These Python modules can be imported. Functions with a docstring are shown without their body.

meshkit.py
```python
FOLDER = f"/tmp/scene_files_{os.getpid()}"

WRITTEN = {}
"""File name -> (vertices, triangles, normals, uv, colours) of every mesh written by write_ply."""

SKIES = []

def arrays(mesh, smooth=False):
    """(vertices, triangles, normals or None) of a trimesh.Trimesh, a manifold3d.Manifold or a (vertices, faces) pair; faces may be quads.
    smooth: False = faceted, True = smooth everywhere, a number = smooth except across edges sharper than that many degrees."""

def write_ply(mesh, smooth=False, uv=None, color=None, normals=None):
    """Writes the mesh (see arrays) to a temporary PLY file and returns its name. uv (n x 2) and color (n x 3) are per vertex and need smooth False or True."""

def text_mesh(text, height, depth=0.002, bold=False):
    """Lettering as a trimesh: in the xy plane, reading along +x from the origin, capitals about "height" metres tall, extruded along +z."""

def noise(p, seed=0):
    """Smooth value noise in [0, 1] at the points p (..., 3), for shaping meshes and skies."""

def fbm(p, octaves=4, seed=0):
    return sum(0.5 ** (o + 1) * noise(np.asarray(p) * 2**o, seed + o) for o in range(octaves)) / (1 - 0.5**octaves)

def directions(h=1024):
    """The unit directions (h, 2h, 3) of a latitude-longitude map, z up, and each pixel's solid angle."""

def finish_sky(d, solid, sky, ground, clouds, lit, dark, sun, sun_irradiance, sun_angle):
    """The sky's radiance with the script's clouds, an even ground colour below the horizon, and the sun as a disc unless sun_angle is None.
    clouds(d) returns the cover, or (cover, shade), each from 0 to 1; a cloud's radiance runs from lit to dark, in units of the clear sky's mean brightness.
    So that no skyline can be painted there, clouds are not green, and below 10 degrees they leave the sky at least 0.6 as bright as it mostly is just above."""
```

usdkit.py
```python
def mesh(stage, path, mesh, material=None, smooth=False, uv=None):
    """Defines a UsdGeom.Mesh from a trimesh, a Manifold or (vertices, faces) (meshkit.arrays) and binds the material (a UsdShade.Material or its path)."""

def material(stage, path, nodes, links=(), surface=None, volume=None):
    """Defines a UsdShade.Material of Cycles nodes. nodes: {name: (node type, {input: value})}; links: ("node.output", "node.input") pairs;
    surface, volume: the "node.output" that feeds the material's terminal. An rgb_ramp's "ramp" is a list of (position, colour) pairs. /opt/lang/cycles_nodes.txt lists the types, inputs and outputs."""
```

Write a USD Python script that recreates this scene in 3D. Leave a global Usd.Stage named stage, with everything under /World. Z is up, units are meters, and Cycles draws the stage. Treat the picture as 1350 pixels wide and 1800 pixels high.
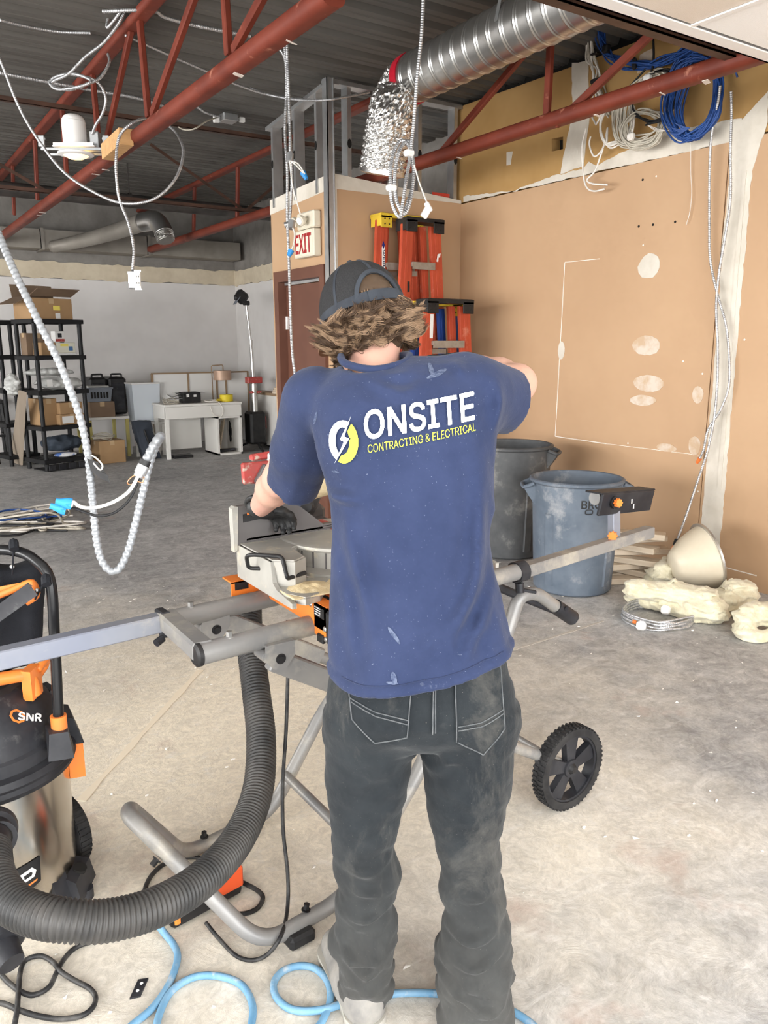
import math, random
import numpy as np, trimesh, usdkit, meshkit
from pxr import Usd, UsdGeom, UsdLux, UsdShade, Gf, Sdf
from shapely.geometry import Polygon
from shapely import affinity
from shapely.ops import unary_union
from scipy.spatial import ConvexHull

stage = Usd.Stage.CreateInMemory()
UsdGeom.SetStageUpAxis(stage, 'Z'); UsdGeom.SetStageMetersPerUnit(stage, 1.0)
UsdGeom.Xform.Define(stage, '/World'); UsdGeom.Scope.Define(stage, '/World/Looks')
rng = np.random.default_rng(7)

# ------------------------------------------------ camera, daylight, exposure
YAW, PITCH, ROLL = 0.58069, -0.21038, -0.002638
EYE = np.array([0, 0, 1.5])
cam = UsdGeom.Camera.Define(stage, '/World/Camera')
cam.CreateHorizontalApertureAttr(36.0); cam.CreateVerticalApertureAttr(48.0)
cam.CreateFocalLengthAttr(36.0 * 1387 / 1350); cam.CreateFStopAttr(0.0)
cam.CreateExposureAttr(0.70)
_w = np.array([math.sin(YAW) * math.cos(PITCH), math.cos(YAW) * math.cos(PITCH), math.sin(PITCH)])
_r0 = np.array([math.cos(YAW), -math.sin(YAW), 0]); _u0 = np.cross(_r0, _w)
_r = _r0 * math.cos(ROLL) + _u0 * math.sin(ROLL); _u = -_r0 * math.sin(ROLL) + _u0 * math.cos(ROLL)
cam.AddTransformOp().Set(Gf.Matrix4d(*[*_r, 0], *[*_u, 0], *[*(-_w), 0], *[*EYE, 1]))
dome = UsdLux.DomeLight.Define(stage, '/World/sky'); dome.CreateIntensityAttr(1.0); dome.CreateColorAttr(Gf.Vec3f(0.93, 0.97, 1.0))
def rect_light(name, at, to, w, h, power, col):
    l = UsdLux.RectLight.Define(stage, '/World/' + name)
    l.CreateWidthAttr(w); l.CreateHeightAttr(h); l.CreateIntensityAttr(power); l.CreateColorAttr(Gf.Vec3f(*col))
    z = -np.array(to, float); z /= np.linalg.norm(z); x = np.cross([0, 0, 1.0], z); x /= np.linalg.norm(x); y = np.cross(z, x)
    l.AddTransformOp().Set(Gf.Matrix4d(*[*x, 0], *[*y, 0], *[*z, 0], *[*at, 1]))
# daylight that comes in through the storefront opening behind the camera
rect_light('storefront_daylight', (-0.6, -1.95, 1.5), (0, 1, 0), 7.2, 2.6, 2.6, (1.0, 0.98, 0.955))
rect_light('added_side_daylight', (-5.9, 4.6, 1.6), (1, 0, 0), 10.0, 2.4, 6.4, (1.0, 0.98, 0.955))  # area light added to even out right wall and back; its window is unseen

# ------------------------------------------------ writing helpers
_count, _inv = {}, {}
def numbered(parent, name):
    k = (parent, name); n = _count.get(k, 0); _count[k] = n + 1
    return f'{parent}/{name}' + (f'_{n:03d}' if n else '')
def tag(p, label=None, cat=None, group=None, kind=None):
    for k, v in (('label', label), ('category', cat), ('group', group), ('kind', kind)):
        if v: p.SetCustomDataByKey(k, v)
    return p
def thing(name, label, cat, loc=(0, 0, 0), rz=0.0, group=None, kind=None):
    path = numbered('/World', name)
    x = UsdGeom.Xform.Define(stage, path); x.AddTranslateOp().Set(Gf.Vec3d(*map(float, loc)))
    if rz: x.AddRotateZOp().Set(math.degrees(rz))
    m = trimesh.transformations.rotation_matrix(rz, [0, 0, 1]); m[:3, 3] = loc
    _inv[path] = np.linalg.inv(m)
    return tag(x.GetPrim(), label, cat, group, kind)
def obj(name, mesh, mat, parent=None, label=None, cat=None, group=None, kind=None, smooth=32, local=False):
    """One Mesh prim. Coordinates are those of the room unless local (then those of the thing)."""
    pp = '/World' if parent is None else str(parent.GetPath())
    path = numbered(pp, name)
    if isinstance(mesh, MB): mesh = mesh.mesh()
    root = '/'.join(pp.split('/')[:3])
    if not local and root in _inv:
        mesh = mesh.copy(); mesh.apply_transform(_inv[root])
    m = usdkit.mesh(stage, path, mesh, mat, smooth=smooth)
    return tag(m.GetPrim(), label, cat, group, kind)

# ------------------------------------------------ shape helpers
def N(v): v = np.asarray(v, float); return v / (np.linalg.norm(v) + 1e-12)
def spline(pts, n=60, closed=False):
    """Centripetal-ish Catmull-Rom through pts, evenly resampled."""
    p = np.asarray(pts, float)
    if len(p) == 2: return np.linspace(p[0], p[1], n)
    if closed: q = np.vstack([p[-1], p, p[0], p[1]])
    else: q = np.vstack([2 * p[0] - p[1], p, 2 * p[-1] - p[-2]])
    out = []
    for i in range(1, len(q) - 2):
        t = np.linspace(0, 1, 16, endpoint=False)[:, None]
        a, b, c, d = q[i - 1], q[i], q[i + 1], q[i + 2]
        out.append(0.5 * (2 * b + (c - a) * t + (2 * a - 5 * b + 4 * c - d) * t**2 + (3 * b - a - 3 * c + d) * t**3))
    out = np.vstack(out + [q[-2][None]])
    s = np.r_[0, np.cumsum(np.linalg.norm(np.diff(out, axis=0), axis=1))]
    u = np.linspace(0, s[-1], n)
    return np.stack([np.interp(u, s, out[:, k]) for k in range(3)], 1)
def rounded(pts, r, n=6):
    """Polyline with its corners rounded to radius about r."""
    p = [np.asarray(x, float) for x in pts]; out = [p[0]]
    for a, b, c in zip(p, p[1:], p[2:]):
        d = min(r, np.linalg.norm(a - b) * .49, np.linalg.norm(c - b) * .49)
        s, e = b + N(a - b) * d, b + N(c - b) * d
        out += [(1 - t)**2 * s + 2 * t * (1 - t) * b + t * t * e for t in np.linspace(0, 1, n)]
    return np.array(out + [p[-1]])
def sweep(path, r, sides=10, cap=True, section=None, closed=False, up=None):
    p = np.asarray(path, float); n = len(p)
    t = np.gradient(p, axis=0)
    if closed: t = np.roll(p, -1, 0) - np.roll(p, 1, 0)
    t /= np.linalg.norm(t, axis=1, keepdims=True) + 1e-12
    a = np.zeros((n, 3)); u = np.array([0, 0, 1.0]) if up is None else np.asarray(up, float)
    if abs(t[0] @ u) > .95: u = np.array([1.0, 0, 0])
    a[0] = N(u - (u @ t[0]) * t[0])
    for i in range(1, n): a[i] = N(a[i - 1] - (a[i - 1] @ t[i]) * t[i])
    b = np.cross(t, a)
    if section is None:
        ang = np.arange(sides) * 2 * np.pi / sides; sec = np.stack([np.cos(ang), np.sin(ang)], 1)
    else: sec = np.asarray(section, float); sides = len(sec)
    R = np.broadcast_to(np.asarray(r, float), (n,))
    v = p[:, None] + R[:, None, None] * (sec[None, :, :1] * a[:, None] + sec[None, :, 1:] * b[:, None])
    m = n if closed else n - 1
    i, j = np.meshgrid(np.arange(m), np.arange(sides), indexing='ij'); k = (i + 1) % n; l = (j + 1) % sides
    q = np.stack([i * sides + j, i * sides + l, k * sides + l, k * sides + j], -1).reshape(-1, 4)
    f = np.vstack([q[:, [0, 1, 2]], q[:, [0, 2, 3]]]); v = v.reshape(-1, 3)
    if cap and not closed:
        c0, c1 = len(v), len(v) + 1; v = np.vstack([v, p[0], p[-1]]); s = np.arange(sides); e = (s + 1) % sides; o = (n - 1) * sides
        f = np.vstack([f, np.stack([e, s, np.full(sides, c0)], 1), np.stack([o + s, o + e, np.full(sides, c1)], 1)])
    return trimesh.Trimesh(v, f, process=False)
def ridged(path, r, pitch, depth, sides=10):
    """A ribbed hose or armoured cable: the radius swells at every turn."""
    p = np.asarray(path, float); L = np.linalg.norm(np.diff(p, axis=0), axis=1).sum(); n = max(8, int(L / pitch * 4))
    s = np.r_[0, np.cumsum(np.linalg.norm(np.diff(p, axis=0), axis=1))]; u = np.linspace(0, s[-1], n)
    q = np.stack([np.interp(u, s, p[:, k]) for k in range(3)], 1)
    return sweep(q, r - depth * (np.arange(n) % 4 == 0) - depth * .25 * (np.arange(n) % 2 == 1), sides)
def rot(axis, deg): return trimesh.transformations.rotation_matrix(math.radians(deg), axis)
def basis(x, y, z, o=(0, 0, 0)):
    m = np.eye(4); m[:3, 0], m[:3, 1], m[:3, 2], m[:3, 3] = x, y, z, o; return m
def cbox(size, bev=0.0):
    h = np.array(size, float) / 2; b = min(bev, h.min() * .9)
    if b <= 0: return trimesh.creation.box(size)
    pts = []
    for s in np.ndindex(2, 2, 2):
        g = np.array(s) * 2 - 1
        for k in range(3):
            q = h - b; q[k] = h[k]; pts.append(g * q)
    return hull(pts)
def hull(pts):
    m = trimesh.Trimesh(*(lambda h: (h.points, h.simplices))(ConvexHull(np.asarray(pts, float))), process=False)
    c = m.vertices[np.unique(m.faces)].mean(0); n = np.cross(m.vertices[m.faces[:, 1]] - m.vertices[m.faces[:, 0]], m.vertices[m.faces[:, 2]] - m.vertices[m.faces[:, 0]])
    bad = ((m.vertices[m.faces[:, 0]] - c) * n).sum(1) < 0; f = np.array(m.faces); f[bad] = f[bad][:, ::-1]
    return trimesh.Trimesh(m.vertices, f, process=True)
class MB:
    def __init__(s): s.l = []
    def add(s, m, T=None):
        m = m.copy()
        if T is not None: m.apply_transform(T)
        s.l.append(m); return s
    def box(s, c, size, bev=0.0, rz=0.0, T=None):
        m = cbox(size, bev)
        if rz: m.apply_transform(rot([0, 0, 1], rz))
        m.apply_translation(c); return s.add(m, T)
    def span(s, lo, hi, bev=0.0, T=None):
        lo, hi = np.array(lo, float), np.array(hi, float); return s.box((lo + hi) / 2, np.abs(hi - lo), bev, 0, T)
    def bar(s, p0, p1, w, h, bev=0.002, up=(0, 0, 1)):
        """A rectangular bar from p0 to p1, h along up and w across."""
        p0, p1 = np.array(p0, float), np.array(p1, float); x = N(p1 - p0); z = N(np.array(up, float) - np.dot(up, x) * x); y = np.cross(z, x)
        m = cbox((np.linalg.norm(p1 - p0), w, h), bev); m.apply_transform(basis(x, y, z, (p0 + p1) / 2)); return s.add(m)
    def cyl(s, p0, p1, r, r2=None, n=20):
        p0, p1 = np.array(p0, float), np.array(p1, float); return s.add(sweep(np.array([p0, p1]), np.array([r, r if r2 is None else r2]), n))
    def tube(s, pts, r, n=10, T=None): return s.add(sweep(pts, r, n), T)
    def lathe(s, prof, o=(0, 0, 0), axis=(0, 0, 1), n=40):
        m = trimesh.creation.revolve(np.array(prof, float), sections=n); z = N(axis); x = N(np.cross([0.3, 1, 0.2], z)); m.apply_transform(basis(x, np.cross(z, x), z, o)); return s.add(m)
    def prism(s, poly, depth, T=None, holes=()):
        g = poly if hasattr(poly, 'geom_type') else Polygon(poly, holes)
        for q in getattr(g, 'geoms', [g]): s.add(trimesh.creation.extrude_polygon(q, depth, engine='earcut'), T)
        return s
    def mesh(s): return trimesh.util.concatenate(s.l) if len(s.l) > 1 else s.l[0]

# ------------------------------------------------ materials
def mat(name, col, rough=.6, metal=0.0, col2=None, scale=6.0, lo=.35, hi=.65, bump=0.0, bscale=80.0, detail=5, col3=None, scale3=2.0, lo3=.55, hi3=.75, sheen=0.0, coat=0.0, stretch=(1, 1, 1), emit=None, spec=.3):
    n = {'tc': ('texture_coordinate', {}), 'mp': ('mapping', {'scale': stretch}), 'p': ('principled_bsdf', {'roughness': rough, 'metallic': metal, 'base_color': col, 'specular_ior_level': spec, 'sheen_weight': sheen, 'coat_weight': coat})}
    l = [('tc.object', 'mp.vector')]; src = None
    if col2 is not None:
        n['n'] = ('noise_texture', {'scale': scale, 'detail': float(detail), 'roughness': .6}); n['r'] = ('rgb_ramp', {'ramp': [(0, col), (lo, col), (hi, col2), (1, col2)]})
        l += [('mp.vector', 'n.vector'), ('n.fac', 'r.fac')]; src = 'r.color'
        if col3 is not None:
            n['n3'] = ('noise_texture', {'scale': scale3, 'detail': 6.0, 'roughness': .65}); n['f3'] = ('map_range', {'from_min': lo3, 'from_max': hi3, 'clamp': True}); n['m3'] = ('mix_color', {'b': col3})
            l += [('tc.object', 'n3.vector'), ('n3.fac', 'f3.value'), ('f3.result', 'm3.fac'), (src, 'm3.a')]; src = 'm3.result'
        l.append((src, 'p.base_color'))
    if bump:
        n['bn'] = ('noise_texture', {'scale': bscale, 'detail': 4.0}); n['b'] = ('bump', {'strength': bump, 'distance': .004}); l += [('mp.vector', 'bn.vector'), ('bn.fac', 'b.height'), ('b.normal', 'p.normal')]
    if emit: n['p'][1].update(emission_color=emit[:3], emission_strength=emit[3])
    return usdkit.material(stage, '/World/Looks/' + name, n, l, surface='p.BSDF')

# ------------------------------------------------ the setting
TAN = mat('tan_paint', (.455, .288, .166), .55, col2=(.485, .312, .182), scale=1.6, bump=.08, bscale=240)
OCHRE = mat('ochre_board', (.37, .215, .075), .8, col2=(.43, .26, .10), scale=2.2, bump=.08, bscale=160)
MUD = mat('joint_compound', (.56, .51, .43), .85, col2=(.66, .61, .53), scale=5, bump=.35, bscale=26)
MUDTHIN = mat('sanded_compound', (.52, .37, .245), .85, col2=(.62, .53, .44), scale=9, lo=.4, hi=.6, bump=.1, bscale=60)
WHITEWALL = mat('white_block_paint', (.70, .675, .655), .75, col2=(.62, .595, .575), scale=1.3, bump=.15, bscale=40)
FOAM = mat('cream_foam', (.62, .54, .41), .9, col2=(.54, .46, .34), scale=6, bump=.4, bscale=18)
BLOCK = mat('grey_block', (.25, .235, .215), .9, col2=(.18, .165, .15), scale=4, bump=.4, bscale=30)
DECK = mat('deck_steel', (.125, .117, .105), .6, metal=.0, col2=(.085, .078, .07), scale=2.0, stretch=(.25, 1, 1), bump=.05)
RED = mat('red_oxide', (.175, .034, .018), .55, col2=(.12, .022, .012), scale=5, bump=.12, bscale=40, col3=(.34, .13, .085), scale3=9, lo3=.63, hi3=.72)
CHIP = mat('bare_chip', (.72, .66, .60), .8)
GALV = mat('galvanised', (.50, .51, .52), .36, metal=.85, col2=(.62, .63, .63), scale=7, bump=.05, bscale=120)
WHITE = mat('white_lacquer', (.80, .78, .755), .45)
TILE = mat('ceiling_tile_white', (.90, .885, .86), .9, bump=.25, bscale=260)
LENS = mat('textured_beige_lens', (.72, .63, .54), .6, bump=.5, bscale=330)
BROWN = mat('brown_door_paint', (.145, .062, .040), .45, col2=(.12, .05, .033), scale=3)
DARKBEAM = mat('dark_brown_steel', (.05, .026, .018), .5, col2=(.09, .045, .03), scale=6, bump=.1)
BLACKPIPE = mat('black_iron_pipe', (.03, .028, .026), .5, col2=(.07, .06, .055), scale=5)
VOID_SHADE = mat('dark_void', (.012, .011, .010), .9)  # near-black colour stands in for the shade inside holes, slots and cavities

def floor_material():
    n = {'g': ('geometry', {}), 'n1': ('noise_texture', {'scale': .55, 'detail': 6.0, 'roughness': .62}), 'r1': ('rgb_ramp', {'ramp': [(.0, (.29, .286, .284)), (.38, (.34, .335, .332)), (.55, (.455, .448, .44)), (.75, (.52, .51, .498)), (1, (.55, .54, .522))]}),
         'n2': ('noise_texture', {'scale': 6.5, 'detail': 10.0, 'roughness': .78, 'distortion': 1.2}), 'r2': ('map_range', {'from_min': .36, 'from_max': .64, 'to_min': .66, 'to_max': 1.22, 'clamp': True}), 'c2': ('mix_color', {'blend_type': 'multiply', 'fac': 1.0, 'use_clamp': False, 'use_clamp_result': False}),
         # sawdust and drywall dust over the concrete; warm light painted in around the saw
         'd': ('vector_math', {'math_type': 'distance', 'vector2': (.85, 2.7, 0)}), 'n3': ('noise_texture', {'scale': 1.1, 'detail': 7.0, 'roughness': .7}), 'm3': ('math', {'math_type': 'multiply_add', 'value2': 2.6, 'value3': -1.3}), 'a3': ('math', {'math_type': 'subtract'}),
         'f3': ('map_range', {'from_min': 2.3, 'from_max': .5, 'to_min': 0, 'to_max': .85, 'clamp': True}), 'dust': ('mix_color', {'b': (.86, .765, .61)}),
         'n4': ('noise_texture', {'scale': 14.0, 'detail': 6.0, 'roughness': .7}), 'f4': ('map_range', {'from_min': .56, 'from_max': .70, 'to_min': 0, 'to_max': .45, 'clamp': True}), 'white': ('mix_color', {'b': (.74, .715, .68)}),
         'n5': ('noise_texture', {'scale': 1.5, 'detail': 5.0, 'roughness': .7}), 'mp5': ('mapping', {'location': (3.3, 7.1, 0)}), 'f5': ('map_range', {'from_min': .60, 'from_max': .70, 'to_min': 0, 'to_max': .5, 'clamp': True}), 'rust': ('mix_color', {'b': (.42, .29, .24)}),
         'mp6': ('mapping', {'scale': (3.0, 34.0, 1), 'rotation': (0, 0, .5)}), 'n6': ('noise_texture', {'scale': 1.3, 'detail': 4.0}), 'f6': ('map_range', {'from_min': .60, 'from_max': .74, 'to_min': 0, 'to_max': .30, 'clamp': True}), 'scr': ('mix_color', {'b': (.72, .70, .67)}),
         'n7': ('noise_texture', {'scale': 26.0, 'detail': 8.0, 'roughness': .75, 'distortion': 1.5}), 'r7': ('map_range', {'from_min': .38, 'from_max': .62, 'to_min': .84, 'to_max': 1.10, 'clamp': True}), 'c7': ('mix_color', {'blend_type': 'multiply', 'fac': 1.0, 'use_clamp': False, 'use_clamp_result': False}), 'bb': ('bump', {'strength': .35, 'distance': .012}), 'p': ('principled_bsdf', {'roughness': .62, 'specular_ior_level': .35})}
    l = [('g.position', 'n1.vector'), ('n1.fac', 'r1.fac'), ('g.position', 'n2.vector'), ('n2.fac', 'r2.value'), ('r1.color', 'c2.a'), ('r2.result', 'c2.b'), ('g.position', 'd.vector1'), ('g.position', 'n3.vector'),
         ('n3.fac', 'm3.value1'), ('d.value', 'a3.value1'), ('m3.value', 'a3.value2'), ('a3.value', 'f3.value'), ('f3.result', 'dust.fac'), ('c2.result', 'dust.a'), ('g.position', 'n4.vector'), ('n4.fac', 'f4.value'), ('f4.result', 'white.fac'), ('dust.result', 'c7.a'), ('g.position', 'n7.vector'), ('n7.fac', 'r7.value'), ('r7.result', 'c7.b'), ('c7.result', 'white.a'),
         ('g.position', 'mp5.vector'), ('mp5.vector', 'n5.vector'), ('n5.fac', 'f5.value'), ('f5.result', 'rust.fac'), ('white.result', 'rust.a'), ('g.position', 'mp6.vector'), ('mp6.vector', 'n6.vector'), ('n6.fac', 'f6.value'), ('f6.result', 'scr.fac'), ('rust.result', 'scr.a'),
         ('scr.result', 'p.base_color'), ('n2.fac', 'bb.height'), ('bb.normal', 'p.normal')]
    return usdkit.material(stage, '/World/Looks/dusty_concrete', n, l, surface='p.BSDF')
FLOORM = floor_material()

RW, BX, BY, BACK, RET = 4.47, 3.20, 5.60, 11.92, 5.06      # right wall, washroom corner, back wall, return wall
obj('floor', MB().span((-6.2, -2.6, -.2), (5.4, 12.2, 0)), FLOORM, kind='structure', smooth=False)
obj('ground', MB().span((-16, -16, -.3), (14, -2.6, -.08)), mat('pavement', (.45, .44, .42), .8, col2=(.38, .37, .35), scale=2), kind='structure', smooth=False)
MUDLINE = mat('scraped_paint', (.80, .74, .66), .8)
# floor joints and scrapes: thin low ridges and filled cuts
fj = thing('floor_joint', None, None, kind='structure')
def floor_strip(pts, w, m, h=.0015):
    p = np.array(pts, float)[:, :2]; t = np.gradient(p, axis=0); t /= np.linalg.norm(t, axis=1, keepdims=True); q = np.stack([-t[:, 1], t[:, 0]], 1)
    k = w * (.6 + .8 * meshkit.noise(np.c_[p * 9, np.zeros(len(p))], 3))[:, None]
    obj('joint_filler', MB().prism(np.vstack([p + q * k, (p - q * k)[::-1]]), h), m, fj, smooth=False)
JOINT = mat('joint_dust', (.56, .52, .46), .9, col2=(.44, .41, .37), scale=9)
DUSTLINE = mat('dust_ridge', (.80, .70, .55), .95)
floor_strip(np.linspace((2.5805, 2.7529, 0), (3.2717, 2.7888, 0), 30), .008, JOINT)
floor_strip(np.linspace((0.4573, 2.5579, 0), (1.1817, 3.3797, 0), 40), .014, DUSTLINE)

# roof deck: trapezoid ribs run across the joists, one sheet per 0.91 m
ceil_ = thing('ceiling', None, None, kind='structure')
def deck_sheet(y0):
    z0, z1, pr = 3.475, 3.515, []
    for k in range(4):
        y = y0 + k * .228
        pr += [(y, z1), (y + .046, z1), (y + .062, z0), (y + .118, z0), (y + .124, z0 + .008), (y + .134, z0 + .008), (y + .140, z0), (y + .196, z0), (y + .212, z1)]
    pr += [(y0 + .912, z1)]
    poly = pr + [(y, z + .004) for y, z in pr[::-1]]
    T = basis((0, 1, 0), (0, 0, 1), (1, 0, 0), (-6.2, 0, 0))
    obj('deck_sheet', MB().prism(poly, 11.6, T), DECK, ceil_, smooth=False)
for k in range(16): deck_sheet(-2.4 + .912 * k)
obj('roof_slab', MB().span((-6.2, -2.6, 3.53), (5.4, 12.2, 3.7)), BLOCK, ceil_, smooth=False)

TY = lambda x: basis((0, 1, 0), (0, 0, 1), (1, 0, 0), (x, 0, 0))     # outline in (y, z), thickness along +x
TX = lambda y: basis((1, 0, 0), (0, 0, 1), (0, -1, 0), (0, y, 0))    # outline in (x, z), thickness along -y
def ragged(pts, amp=.012, step=.03, seed=0):
    p = np.array(pts, float); q = np.vstack([p, p[:1]]); out = []
    for a, b in zip(q, q[1:]):
        n = max(1, int(np.linalg.norm(b - a) / step)); out += [a + (b - a) * t for t in np.arange(n) / n]
    out = np.array(out); k = np.c_[out / .06, np.full(len(out), seed * 3.7)]
    return out + amp * np.stack([meshkit.fbm(k, 3, seed) - .5, meshkit.fbm(k + 31, 3, seed + 9) - .5], 1) * 2
def yz(*p): return [(q[1], q[2]) for q in p]
def xz(*p): return [(q[0], q[2]) for q in p]

# right wall: lower tan drywall, upper older ochre drywall, joint compound
wr = thing('wall_right', None, None, kind='structure')
obj('drywall_panel', MB().prism([(3.075, 0), (5.75, 0), (5.75, 2.66), (3.075, 2.66)], .1, TY(RW)), TAN, wr, smooth=False)
obj('drywall_panel', MB().prism([(-2.6, 0), (3.068, 0), (3.068, 2.66), (-2.6, 2.66)], .1, TY(RW)), TAN, wr, smooth=False)
hy = yz((4.47, 4.553, 2.9717), (4.47, 4.4383, 2.9643), (4.47, 4.4331, 2.8788), (4.47, 4.5479, 2.8849))
obj('drywall_panel', MB().prism(Polygon([(-2.6, 2.672), (5.75, 2.672), (5.75, 3.44), (4.3, 3.41), (-2.6, 3.42)], [hy]), .1, TY(RW + .004)), OCHRE, wr, smooth=False)
obj('wall_cavity', MB().span((RW + .09, -2.6, 0), (RW + .3, 5.75, 3.52)), VOID_SHADE, wr, smooth=False)
def wall_patch(pts, m, x=RW, t=.003, amp=.012, seed=1, name='joint_compound', par=None, step=.03):
    g = Polygon(ragged(pts, amp, step, seed)).buffer(0)
    obj(name, MB().prism(g, t, TY(x - t + .0008)), m, par or wr, smooth=False)
wall_patch(yz((4.47, 5.5738, 2.6709), (4.47, 3.0208, 2.6616), (4.47, 3.0075, 2.782), (4.47, 3.5813, 2.8196), (4.47, 3.9212, 2.7462), (4.47, 4.0934, 2.704), (4.47, 4.1691, 2.747), (4.47, 4.2304, 2.7126), (4.47, 4.5909, 2.7106), (4.47, 4.9634, 2.6705), (4.47, 5.5753, 2.7213)), MUD, RW + .004, amp=.02, seed=2)
wall_patch(yz((4.47, 4.4456, 2.7105), (4.47, 4.2206, 2.726), (4.47, 4.1915, 3.0767), (4.47, 4.2245, 3.4105), (4.47, 4.3846, 3.4315), (4.47, 4.355, 3.1356)), MUD, RW + .003, seed=3)
wall_patch(yz((4.47, 5.0428, 2.969), (4.47, 4.9703, 2.9638), (4.47, 4.9921, 2.868), (4.47, 5.0385, 2.8719)), MUD, RW + .004, amp=.004, seed=4, step=.01)
wall_patch(yz((4.47, 3.7785, 3.3276), (4.47, 3.6856, 3.3351), (4.47, 3.6579, 3.212), (4.47, 3.7921, 3.2133)), MUDTHIN, RW + .004, seed=14)
# wide vertical taped seam
wall_patch(yz((4.47, 3.0776, 2.7166), (4.47, 2.8576, 2.8855), (4.47, 2.8401, 2.7187), (4.47, 2.9122, 2.4747), (4.47, 2.9081, 1.6411), (4.47, 2.9081, 1.0264), (4.47, 2.9036, 0.0784), (4.47, 3.0509, 0.0429), (4.47, 3.0483, 0.8708), (4.47, 3.0538, 1.645), (4.47, 3.0679, 2.114), (4.47, 3.0525, 2.4984)), MUD, amp=.016, seed=5)
wall_patch(yz((4.47, 2.9705, 2.4846), (4.47, 2.9448, 2.4802), (4.47, 2.929, 0.5946), (4.47, 2.9567, 0.5904)), MUD, t=.007, amp=.004, seed=6)
for k, ((y, z), a, b, m, am) in enumerate([((3.598, 2.001), 0.086, 0.077, MUD, 0.015), ((3.579, 1.480), 0.115, 0.068, MUDTHIN, 0.02), ((3.540, 1.231), 0.124, 0.057, MUDTHIN, 0.012), ((3.577, 1.114), 0.112, 0.035, MUDTHIN, 0.01), ((3.151, 1.174), 0.041, 0.054, MUDTHIN, 0.006), ((4.358, 1.445), 0.035, 0.068, MUD, 0.004), ((3.357, 0.812), 0.080, 0.030, MUDTHIN, 0.008), ((3.146, 0.846), 0.046, 0.059, MUDTHIN, 0.008)]):
    wall_patch([(y + a * math.cos(t), z + b * math.sin(t)) for t in np.linspace(0, 6.28, 14)[:-1]], m, amp=am, seed=20 + k, step=.02)
# edges of a patched-in board show as thin bare lines
def wall_line(p, q, w=.003):
    p, q = np.array(p)[1:], np.array(q)[1:]; n = N(np.r_[q - p, 0]); n = np.array([-n[1], n[0]]) * w
    obj('panel_seam', MB().prism([p + n, q + n, q - n, p - n], .0015, TY(RW - .001)), MUDLINE, wr, smooth=False)
wall_line((4.47, 4.3618, 2.0849), (4.47, 4.0289, 2.0807), .002); wall_line((4.47, 4.3618, 2.0849), (4.47, 4.3843, 0.7912)); wall_line((4.47, 4.3843, 0.7912), (4.47, 3.8736, 0.786), .003); wall_line((4.47, 3.8736, 0.786), (4.47, 3.1113, 0.7907), .0015); wall_line((4.47, 2.8733, 0.1008), (4.47, 2.6399, 0.0984), .003)
for p in ((4.47, 3.6933, 2.5506), (4.47, 3.7024, 2.2599), (4.47, 3.5875, 2.2571), (4.47, 3.4163, 2.2541), (4.47, 3.4589, 2.7414)):
    obj('screw_hole', MB().cyl((RW - .002, p[1], p[2]), (RW + .01, p[1], p[2]), .008, n=10), VOID_SHADE, wr)
for k, p in enumerate(((4.47, 3.6552, 2.1358), (4.47, 3.5854, 2.554), (4.47, 3.2794, 1.3828), (4.47, 2.8623, 1.5172), (4.47, 3.1301, 1.3074), (4.47, 3.6802, 0.8099), (4.47, 3.0937, 0.5545))):
    obj('filler_dab', MB().cyl((RW - .003, p[1], p[2]), (RW + .01, p[1], p[2]), .006, n=8), MUDLINE, wr)

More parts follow.
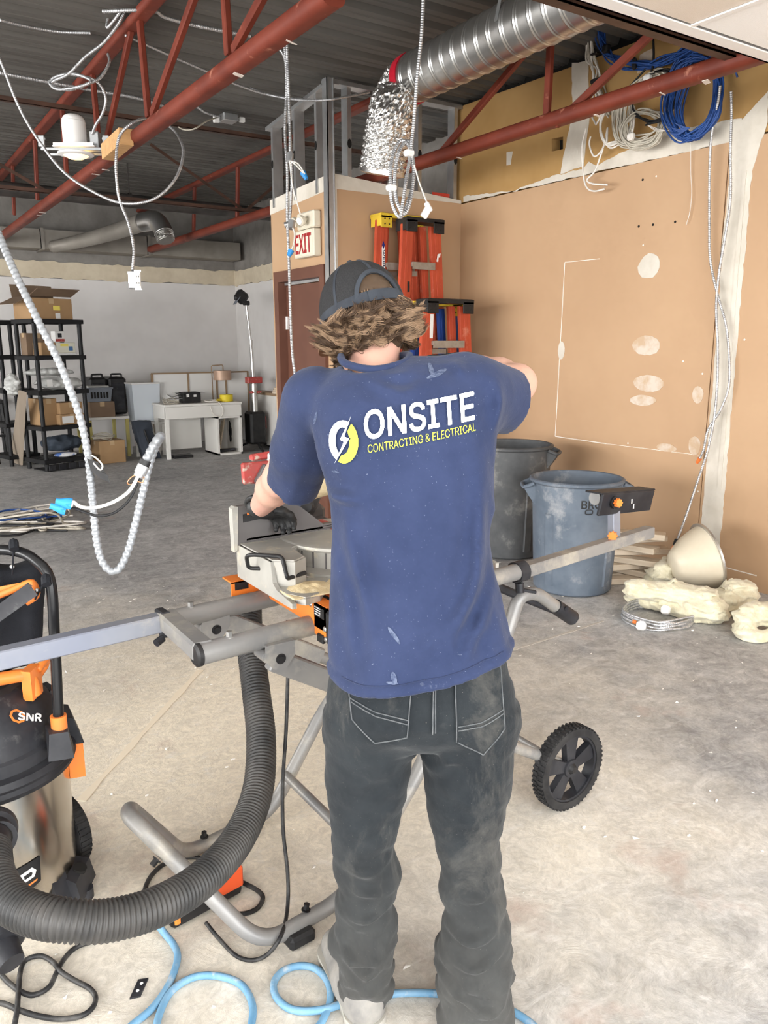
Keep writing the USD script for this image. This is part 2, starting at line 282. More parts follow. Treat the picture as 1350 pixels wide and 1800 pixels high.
# washroom that juts out of the right wall
wb = thing('wall_washroom', None, None, kind='structure')
obj('drywall_panel', MB().prism([(BX, 0), (RW + .05, 0), (RW + .05, 2.665), (BX, 2.665)], .012, TX(BY + .012)), TAN, wb, smooth=False)
dY0, dY1, dZ = 5.72, 6.54, 2.085
obj('drywall_panel', MB().prism([(BY, 0), (dY0, 0), (dY0, dZ), (dY1, dZ), (dY1, 0), (6.68, 0), (6.68, 2.62), (BY, 2.665)], .012, TY(BX)), TAN, wb, smooth=False)
obj('header_board', MB().prism([(BX + .02, 2.665), (RW, 2.665), (RW, 2.69), (BX + .02, 2.775)], .016, TX(BY + .014)), MUD, wb, smooth=False)
obj('header_board', MB().prism([(BY, 2.665), (6.69, 2.61), (6.69, 2.73), (BY, 2.775)], .016, TY(BX - .002)), MUD, wb, smooth=False)
obj('corner_bead', MB().span((BX + .028, BY - .004, 0), (BX + .045, BY + .01, 2.7)), MUD, wb, smooth=False)
obj('end_wall', MB().span((BX + .012, 6.60, 0), (RET + .1, 6.68, 2.62)), TAN, wb, smooth=False)
obj('inner_wall', MB().span((BX + .3, BY + .25, 0), (BX + .34, 6.55, 2.6)), TAN, wb, smooth=False)
obj('red_tag', MB().span((4.18, BY + .02, 2.70), (4.36, BY + .03, 2.735)), mat('red_print', (.5, .05, .03), .6), wb)
# galvanised studs and tracks above it
st = thing('stud_framing', None, None, kind='structure')
def stud(x, y, z0, z1, along):
    """C-section; along 'x': stands in the front wall, along 'y': in the side wall."""
    w, d, t = .09, .035, .003
    sec = [(0, 0), (d, 0), (d, .008), (d - t, .008), (d - t, t), (t, t), (t, w - t), (d - t, w - t), (d - t, w - .008), (d, w - .008), (d, w), (0, w)]
    sec = [(a, b) if along == 'x' else (b, a) for a, b in sec]
    g = Polygon([(x + a, y + b) for a, b in sec]); b_ = MB().prism(g, z1 - z0, basis((1, 0, 0), (0, 1, 0), (0, 0, 1), (0, 0, z0)))
    s = obj('stud', b_, GALV, st, smooth=False)
    for z in np.arange(z0 + .35, z1 - .1, .6):
        e = [(math.cos(a) * .018, math.sin(a) * .035) for a in np.linspace(0, 6.28, 12)[:-1]]
        if along == 'x': obj('knockout', MB().prism(e, .002, basis((1, 0, 0), (0, 0, 1), (0, -1, 0), (x + d / 2, y - .0005, z))), VOID_SHADE, s, smooth=False)
        else: obj('knockout', MB().prism(e, .002, basis((0, 1, 0), (0, 0, 1), (1, 0, 0), (x - .0015, y + d / 2, z))), VOID_SHADE, s, smooth=False)
for x in (3.36, 3.73, 4.03, 4.40): stud(x, BY + .02, 2.66, 3.42, 'x')
stud(BX - .01, 6.58, 2.66, 3.30, 'y'); stud(BX - .01, 6.17, 2.66, 3.36, 'y'); stud(BX - .01, 5.80, 2.66, 3.40, 'y')
cs = MB().span((BX - .035, BY - .012, 1.9), (BX + .02, BY - .006, 3.44)).span((BX - .035, BY - .012, 1.9), (BX - .029, BY + .06, 3.44)).span((BX + .016, BY - .02, 2.0), (BX + .022, BY + .02, 3.44))
obj('corner_stud', cs, GALV, st, smooth=False)
obj('cut_stud', MB().span((3.76, BY - .03, 2.60), (3.80, BY + .02, 2.80)), GALV, st, smooth=False)
tr = MB().span((BX - .02, BY, 3.41), (RW, BY + .10, 3.44)); obj('track', tr, GALV, st, smooth=False)
obj('track', MB().bar((BX + .03, BY, 3.42), (BX + .03, 6.70, 3.31), .10, .03), GALV, st, smooth=False)
# brown steel door in the washroom's side
d1 = thing('door_1', None, None, kind='structure')
fr = MB().span((BX - .03, dY0 - .03, 0), (BX + .10, dY0 + .05, dZ - .06)).span((BX - .03, dY1 - .02, 0), (BX + .10, dY1 + .06, dZ - .06)).span((BX - .032, dY0 - .031, dZ - .06), (BX + .101, dY1 + .061, dZ + .03))
obj('door_frame', fr, BROWN, d1, smooth=False)
obj('door_leaf', MB().span((BX + .05, dY0 + .03, .01), (BX + .09, dY1 - .01, dZ - .09)), BROWN, d1, smooth=False)
for z in (.3, 1.05, 1.68): obj('hinge', MB().span((BX + .035, dY1 - .05, z - .055), (BX + .052, dY1 - .015, z + .055)), WHITE, d1)
obj('closer_channel', MB().span((BX + .03, dY0 + .05, dZ - .085), (BX + .05, dY1 - .03, dZ - .062)), GALV, d1)

# far walls
wk = thing('wall_back', None, None, kind='structure')
obj('painted_wall', MB().span((-6.2, BACK, 0), (RET + .2, BACK + .15, 2.385)), WHITEWALL, wk, smooth=False)
obj('foam_band', MB().prism(ragged([(-6.2, 2.385), (RET, 2.385), (RET, 2.60), (-6.2, 2.62)], .05, .08, 8), .16, TX(BACK + .15)), FOAM, wk, smooth=False)
obj('block_wall', MB().span((-6.2, BACK + .01, 2.385), (RET + .2, BACK + .15, 3.6)), BLOCK, wk, smooth=False)
wv = thing('wall_return', None, None, kind='structure')
obj('painted_wall', MB().span((RET, 6.60, 0), (RET + .15, BACK + .1, 2.385)), WHITEWALL, wv, smooth=False)
obj('foam_band', MB().prism(ragged([(6.6, 2.385), (BACK, 2.385), (BACK, 2.60), (6.6, 2.62)], .05, .08, 9), .16, TY(RET - .01)), FOAM, wv, smooth=False)
obj('block_wall', MB().span((RET + .01, 5.5, 2.385), (RET + .15, BACK + .1, 3.6)), BLOCK, wv, smooth=False)
wl = thing('wall_left', None, None, kind='structure')
obj('painted_wall', MB().prism(Polygon([(-2.6, 0), (12, 0), (12, 3.6), (-2.6, 3.6)], [[(-.4, .4), (-.4, 2.8), (9.6, 2.8), (9.6, .4)]]), .2, TY(-6.2)), WHITEWALL, wl, smooth=False)
w2 = thing('added_window_2', None, None, kind='structure')  # unseen window, added so the side area light has an opening
for y in (-.4, 1.25, 2.9, 4.55, 6.2, 7.85, 9.55): obj('mullion', MB().span((-6.14, y, .4), (-6.06, y + .05, 2.8)), GALV, w2, smooth=False)
obj('sill', MB().span((-6.2, -.4, .38), (-5.98, 9.6, .41)), WHITE, w2, smooth=False)
wf = thing('wall_front', None, None, kind='structure')
obj('painted_wall', MB().span((-6.2, -2.2, 2.85), (RW, -2.05, 3.6)).span((3.2, -2.2, 0), (RW + .1, -2.05, 2.85)).span((-6.2, -2.2, 0), (-4.4, -2.05, 2.85)), WHITEWALL, wf, smooth=False)
w1 = thing('window_1', None, None, kind='structure')
for x in (-4.4, -1.9, .65, 3.15): obj('mullion', MB().span((x, -2.18, 0), (x + .05, -2.08, 2.85)), GALV, w1, smooth=False)

# suspended ceiling above the storefront end
cg = thing('ceiling_grid', None, None, kind='structure')
obj('edge_trim', MB().span((-6, 2.225, 2.692), (RW, 2.235, 2.74)).span((-6, 2.165, 2.692), (RW, 2.235, 2.698)), WHITE, cg, smooth=False)
for i in range(6):
    x1 = 2.85 + .61 * (2 - i)
    for j in range(7):
        y1 = 2.165 - .61 * j; y0 = y1 - .598
        if x1 - .61 < -.5: continue
        obj('ceiling_tile', MB().span((x1 - .600, y0, 2.70 if (i == 2 and j == 0) else 2.703), (min(x1, RW) - .010, y1 - .004, 2.72), .003), LENS if (i, j) == (2, 0) else TILE, cg, smooth=False)
for i in range(-2, 6): obj('t_bar', MB().span((2.84 + .61 * i, -2, 2.694), (2.862 + .61 * i, 2.165, 2.70)), WHITE, cg, smooth=False)
for j in range(1, 7): obj('t_bar', MB().span((-6, 2.165 - .61 * j, 2.694), (RW, 2.187 - .61 * j, 2.70)), WHITE, cg, smooth=False)
obj('ceiling_tile', MB().span((-6, -2, 2.705), (.40, 2.165, 2.72)), TILE, cg, smooth=False)
DB = thing('ceiling_beam', None, None, kind='structure')
obj('steel_angle', MB().span((1.6, 2.47, 2.80), (3.72, 2.477, 2.87)).span((1.6, 2.47, 2.80), (3.72, 2.53, 2.807)), DARKBEAM, DB, smooth=False)

# open-web steel joists
def chord(b, y0, y1, x, z, w, h):
    r = min(w, h) * .42; pts = []
    for sx in (-1, 1):
        for sz in (-1, 1):
            for a in np.linspace(0, 1.571, 5): pts.append((sx * (w / 2 - r + r * math.cos(a)), sz * (h / 2 - r + r * math.sin(a))))
    g = Polygon(pts).convex_hull; b.prism(g, y1 - y0, basis((1, 0, 0), (0, 0, 1), (0, -1, 0), (x, y1, z)))
def joist(label, x, y0, y1, zb, zt, webs, wb_, ht, chips):
    j = thing('steel_joist', label, 'joist', (x, y0, zb - .04))
    m = MB(); chord(m, y0, y1, x, zb + .035, wb_, .085); obj('bottom_chord', m, RED, j)
    m = MB(); chord(m, y0, y1, x, zt + ht / 2, .10, ht); obj('top_chord', m, RED, j)
    for a, b in webs:
        p, q = np.array((x, a[0], a[1])), np.array((x, b[0], b[1])); q = p + (q - p) * (zt + .01 - p[2]) / max(q[2] - p[2], .05)
        obj('web', MB().bar(p, q, .035, .045, .006, up=(0, 1, 0)), RED, j)
    for k, (y, l, dx) in enumerate(chips):
        g = Polygon(ragged([(dx - .03, y), (dx + .03, y + .02), (dx + .03, y + l), (dx - .03, y + l - .02)], .012, .02, k + 40)).buffer(0)
        obj('bare_patch', MB().prism(g, .002, basis((1, 0, 0), (0, 1, 0), (0, 0, 1), (x, 0, zb - .0095))), CHIP, j, smooth=False)
    return j
wa = [yz((1.68, 5.1946, 2.8678), (1.68, 5.2522, 3.4481)), yz((1.68, 6.1524, 2.934), (1.68, 5.352, 3.4788)), yz((1.68, 5.1154, 2.8665), (1.68, 4.3498, 3.2453)), yz((1.68, 3.9209, 2.8676), (1.68, 3.9355, 3.1123)), yz((1.68, 3.8576, 2.8701), (1.68, 3.5387, 2.985)), yz((1.68, 6.376, 2.9356), (1.68, 6.4083, 3.3623)), yz((1.68, 7.4675, 2.9208), (1.68, 7.4416, 3.3708)), yz((1.68, 8.7801, 2.8919), (1.68, 8.6746, 3.3375)), yz((1.68, 10.1466, 2.9277), (1.68, 10.0228, 3.2575))]
joist('rust red steel roof joist with the round can light hung beside it', 1.68, 2.9, 11.9, 2.765, 3.415, wa, .105, .055, [(3.80, .05, 0), (6.3, .04, .02), (6.5, .04, 0), (8.6, .05, .01), (8.8, .05, .02), (3.3, .03, .03)])
wbm = [yz((3.64, 3.7543, 2.7683), (3.64, 3.743, 3.2319)), yz((3.64, 3.6741, 2.7672), (3.64, 2.9698, 3.0837)), yz((3.64, 4.8994, 2.7709), (3.64, 3.9506, 3.2436)), yz((3.64, 8.4433, 2.7985), (3.64, 8.3806, 3.2524)), yz((3.64, 9.8042, 2.7639), (3.64, 9.6836, 3.3053))]
joist('rust red steel roof joist crossing in front of the upper drywall and cable coils', 3.64, 1.6, 11.9, 2.765, 3.34, wbm, .105, .05, [(2.65, .05, .02), (2.9, .03, 0), (3.35, .04, .03), (4.6, .03, .02)])
for k, (y, z) in enumerate(((8.2, 2.87), (6.9, 3.28))):
    b = thing('joist_bridging', ('thin brown bridging angle running across both joists low down', 'thin brown bridging angle running across both joists just under the deck')[k], 'steel angle', (0, y, z))
    obj('steel_angle', MB().span((-1.5, y, z), (4.4, y + .004, z + .035)).span((-1.5, y, z), (4.4, y + .035, z + .004)), DARKBEAM, b, smooth=False)
    if k == 0:
        for xa, xb in ((1.68, .6), (3.64, 2.66), (3.64, 4.3)): obj('brace', MB().bar((xa, y + .02, z + .01), (xb, y + .02, 3.42), .004, .03), DARKBEAM, b, smooth=False)

# ------------------------------------------------ distance fields for the soft shapes (body, cloth, gloves, insulation)
def surface(f, lo, hi, h):
    """Surface nets: the zero surface of f over the box lo..hi on a grid of step h."""
    lo, hi = np.array(lo, float), np.array(hi, float); n = np.ceil((hi - lo) / h).astype(int) + 1
    g = np.stack(np.meshgrid(*[lo[k] + h * np.arange(n[k]) for k in range(3)], indexing='ij'), -1)
    V = f(g.reshape(-1, 3)).reshape(n); V[[0, -1]] = np.abs(V[[0, -1]]); V[:, [0, -1]] = np.abs(V[:, [0, -1]]); V[:, :, [0, -1]] = np.abs(V[:, :, [0, -1]])
    I = V < 0; acc = np.zeros((*(n - 1), 3)); cnt = np.zeros(n - 1)
    offs = [np.array(o) for o in np.ndindex(2, 2, 2)]
    sl = lambda A, o: A[o[0]:o[0] + n[0] - 1, o[1]:o[1] + n[1] - 1, o[2]:o[2] + n[2] - 1]
    for a in offs:
        for k in range(3):
            if a[k]: continue
            b = a.copy(); b[k] = 1
            m = sl(I, a) != sl(I, b)
            if not m.any(): continue
            va, vb = sl(V, a)[m], sl(V, b)[m]; t = va / (va - vb); p = np.broadcast_to(a, (len(t), 3)).astype(float).copy(); p[:, k] += t
            acc[m] += p; cnt[m] += 1
    cell = cnt > 0; idx = -np.ones(n - 1, int); idx[cell] = np.arange(cell.sum())
    v = lo + h * (np.argwhere(cell) + acc[cell] / cnt[cell][:, None]); F = []
    for k in range(3):
        a, b = (k + 1) % 3, (k + 2) % 3
        s0 = [slice(1, -1)] * 3; s0[k] = slice(0, -1); s1 = list(s0); s1[k] = slice(1, None)
        for flip, m in ((False, I[tuple(s0)] & ~I[tuple(s1)]), (True, ~I[tuple(s0)] & I[tuple(s1)])):
            p = np.argwhere(m)
            if not len(p): continue
            q = p.copy(); q[:, a] += 1; q[:, b] += 1; ea, eb = np.eye(3, dtype=int)[a], np.eye(3, dtype=int)[b]
            c = [idx[tuple((q - d).T)] for d in (ea + eb, eb, 0 * ea, ea)]
            if flip: c = c[::-1]
            F += [np.stack([c[0], c[1], c[2]], 1), np.stack([c[0], c[2], c[3]], 1)]
    F = np.vstack(F)
    from scipy.sparse import coo_matrix
    from scipy.sparse.csgraph import connected_components
    e = np.vstack([F[:, :2], F[:, 1:]]); _, lab = connected_components(coo_matrix((np.ones(len(e)), (e[:, 0], e[:, 1])), shape=(len(v), len(v))), directed=False)
    big = np.bincount(lab) > .03 * len(v); F = F[big[lab[F[:, 0]]]]; used = np.unique(F); re_ = np.zeros(len(v), int); re_[used] = np.arange(len(used))
    return trimesh.Trimesh(v[used], re_[F], process=False)      # crumbs of the grid are dropped
def relax(m, n):
    """Shrink-free smoothing of a mesh, in place."""
    from scipy.sparse import coo_matrix, diags
    f = m.faces; e = np.vstack([f[:, [0, 1]], f[:, [1, 2]], f[:, [2, 0]]]); e = np.vstack([e, e[:, ::-1]]); v = np.array(m.vertices)
    A = coo_matrix((np.ones(len(e)), (e[:, 0], e[:, 1])), shape=(len(v), len(v))).tocsr(); A.data[:] = 1; A = diags(1 / np.maximum(np.asarray(A.sum(1)).ravel(), 1)) @ A
    for _ in range(n):
        for k in (.5, -.52): v = v + k * (A @ v - v)
    m.vertices = v; return m
def smin(a, b, k):
    h = np.clip(.5 + .5 * (b - a) / k, 0, 1); return b * (1 - h) + a * h - k * h * (1 - h)
def smax(a, b, k): return -smin(-a, -b, k)
def cone(p, a, b, ra, rb):
    a, b = np.array(a, float), np.array(b, float); d = b - a; t = np.clip(((p - a) @ d) / (d @ d), 0, 1)
    return np.linalg.norm(p - a - t[:, None] * d, axis=1) - (ra + (rb - ra) * t)
def chain(p, pts, rs, k=.01):
    out = None
    for a, b, ra, rb in zip(pts, pts[1:], rs, rs[1:]):
        d = cone(p, a, b, ra, rb); out = d if out is None else smin(out, d, k)
    return out
def ellipsoid(p, c, r):
    q = (p - np.array(c)) / np.array(r); l = np.linalg.norm(q, axis=1); return (l - 1) * min(r)
def loft(p, rows, n=2.2):
    """rows: (z, x left, x right, y centre, half depth), bottom up; a stack of rounded slices."""
    R = np.array(sorted(rows)); z = p[:, 2]
    xl, xr, yc, b = (np.interp(z, R[:, 0], R[:, k]) for k in (1, 2, 3, 4))
    a = (xr - xl) / 2; r = ((np.abs(p[:, 0] - (xl + xr) / 2) / a)**n + (np.abs(p[:, 1] - yc) / b)**n)**(1 / n)
    d = (r - 1) * np.minimum(a, b); return np.maximum(d, np.maximum(R[0, 0] - z, z - R[-1, 0]))
def ridge(p, s, seed, o=3): return 1 - np.abs(2 * meshkit.fbm(p * np.array(s), o, seed) - 1)
def seg_dist(p, pts):
    d = np.full(len(p), 9.0)
    for a, b in zip(pts, pts[1:]):
        a, b = np.array(a, float), np.array(b, float); e = b - a; t = np.clip(((p - a) @ e) / (e @ e + 1e-12), 0, 1)
        d = np.minimum(d, np.linalg.norm(p - a - t[:, None] * e, axis=1))
    return d
def fold(p, pts, w, h, side):
    """A soft crease along pts that fades out at both ends."""
    q = (spline(pts, 24) if len(pts) > 2 else np.linspace(pts[0], pts[-1], 24))[:, [0, 2]]; p2 = p[:, [0, 2]]
    near = np.where(((p2 > q.min(0) - 5 * w) & (p2 < q.max(0) + 5 * w)).all(1) & (side > 0))[0]
    if not len(near): return np.zeros(len(p))
    from scipy.spatial import cKDTree
    dd, ii = cKDTree(q).query(p2[near]); e = dd / w; k = np.sin(ii / 23 * math.pi)**1.1
    out = np.zeros(len(p)); out[near] = side[near] * h * k * (np.exp(-e * e) - .38 * np.exp(-((e - 2.0) / 1.2)**2)); return out
class Skin:
    """Looks up the rear (towards -y) surface of a mesh, so that prints, pockets and stitches can lie on it."""
    def __init__(s, mesh):
        from scipy.interpolate import LinearNDInterpolator, NearestNDInterpolator
        m = mesh.vertex_normals[:, 1] < -.12; v = mesh.vertices[m]; key = np.floor(v[:, [0, 2]] / .012).astype(int); u_, inv = np.unique(key, axis=0, return_inverse=True); lo = np.full(len(u_), 9.0); np.minimum.at(lo, inv.ravel(), v[:, 1]); v = v[v[:, 1] < lo[inv.ravel()] + .014]
        s.l, s.n = LinearNDInterpolator(v[:, [0, 2]], v[:, 1]), NearestNDInterpolator(v[:, [0, 2]], v[:, 1])
    def y(s, x, z):
        y = s.l(x, z); k = np.isnan(y); y[k] = s.n(x[k], z[k]) if k.any() else y[k]; return y
    def lay(s, tri2, off, step=.006):
        """tri2: a flat trimesh whose (x, y) are room-side x and z; returns it draped on the surface."""
        m = tri2; v, f = trimesh.remesh.subdivide_to_size(m.vertices, m.faces, step, max_iter=12)
        w = np.stack([v[:, 0], s.y(v[:, 0], v[:, 1]) - off, v[:, 1]], 1); return trimesh.Trimesh(w, f, process=True)
    def patch(s, poly, off, step=.008):
        g = Polygon(poly) if not hasattr(poly, 'geom_type') else poly; l = []
        for q in getattr(g, 'geoms', [g]):
            v, f = trimesh.creation.triangulate_polygon(q, engine='earcut'); l.append(trimesh.Trimesh(np.c_[v, np.zeros(len(v))], f, process=False))
        return s.lay(trimesh.util.concatenate(l), off, step)
    def seam(s, pts, w, off):
        p = spline(np.array([(a, 0, b) for a, b in pts]), max(6, len(pts) * 10)); y = s.y(p[:, 0], p[:, 2]); p[:, 1] = y - off
        return sweep(p, w, 5)

# ------------------------------------------------ the man at the saw (own frame: x to his right, y ahead, z up)
SKIN = mat('skin', (.49, .29, .215), .5, col2=(.54, .30, .235), scale=9, bump=.05, bscale=200)
def cloth_mat(name, base, worn, dust, dscale, dlo, dhi, weave, rough=.9, sheen=.08, ramp_z=None):
    n = {'tc': ('texture_coordinate', {}), 'n': ('noise_texture', {'scale': 7.0, 'detail': 6.0, 'roughness': .65}), 'r': ('rgb_ramp', {'ramp': [(0, base), (.38, base), (.72, worn), (1, worn)]}),
         'mp': ('mapping', {'scale': (1, 1, .55), 'rotation': (.3, .4, .2)}), 'd': ('noise_texture', {'scale': dscale, 'detail': 8.0, 'roughness': .72, 'distortion': .8}), 'f': ('map_range', {'from_min': dlo, 'from_max': dhi, 'to_max': .55, 'clamp': True}), 'm': ('mix_color', {'b': dust}),
         's': ('noise_texture', {'scale': 330.0, 'detail': 1.0}), 'sf': ('map_range', {'from_min': .74, 'from_max': .80, 'to_max': .55, 'clamp': True}), 'm2': ('mix_color', {'b': dust}),
         'w': ('noise_texture', {'scale': weave, 'detail': 2.0}), 'w2': ('noise_texture', {'scale': 26.0, 'detail': 5.0, 'roughness': .55}), 'b2': ('bump', {'strength': .35, 'distance': .008}), 'b': ('bump', {'strength': .12, 'distance': .002}), 'p': ('principled_bsdf', {'roughness': rough, 'sheen_weight': sheen, 'sheen_roughness': .5, 'specular_ior_level': .2})}
    l = [('tc.object', 'n.vector'), ('n.fac', 'r.fac'), ('tc.object', 'mp.vector'), ('mp.vector', 'd.vector'), ('d.fac', 'f.value'), ('r.color', 'm.a'), ('tc.object', 's.vector'), ('s.fac', 'sf.value'), ('sf.result', 'm2.fac'), ('m.result', 'm2.a'), ('m2.result', 'p.base_color'),
         ('tc.object', 'w.vector'), ('w.fac', 'b.height'), ('tc.object', 'w2.vector'), ('w2.fac', 'b2.height'), ('b2.normal', 'b.normal'), ('b.normal', 'p.normal')]
    if ramp_z:   # dust that has settled from the cuffs upward
        n['z'] = ('separate_xyz', {}); n['zf'] = ('map_range', {'from_min': ramp_z[1], 'from_max': ramp_z[0], 'to_max': ramp_z[2], 'clamp': True}); n['za'] = ('math', {'math_type': 'multiply_add', 'value2': 1.6}); n['zm'] = ('math', {'math_type': 'maximum'})
        n['zz'] = ('math', {'math_type': 'multiply'})
        l += [('tc.object', 'z.vector'), ('z.z', 'zf.value'), ('zf.result', 'zz.value1'), ('d.fac', 'zz.value2'), ('f.result', 'zm.value1'), ('zz.value', 'zm.value2'), ('zm.value', 'm.fac')]
        del n['za']
    else: l.append(('f.result', 'm.fac'))
    return usdkit.material(stage, '/World/Looks/' + name, n, l, surface='p.BSDF')
SHIRT = cloth_mat('navy_cotton', (.0175, .0265, .066), (.027, .038, .088), (.30, .33, .40), 6.5, .645, .80, 900)
DENIM = cloth_mat('dusty_black_denim', (.008, .0105, .013), (.020, .024, .027), (.15, .14, .122), 5.0, .50, .80, 700, ramp_z=(.0, .50, .62))
STITCH = mat('pale_stitching', (.20, .21, .21), .9)
DENIM_EDGE = mat('worn_denim_edge', (.065, .072, .078), .9, col2=(.11, .115, .118), scale=60)
CAPM = mat('black_mesh_cap', (.011, .011, .012), .85, col2=(.022, .022, .023), scale=340, bump=.5, bscale=420)
CAPCLOTH = mat('charcoal_cap_cloth', (.018, .021, .028), .8, col2=(.034, .040, .05), scale=14, bump=.1, bscale=500)
BRIM = mat('brown_brim', (.20, .11, .06), .8)
GLOVE = mat('black_rubber_glove', (.009, .009, .010), .5, col2=(.024, .024, .024), scale=30, bump=.2, bscale=120)
SHOE = mat('dusty_work_shoe', (.27, .255, .23), .85, col2=(.15, .145, .14), scale=12, bump=.35, bscale=50)
HAIRM = mat('brown_hair_base', (.05, .031, .018), .6, col2=(.08, .05, .03), scale=30, stretch=(1, 1, .2))
PRINTW = mat('white_print', (.80, .86, .88), .7, col2=(.70, .78, .82), scale=40)
PRINTY = mat('yellow_print', (.76, .82, .05), .7, col2=(.68, .76, .05), scale=40)
man = thing('person', 'person in navy work shirt and dusty black jeans bending over the saw, back turned', 'person', (.8504, 1.2960, 0), -YAW)

# head frame
hy_, hp_, hr_ = math.radians(23), math.radians(17), math.radians(-8)
hf = np.array([-math.sin(hy_) * math.cos(hp_), math.cos(hy_) * math.cos(hp_), -math.sin(hp_)]); hx = N(np.cross(hf, [0, 0, 1.0])); hu = np.cross(hx, hf)
hx, hu = hx * math.cos(hr_) - hu * math.sin(hr_), hx * math.sin(hr_) + hu * math.cos(hr_)
HC = np.array((-0.041, 0.215, 1.5387)); HB = np.stack([hx, hf, hu], 1)                # columns: right, face, up
head_in = lambda p: (p - HC) @ HB
head_out = lambda q: np.asarray(q) @ HB.T + HC
NECK = np.array((-0.0207, 0.135, 1.4578))
SHL, ELL, WRL = np.array((-0.1425, 0.13, 1.3814)), np.array((-0.2445, 0.3, 1.1858)), np.array((-0.329, 0.51, 1.0765))
SHR, ELR, WRR = np.array((0.1936, 0.11, 1.4113)), np.array((0.3059, 0.28, 1.4097)), np.array((0.2115, 0.47, 1.4488))
HIPL, HIPR = np.array((-.022, -.01, .80)), np.array((.165, -.01, .82))
KNL, ANL = np.array((-0.0459, -0.005, 0.4003)), np.array((-0.0377, -0.02, 0.0758)); KNR, ANR = np.array((0.1788, -0.015, 0.4067)), np.array((0.2018, -0.05, 0.0806))
def head_sdf(p):
    q = head_in(p); d = ellipsoid(q, (0, -.008, .022), (.076, .098, .100)); d = smin(d, ellipsoid(q, (0, .035, -.055), (.056, .060, .062)), .04)
    d = smin(d, cone(q, (0, .095, -.005), (0, .112, -.035), .010, .014), .012); d = smin(d, ellipsoid(q, (0, .088, -.072), (.024, .012, .009)), .008)
    for s in (-1, 1):
        d = smin(d, ellipsoid(q, (s * .080, -.004, -.022), (.011, .020, .033)), .008); d = smax(d, -ellipsoid(q, (s * .030, .104, .004), (.016, .012, .010)), .01)
    return d
def body_sdf(p):
    d = np.full(len(p), 9.0)
    d = smin(head_sdf(p), cone(p, NECK + (0, -.01, -.05), head_out([(0, -.03, -.05)])[0], .056, .050), .03)
    t = chain(p, [(.07, .0, .86), (.06, .03, 1.12), NECK + (.04, .01, -.14)], [.085, .085, .085], .04)
    for a, b, c, sg in ((SHL, ELL, WRL, -1), (SHR, ELR, WRR, 1)):
        t = smin(t, cone(p, NECK + (sg * .03, .01, -.10), a, .055, .048), .03)
        d_ = smin(cone(p, a, b, .052, .042), cone(p, b, b + (c - b) * .35, .040, .041), .02); d_ = smin(d_, cone(p, b + (c - b) * .35, c, .041, .029), .02); t = smin(t, d_, .02)
    for hp, kn, an in ((HIPL, KNL, ANL), (HIPR, KNR, ANR)):
        t = smin(t, smin(cone(p, hp, kn, .060, .045), cone(p, kn, an, .045, .034), .03), .03)
    return smin(d, t, .03)
obj('body', surface(body_sdf, (-.40, -.30, .05), (.48, .66, 1.72), .0085), SKIN, man, smooth=True, local=True)
for s in (-1, 1):
    obj('eye', trimesh.creation.icosphere(2, .011).apply_translation(head_out([(s * .030, .094, .004)])[0]), mat('eye_white_%d' % (s + 1), (.75, .72, .68), .2), man, smooth=True, local=True)

# t-shirt
rows = []
def row(l, r, b): rows.append(((l[2] + r[2]) / 2, l[0], r[0], (l[1] + r[1]) / 2, b))
row((-0.1123, -0.02, 0.7956), (0.2668, -0.02, 0.7945), .142); row((-0.1116, -0.02, 0.8411), (0.263, -0.02, 0.8401), .138); row((-0.1088, -0.01, 0.9071), (0.2555, -0.01, 0.9061), .126); row((-0.1059, 0, 0.9776), (0.2374, 0, 0.9767), .120); row((-0.1032, 0.01, 1.0441), (0.2229, 0.01, 1.0432), .115)
row((-0.103, 0.025, 1.1102), (0.2174, 0.025, 1.1093), .112); row((-0.1088, 0.04, 1.1727), (0.2213, 0.04, 1.1718), .112); row((-0.1225, 0.05, 1.2304), (0.2258, 0.05, 1.2294), .114); row((-0.1387, 0.065, 1.2989), (0.2307, 0.065, 1.298), .117); row((-0.1517, 0.08, 1.3559), (0.2336, 0.08, 1.3549), .118)
row((-0.1519, 0.09, 1.3901), (0.2317, 0.09, 1.3891), .115); row((-0.1393, 0.1, 1.415), (0.2254, 0.1, 1.4141), .106); row((-0.1113, 0.11, 1.4413), (0.2166, 0.11, 1.4404), .092); row((-0.0832, 0.12, 1.463), (0.1937, 0.12, 1.4599), .070); row((-0.0621, 0.13, 1.4744), (0.1494, 0.13, 1.4738), .045)
SLL, SLR = np.array((-0.2154, 0.28, 1.1782)), np.array((0.276, 0.215, 1.378))
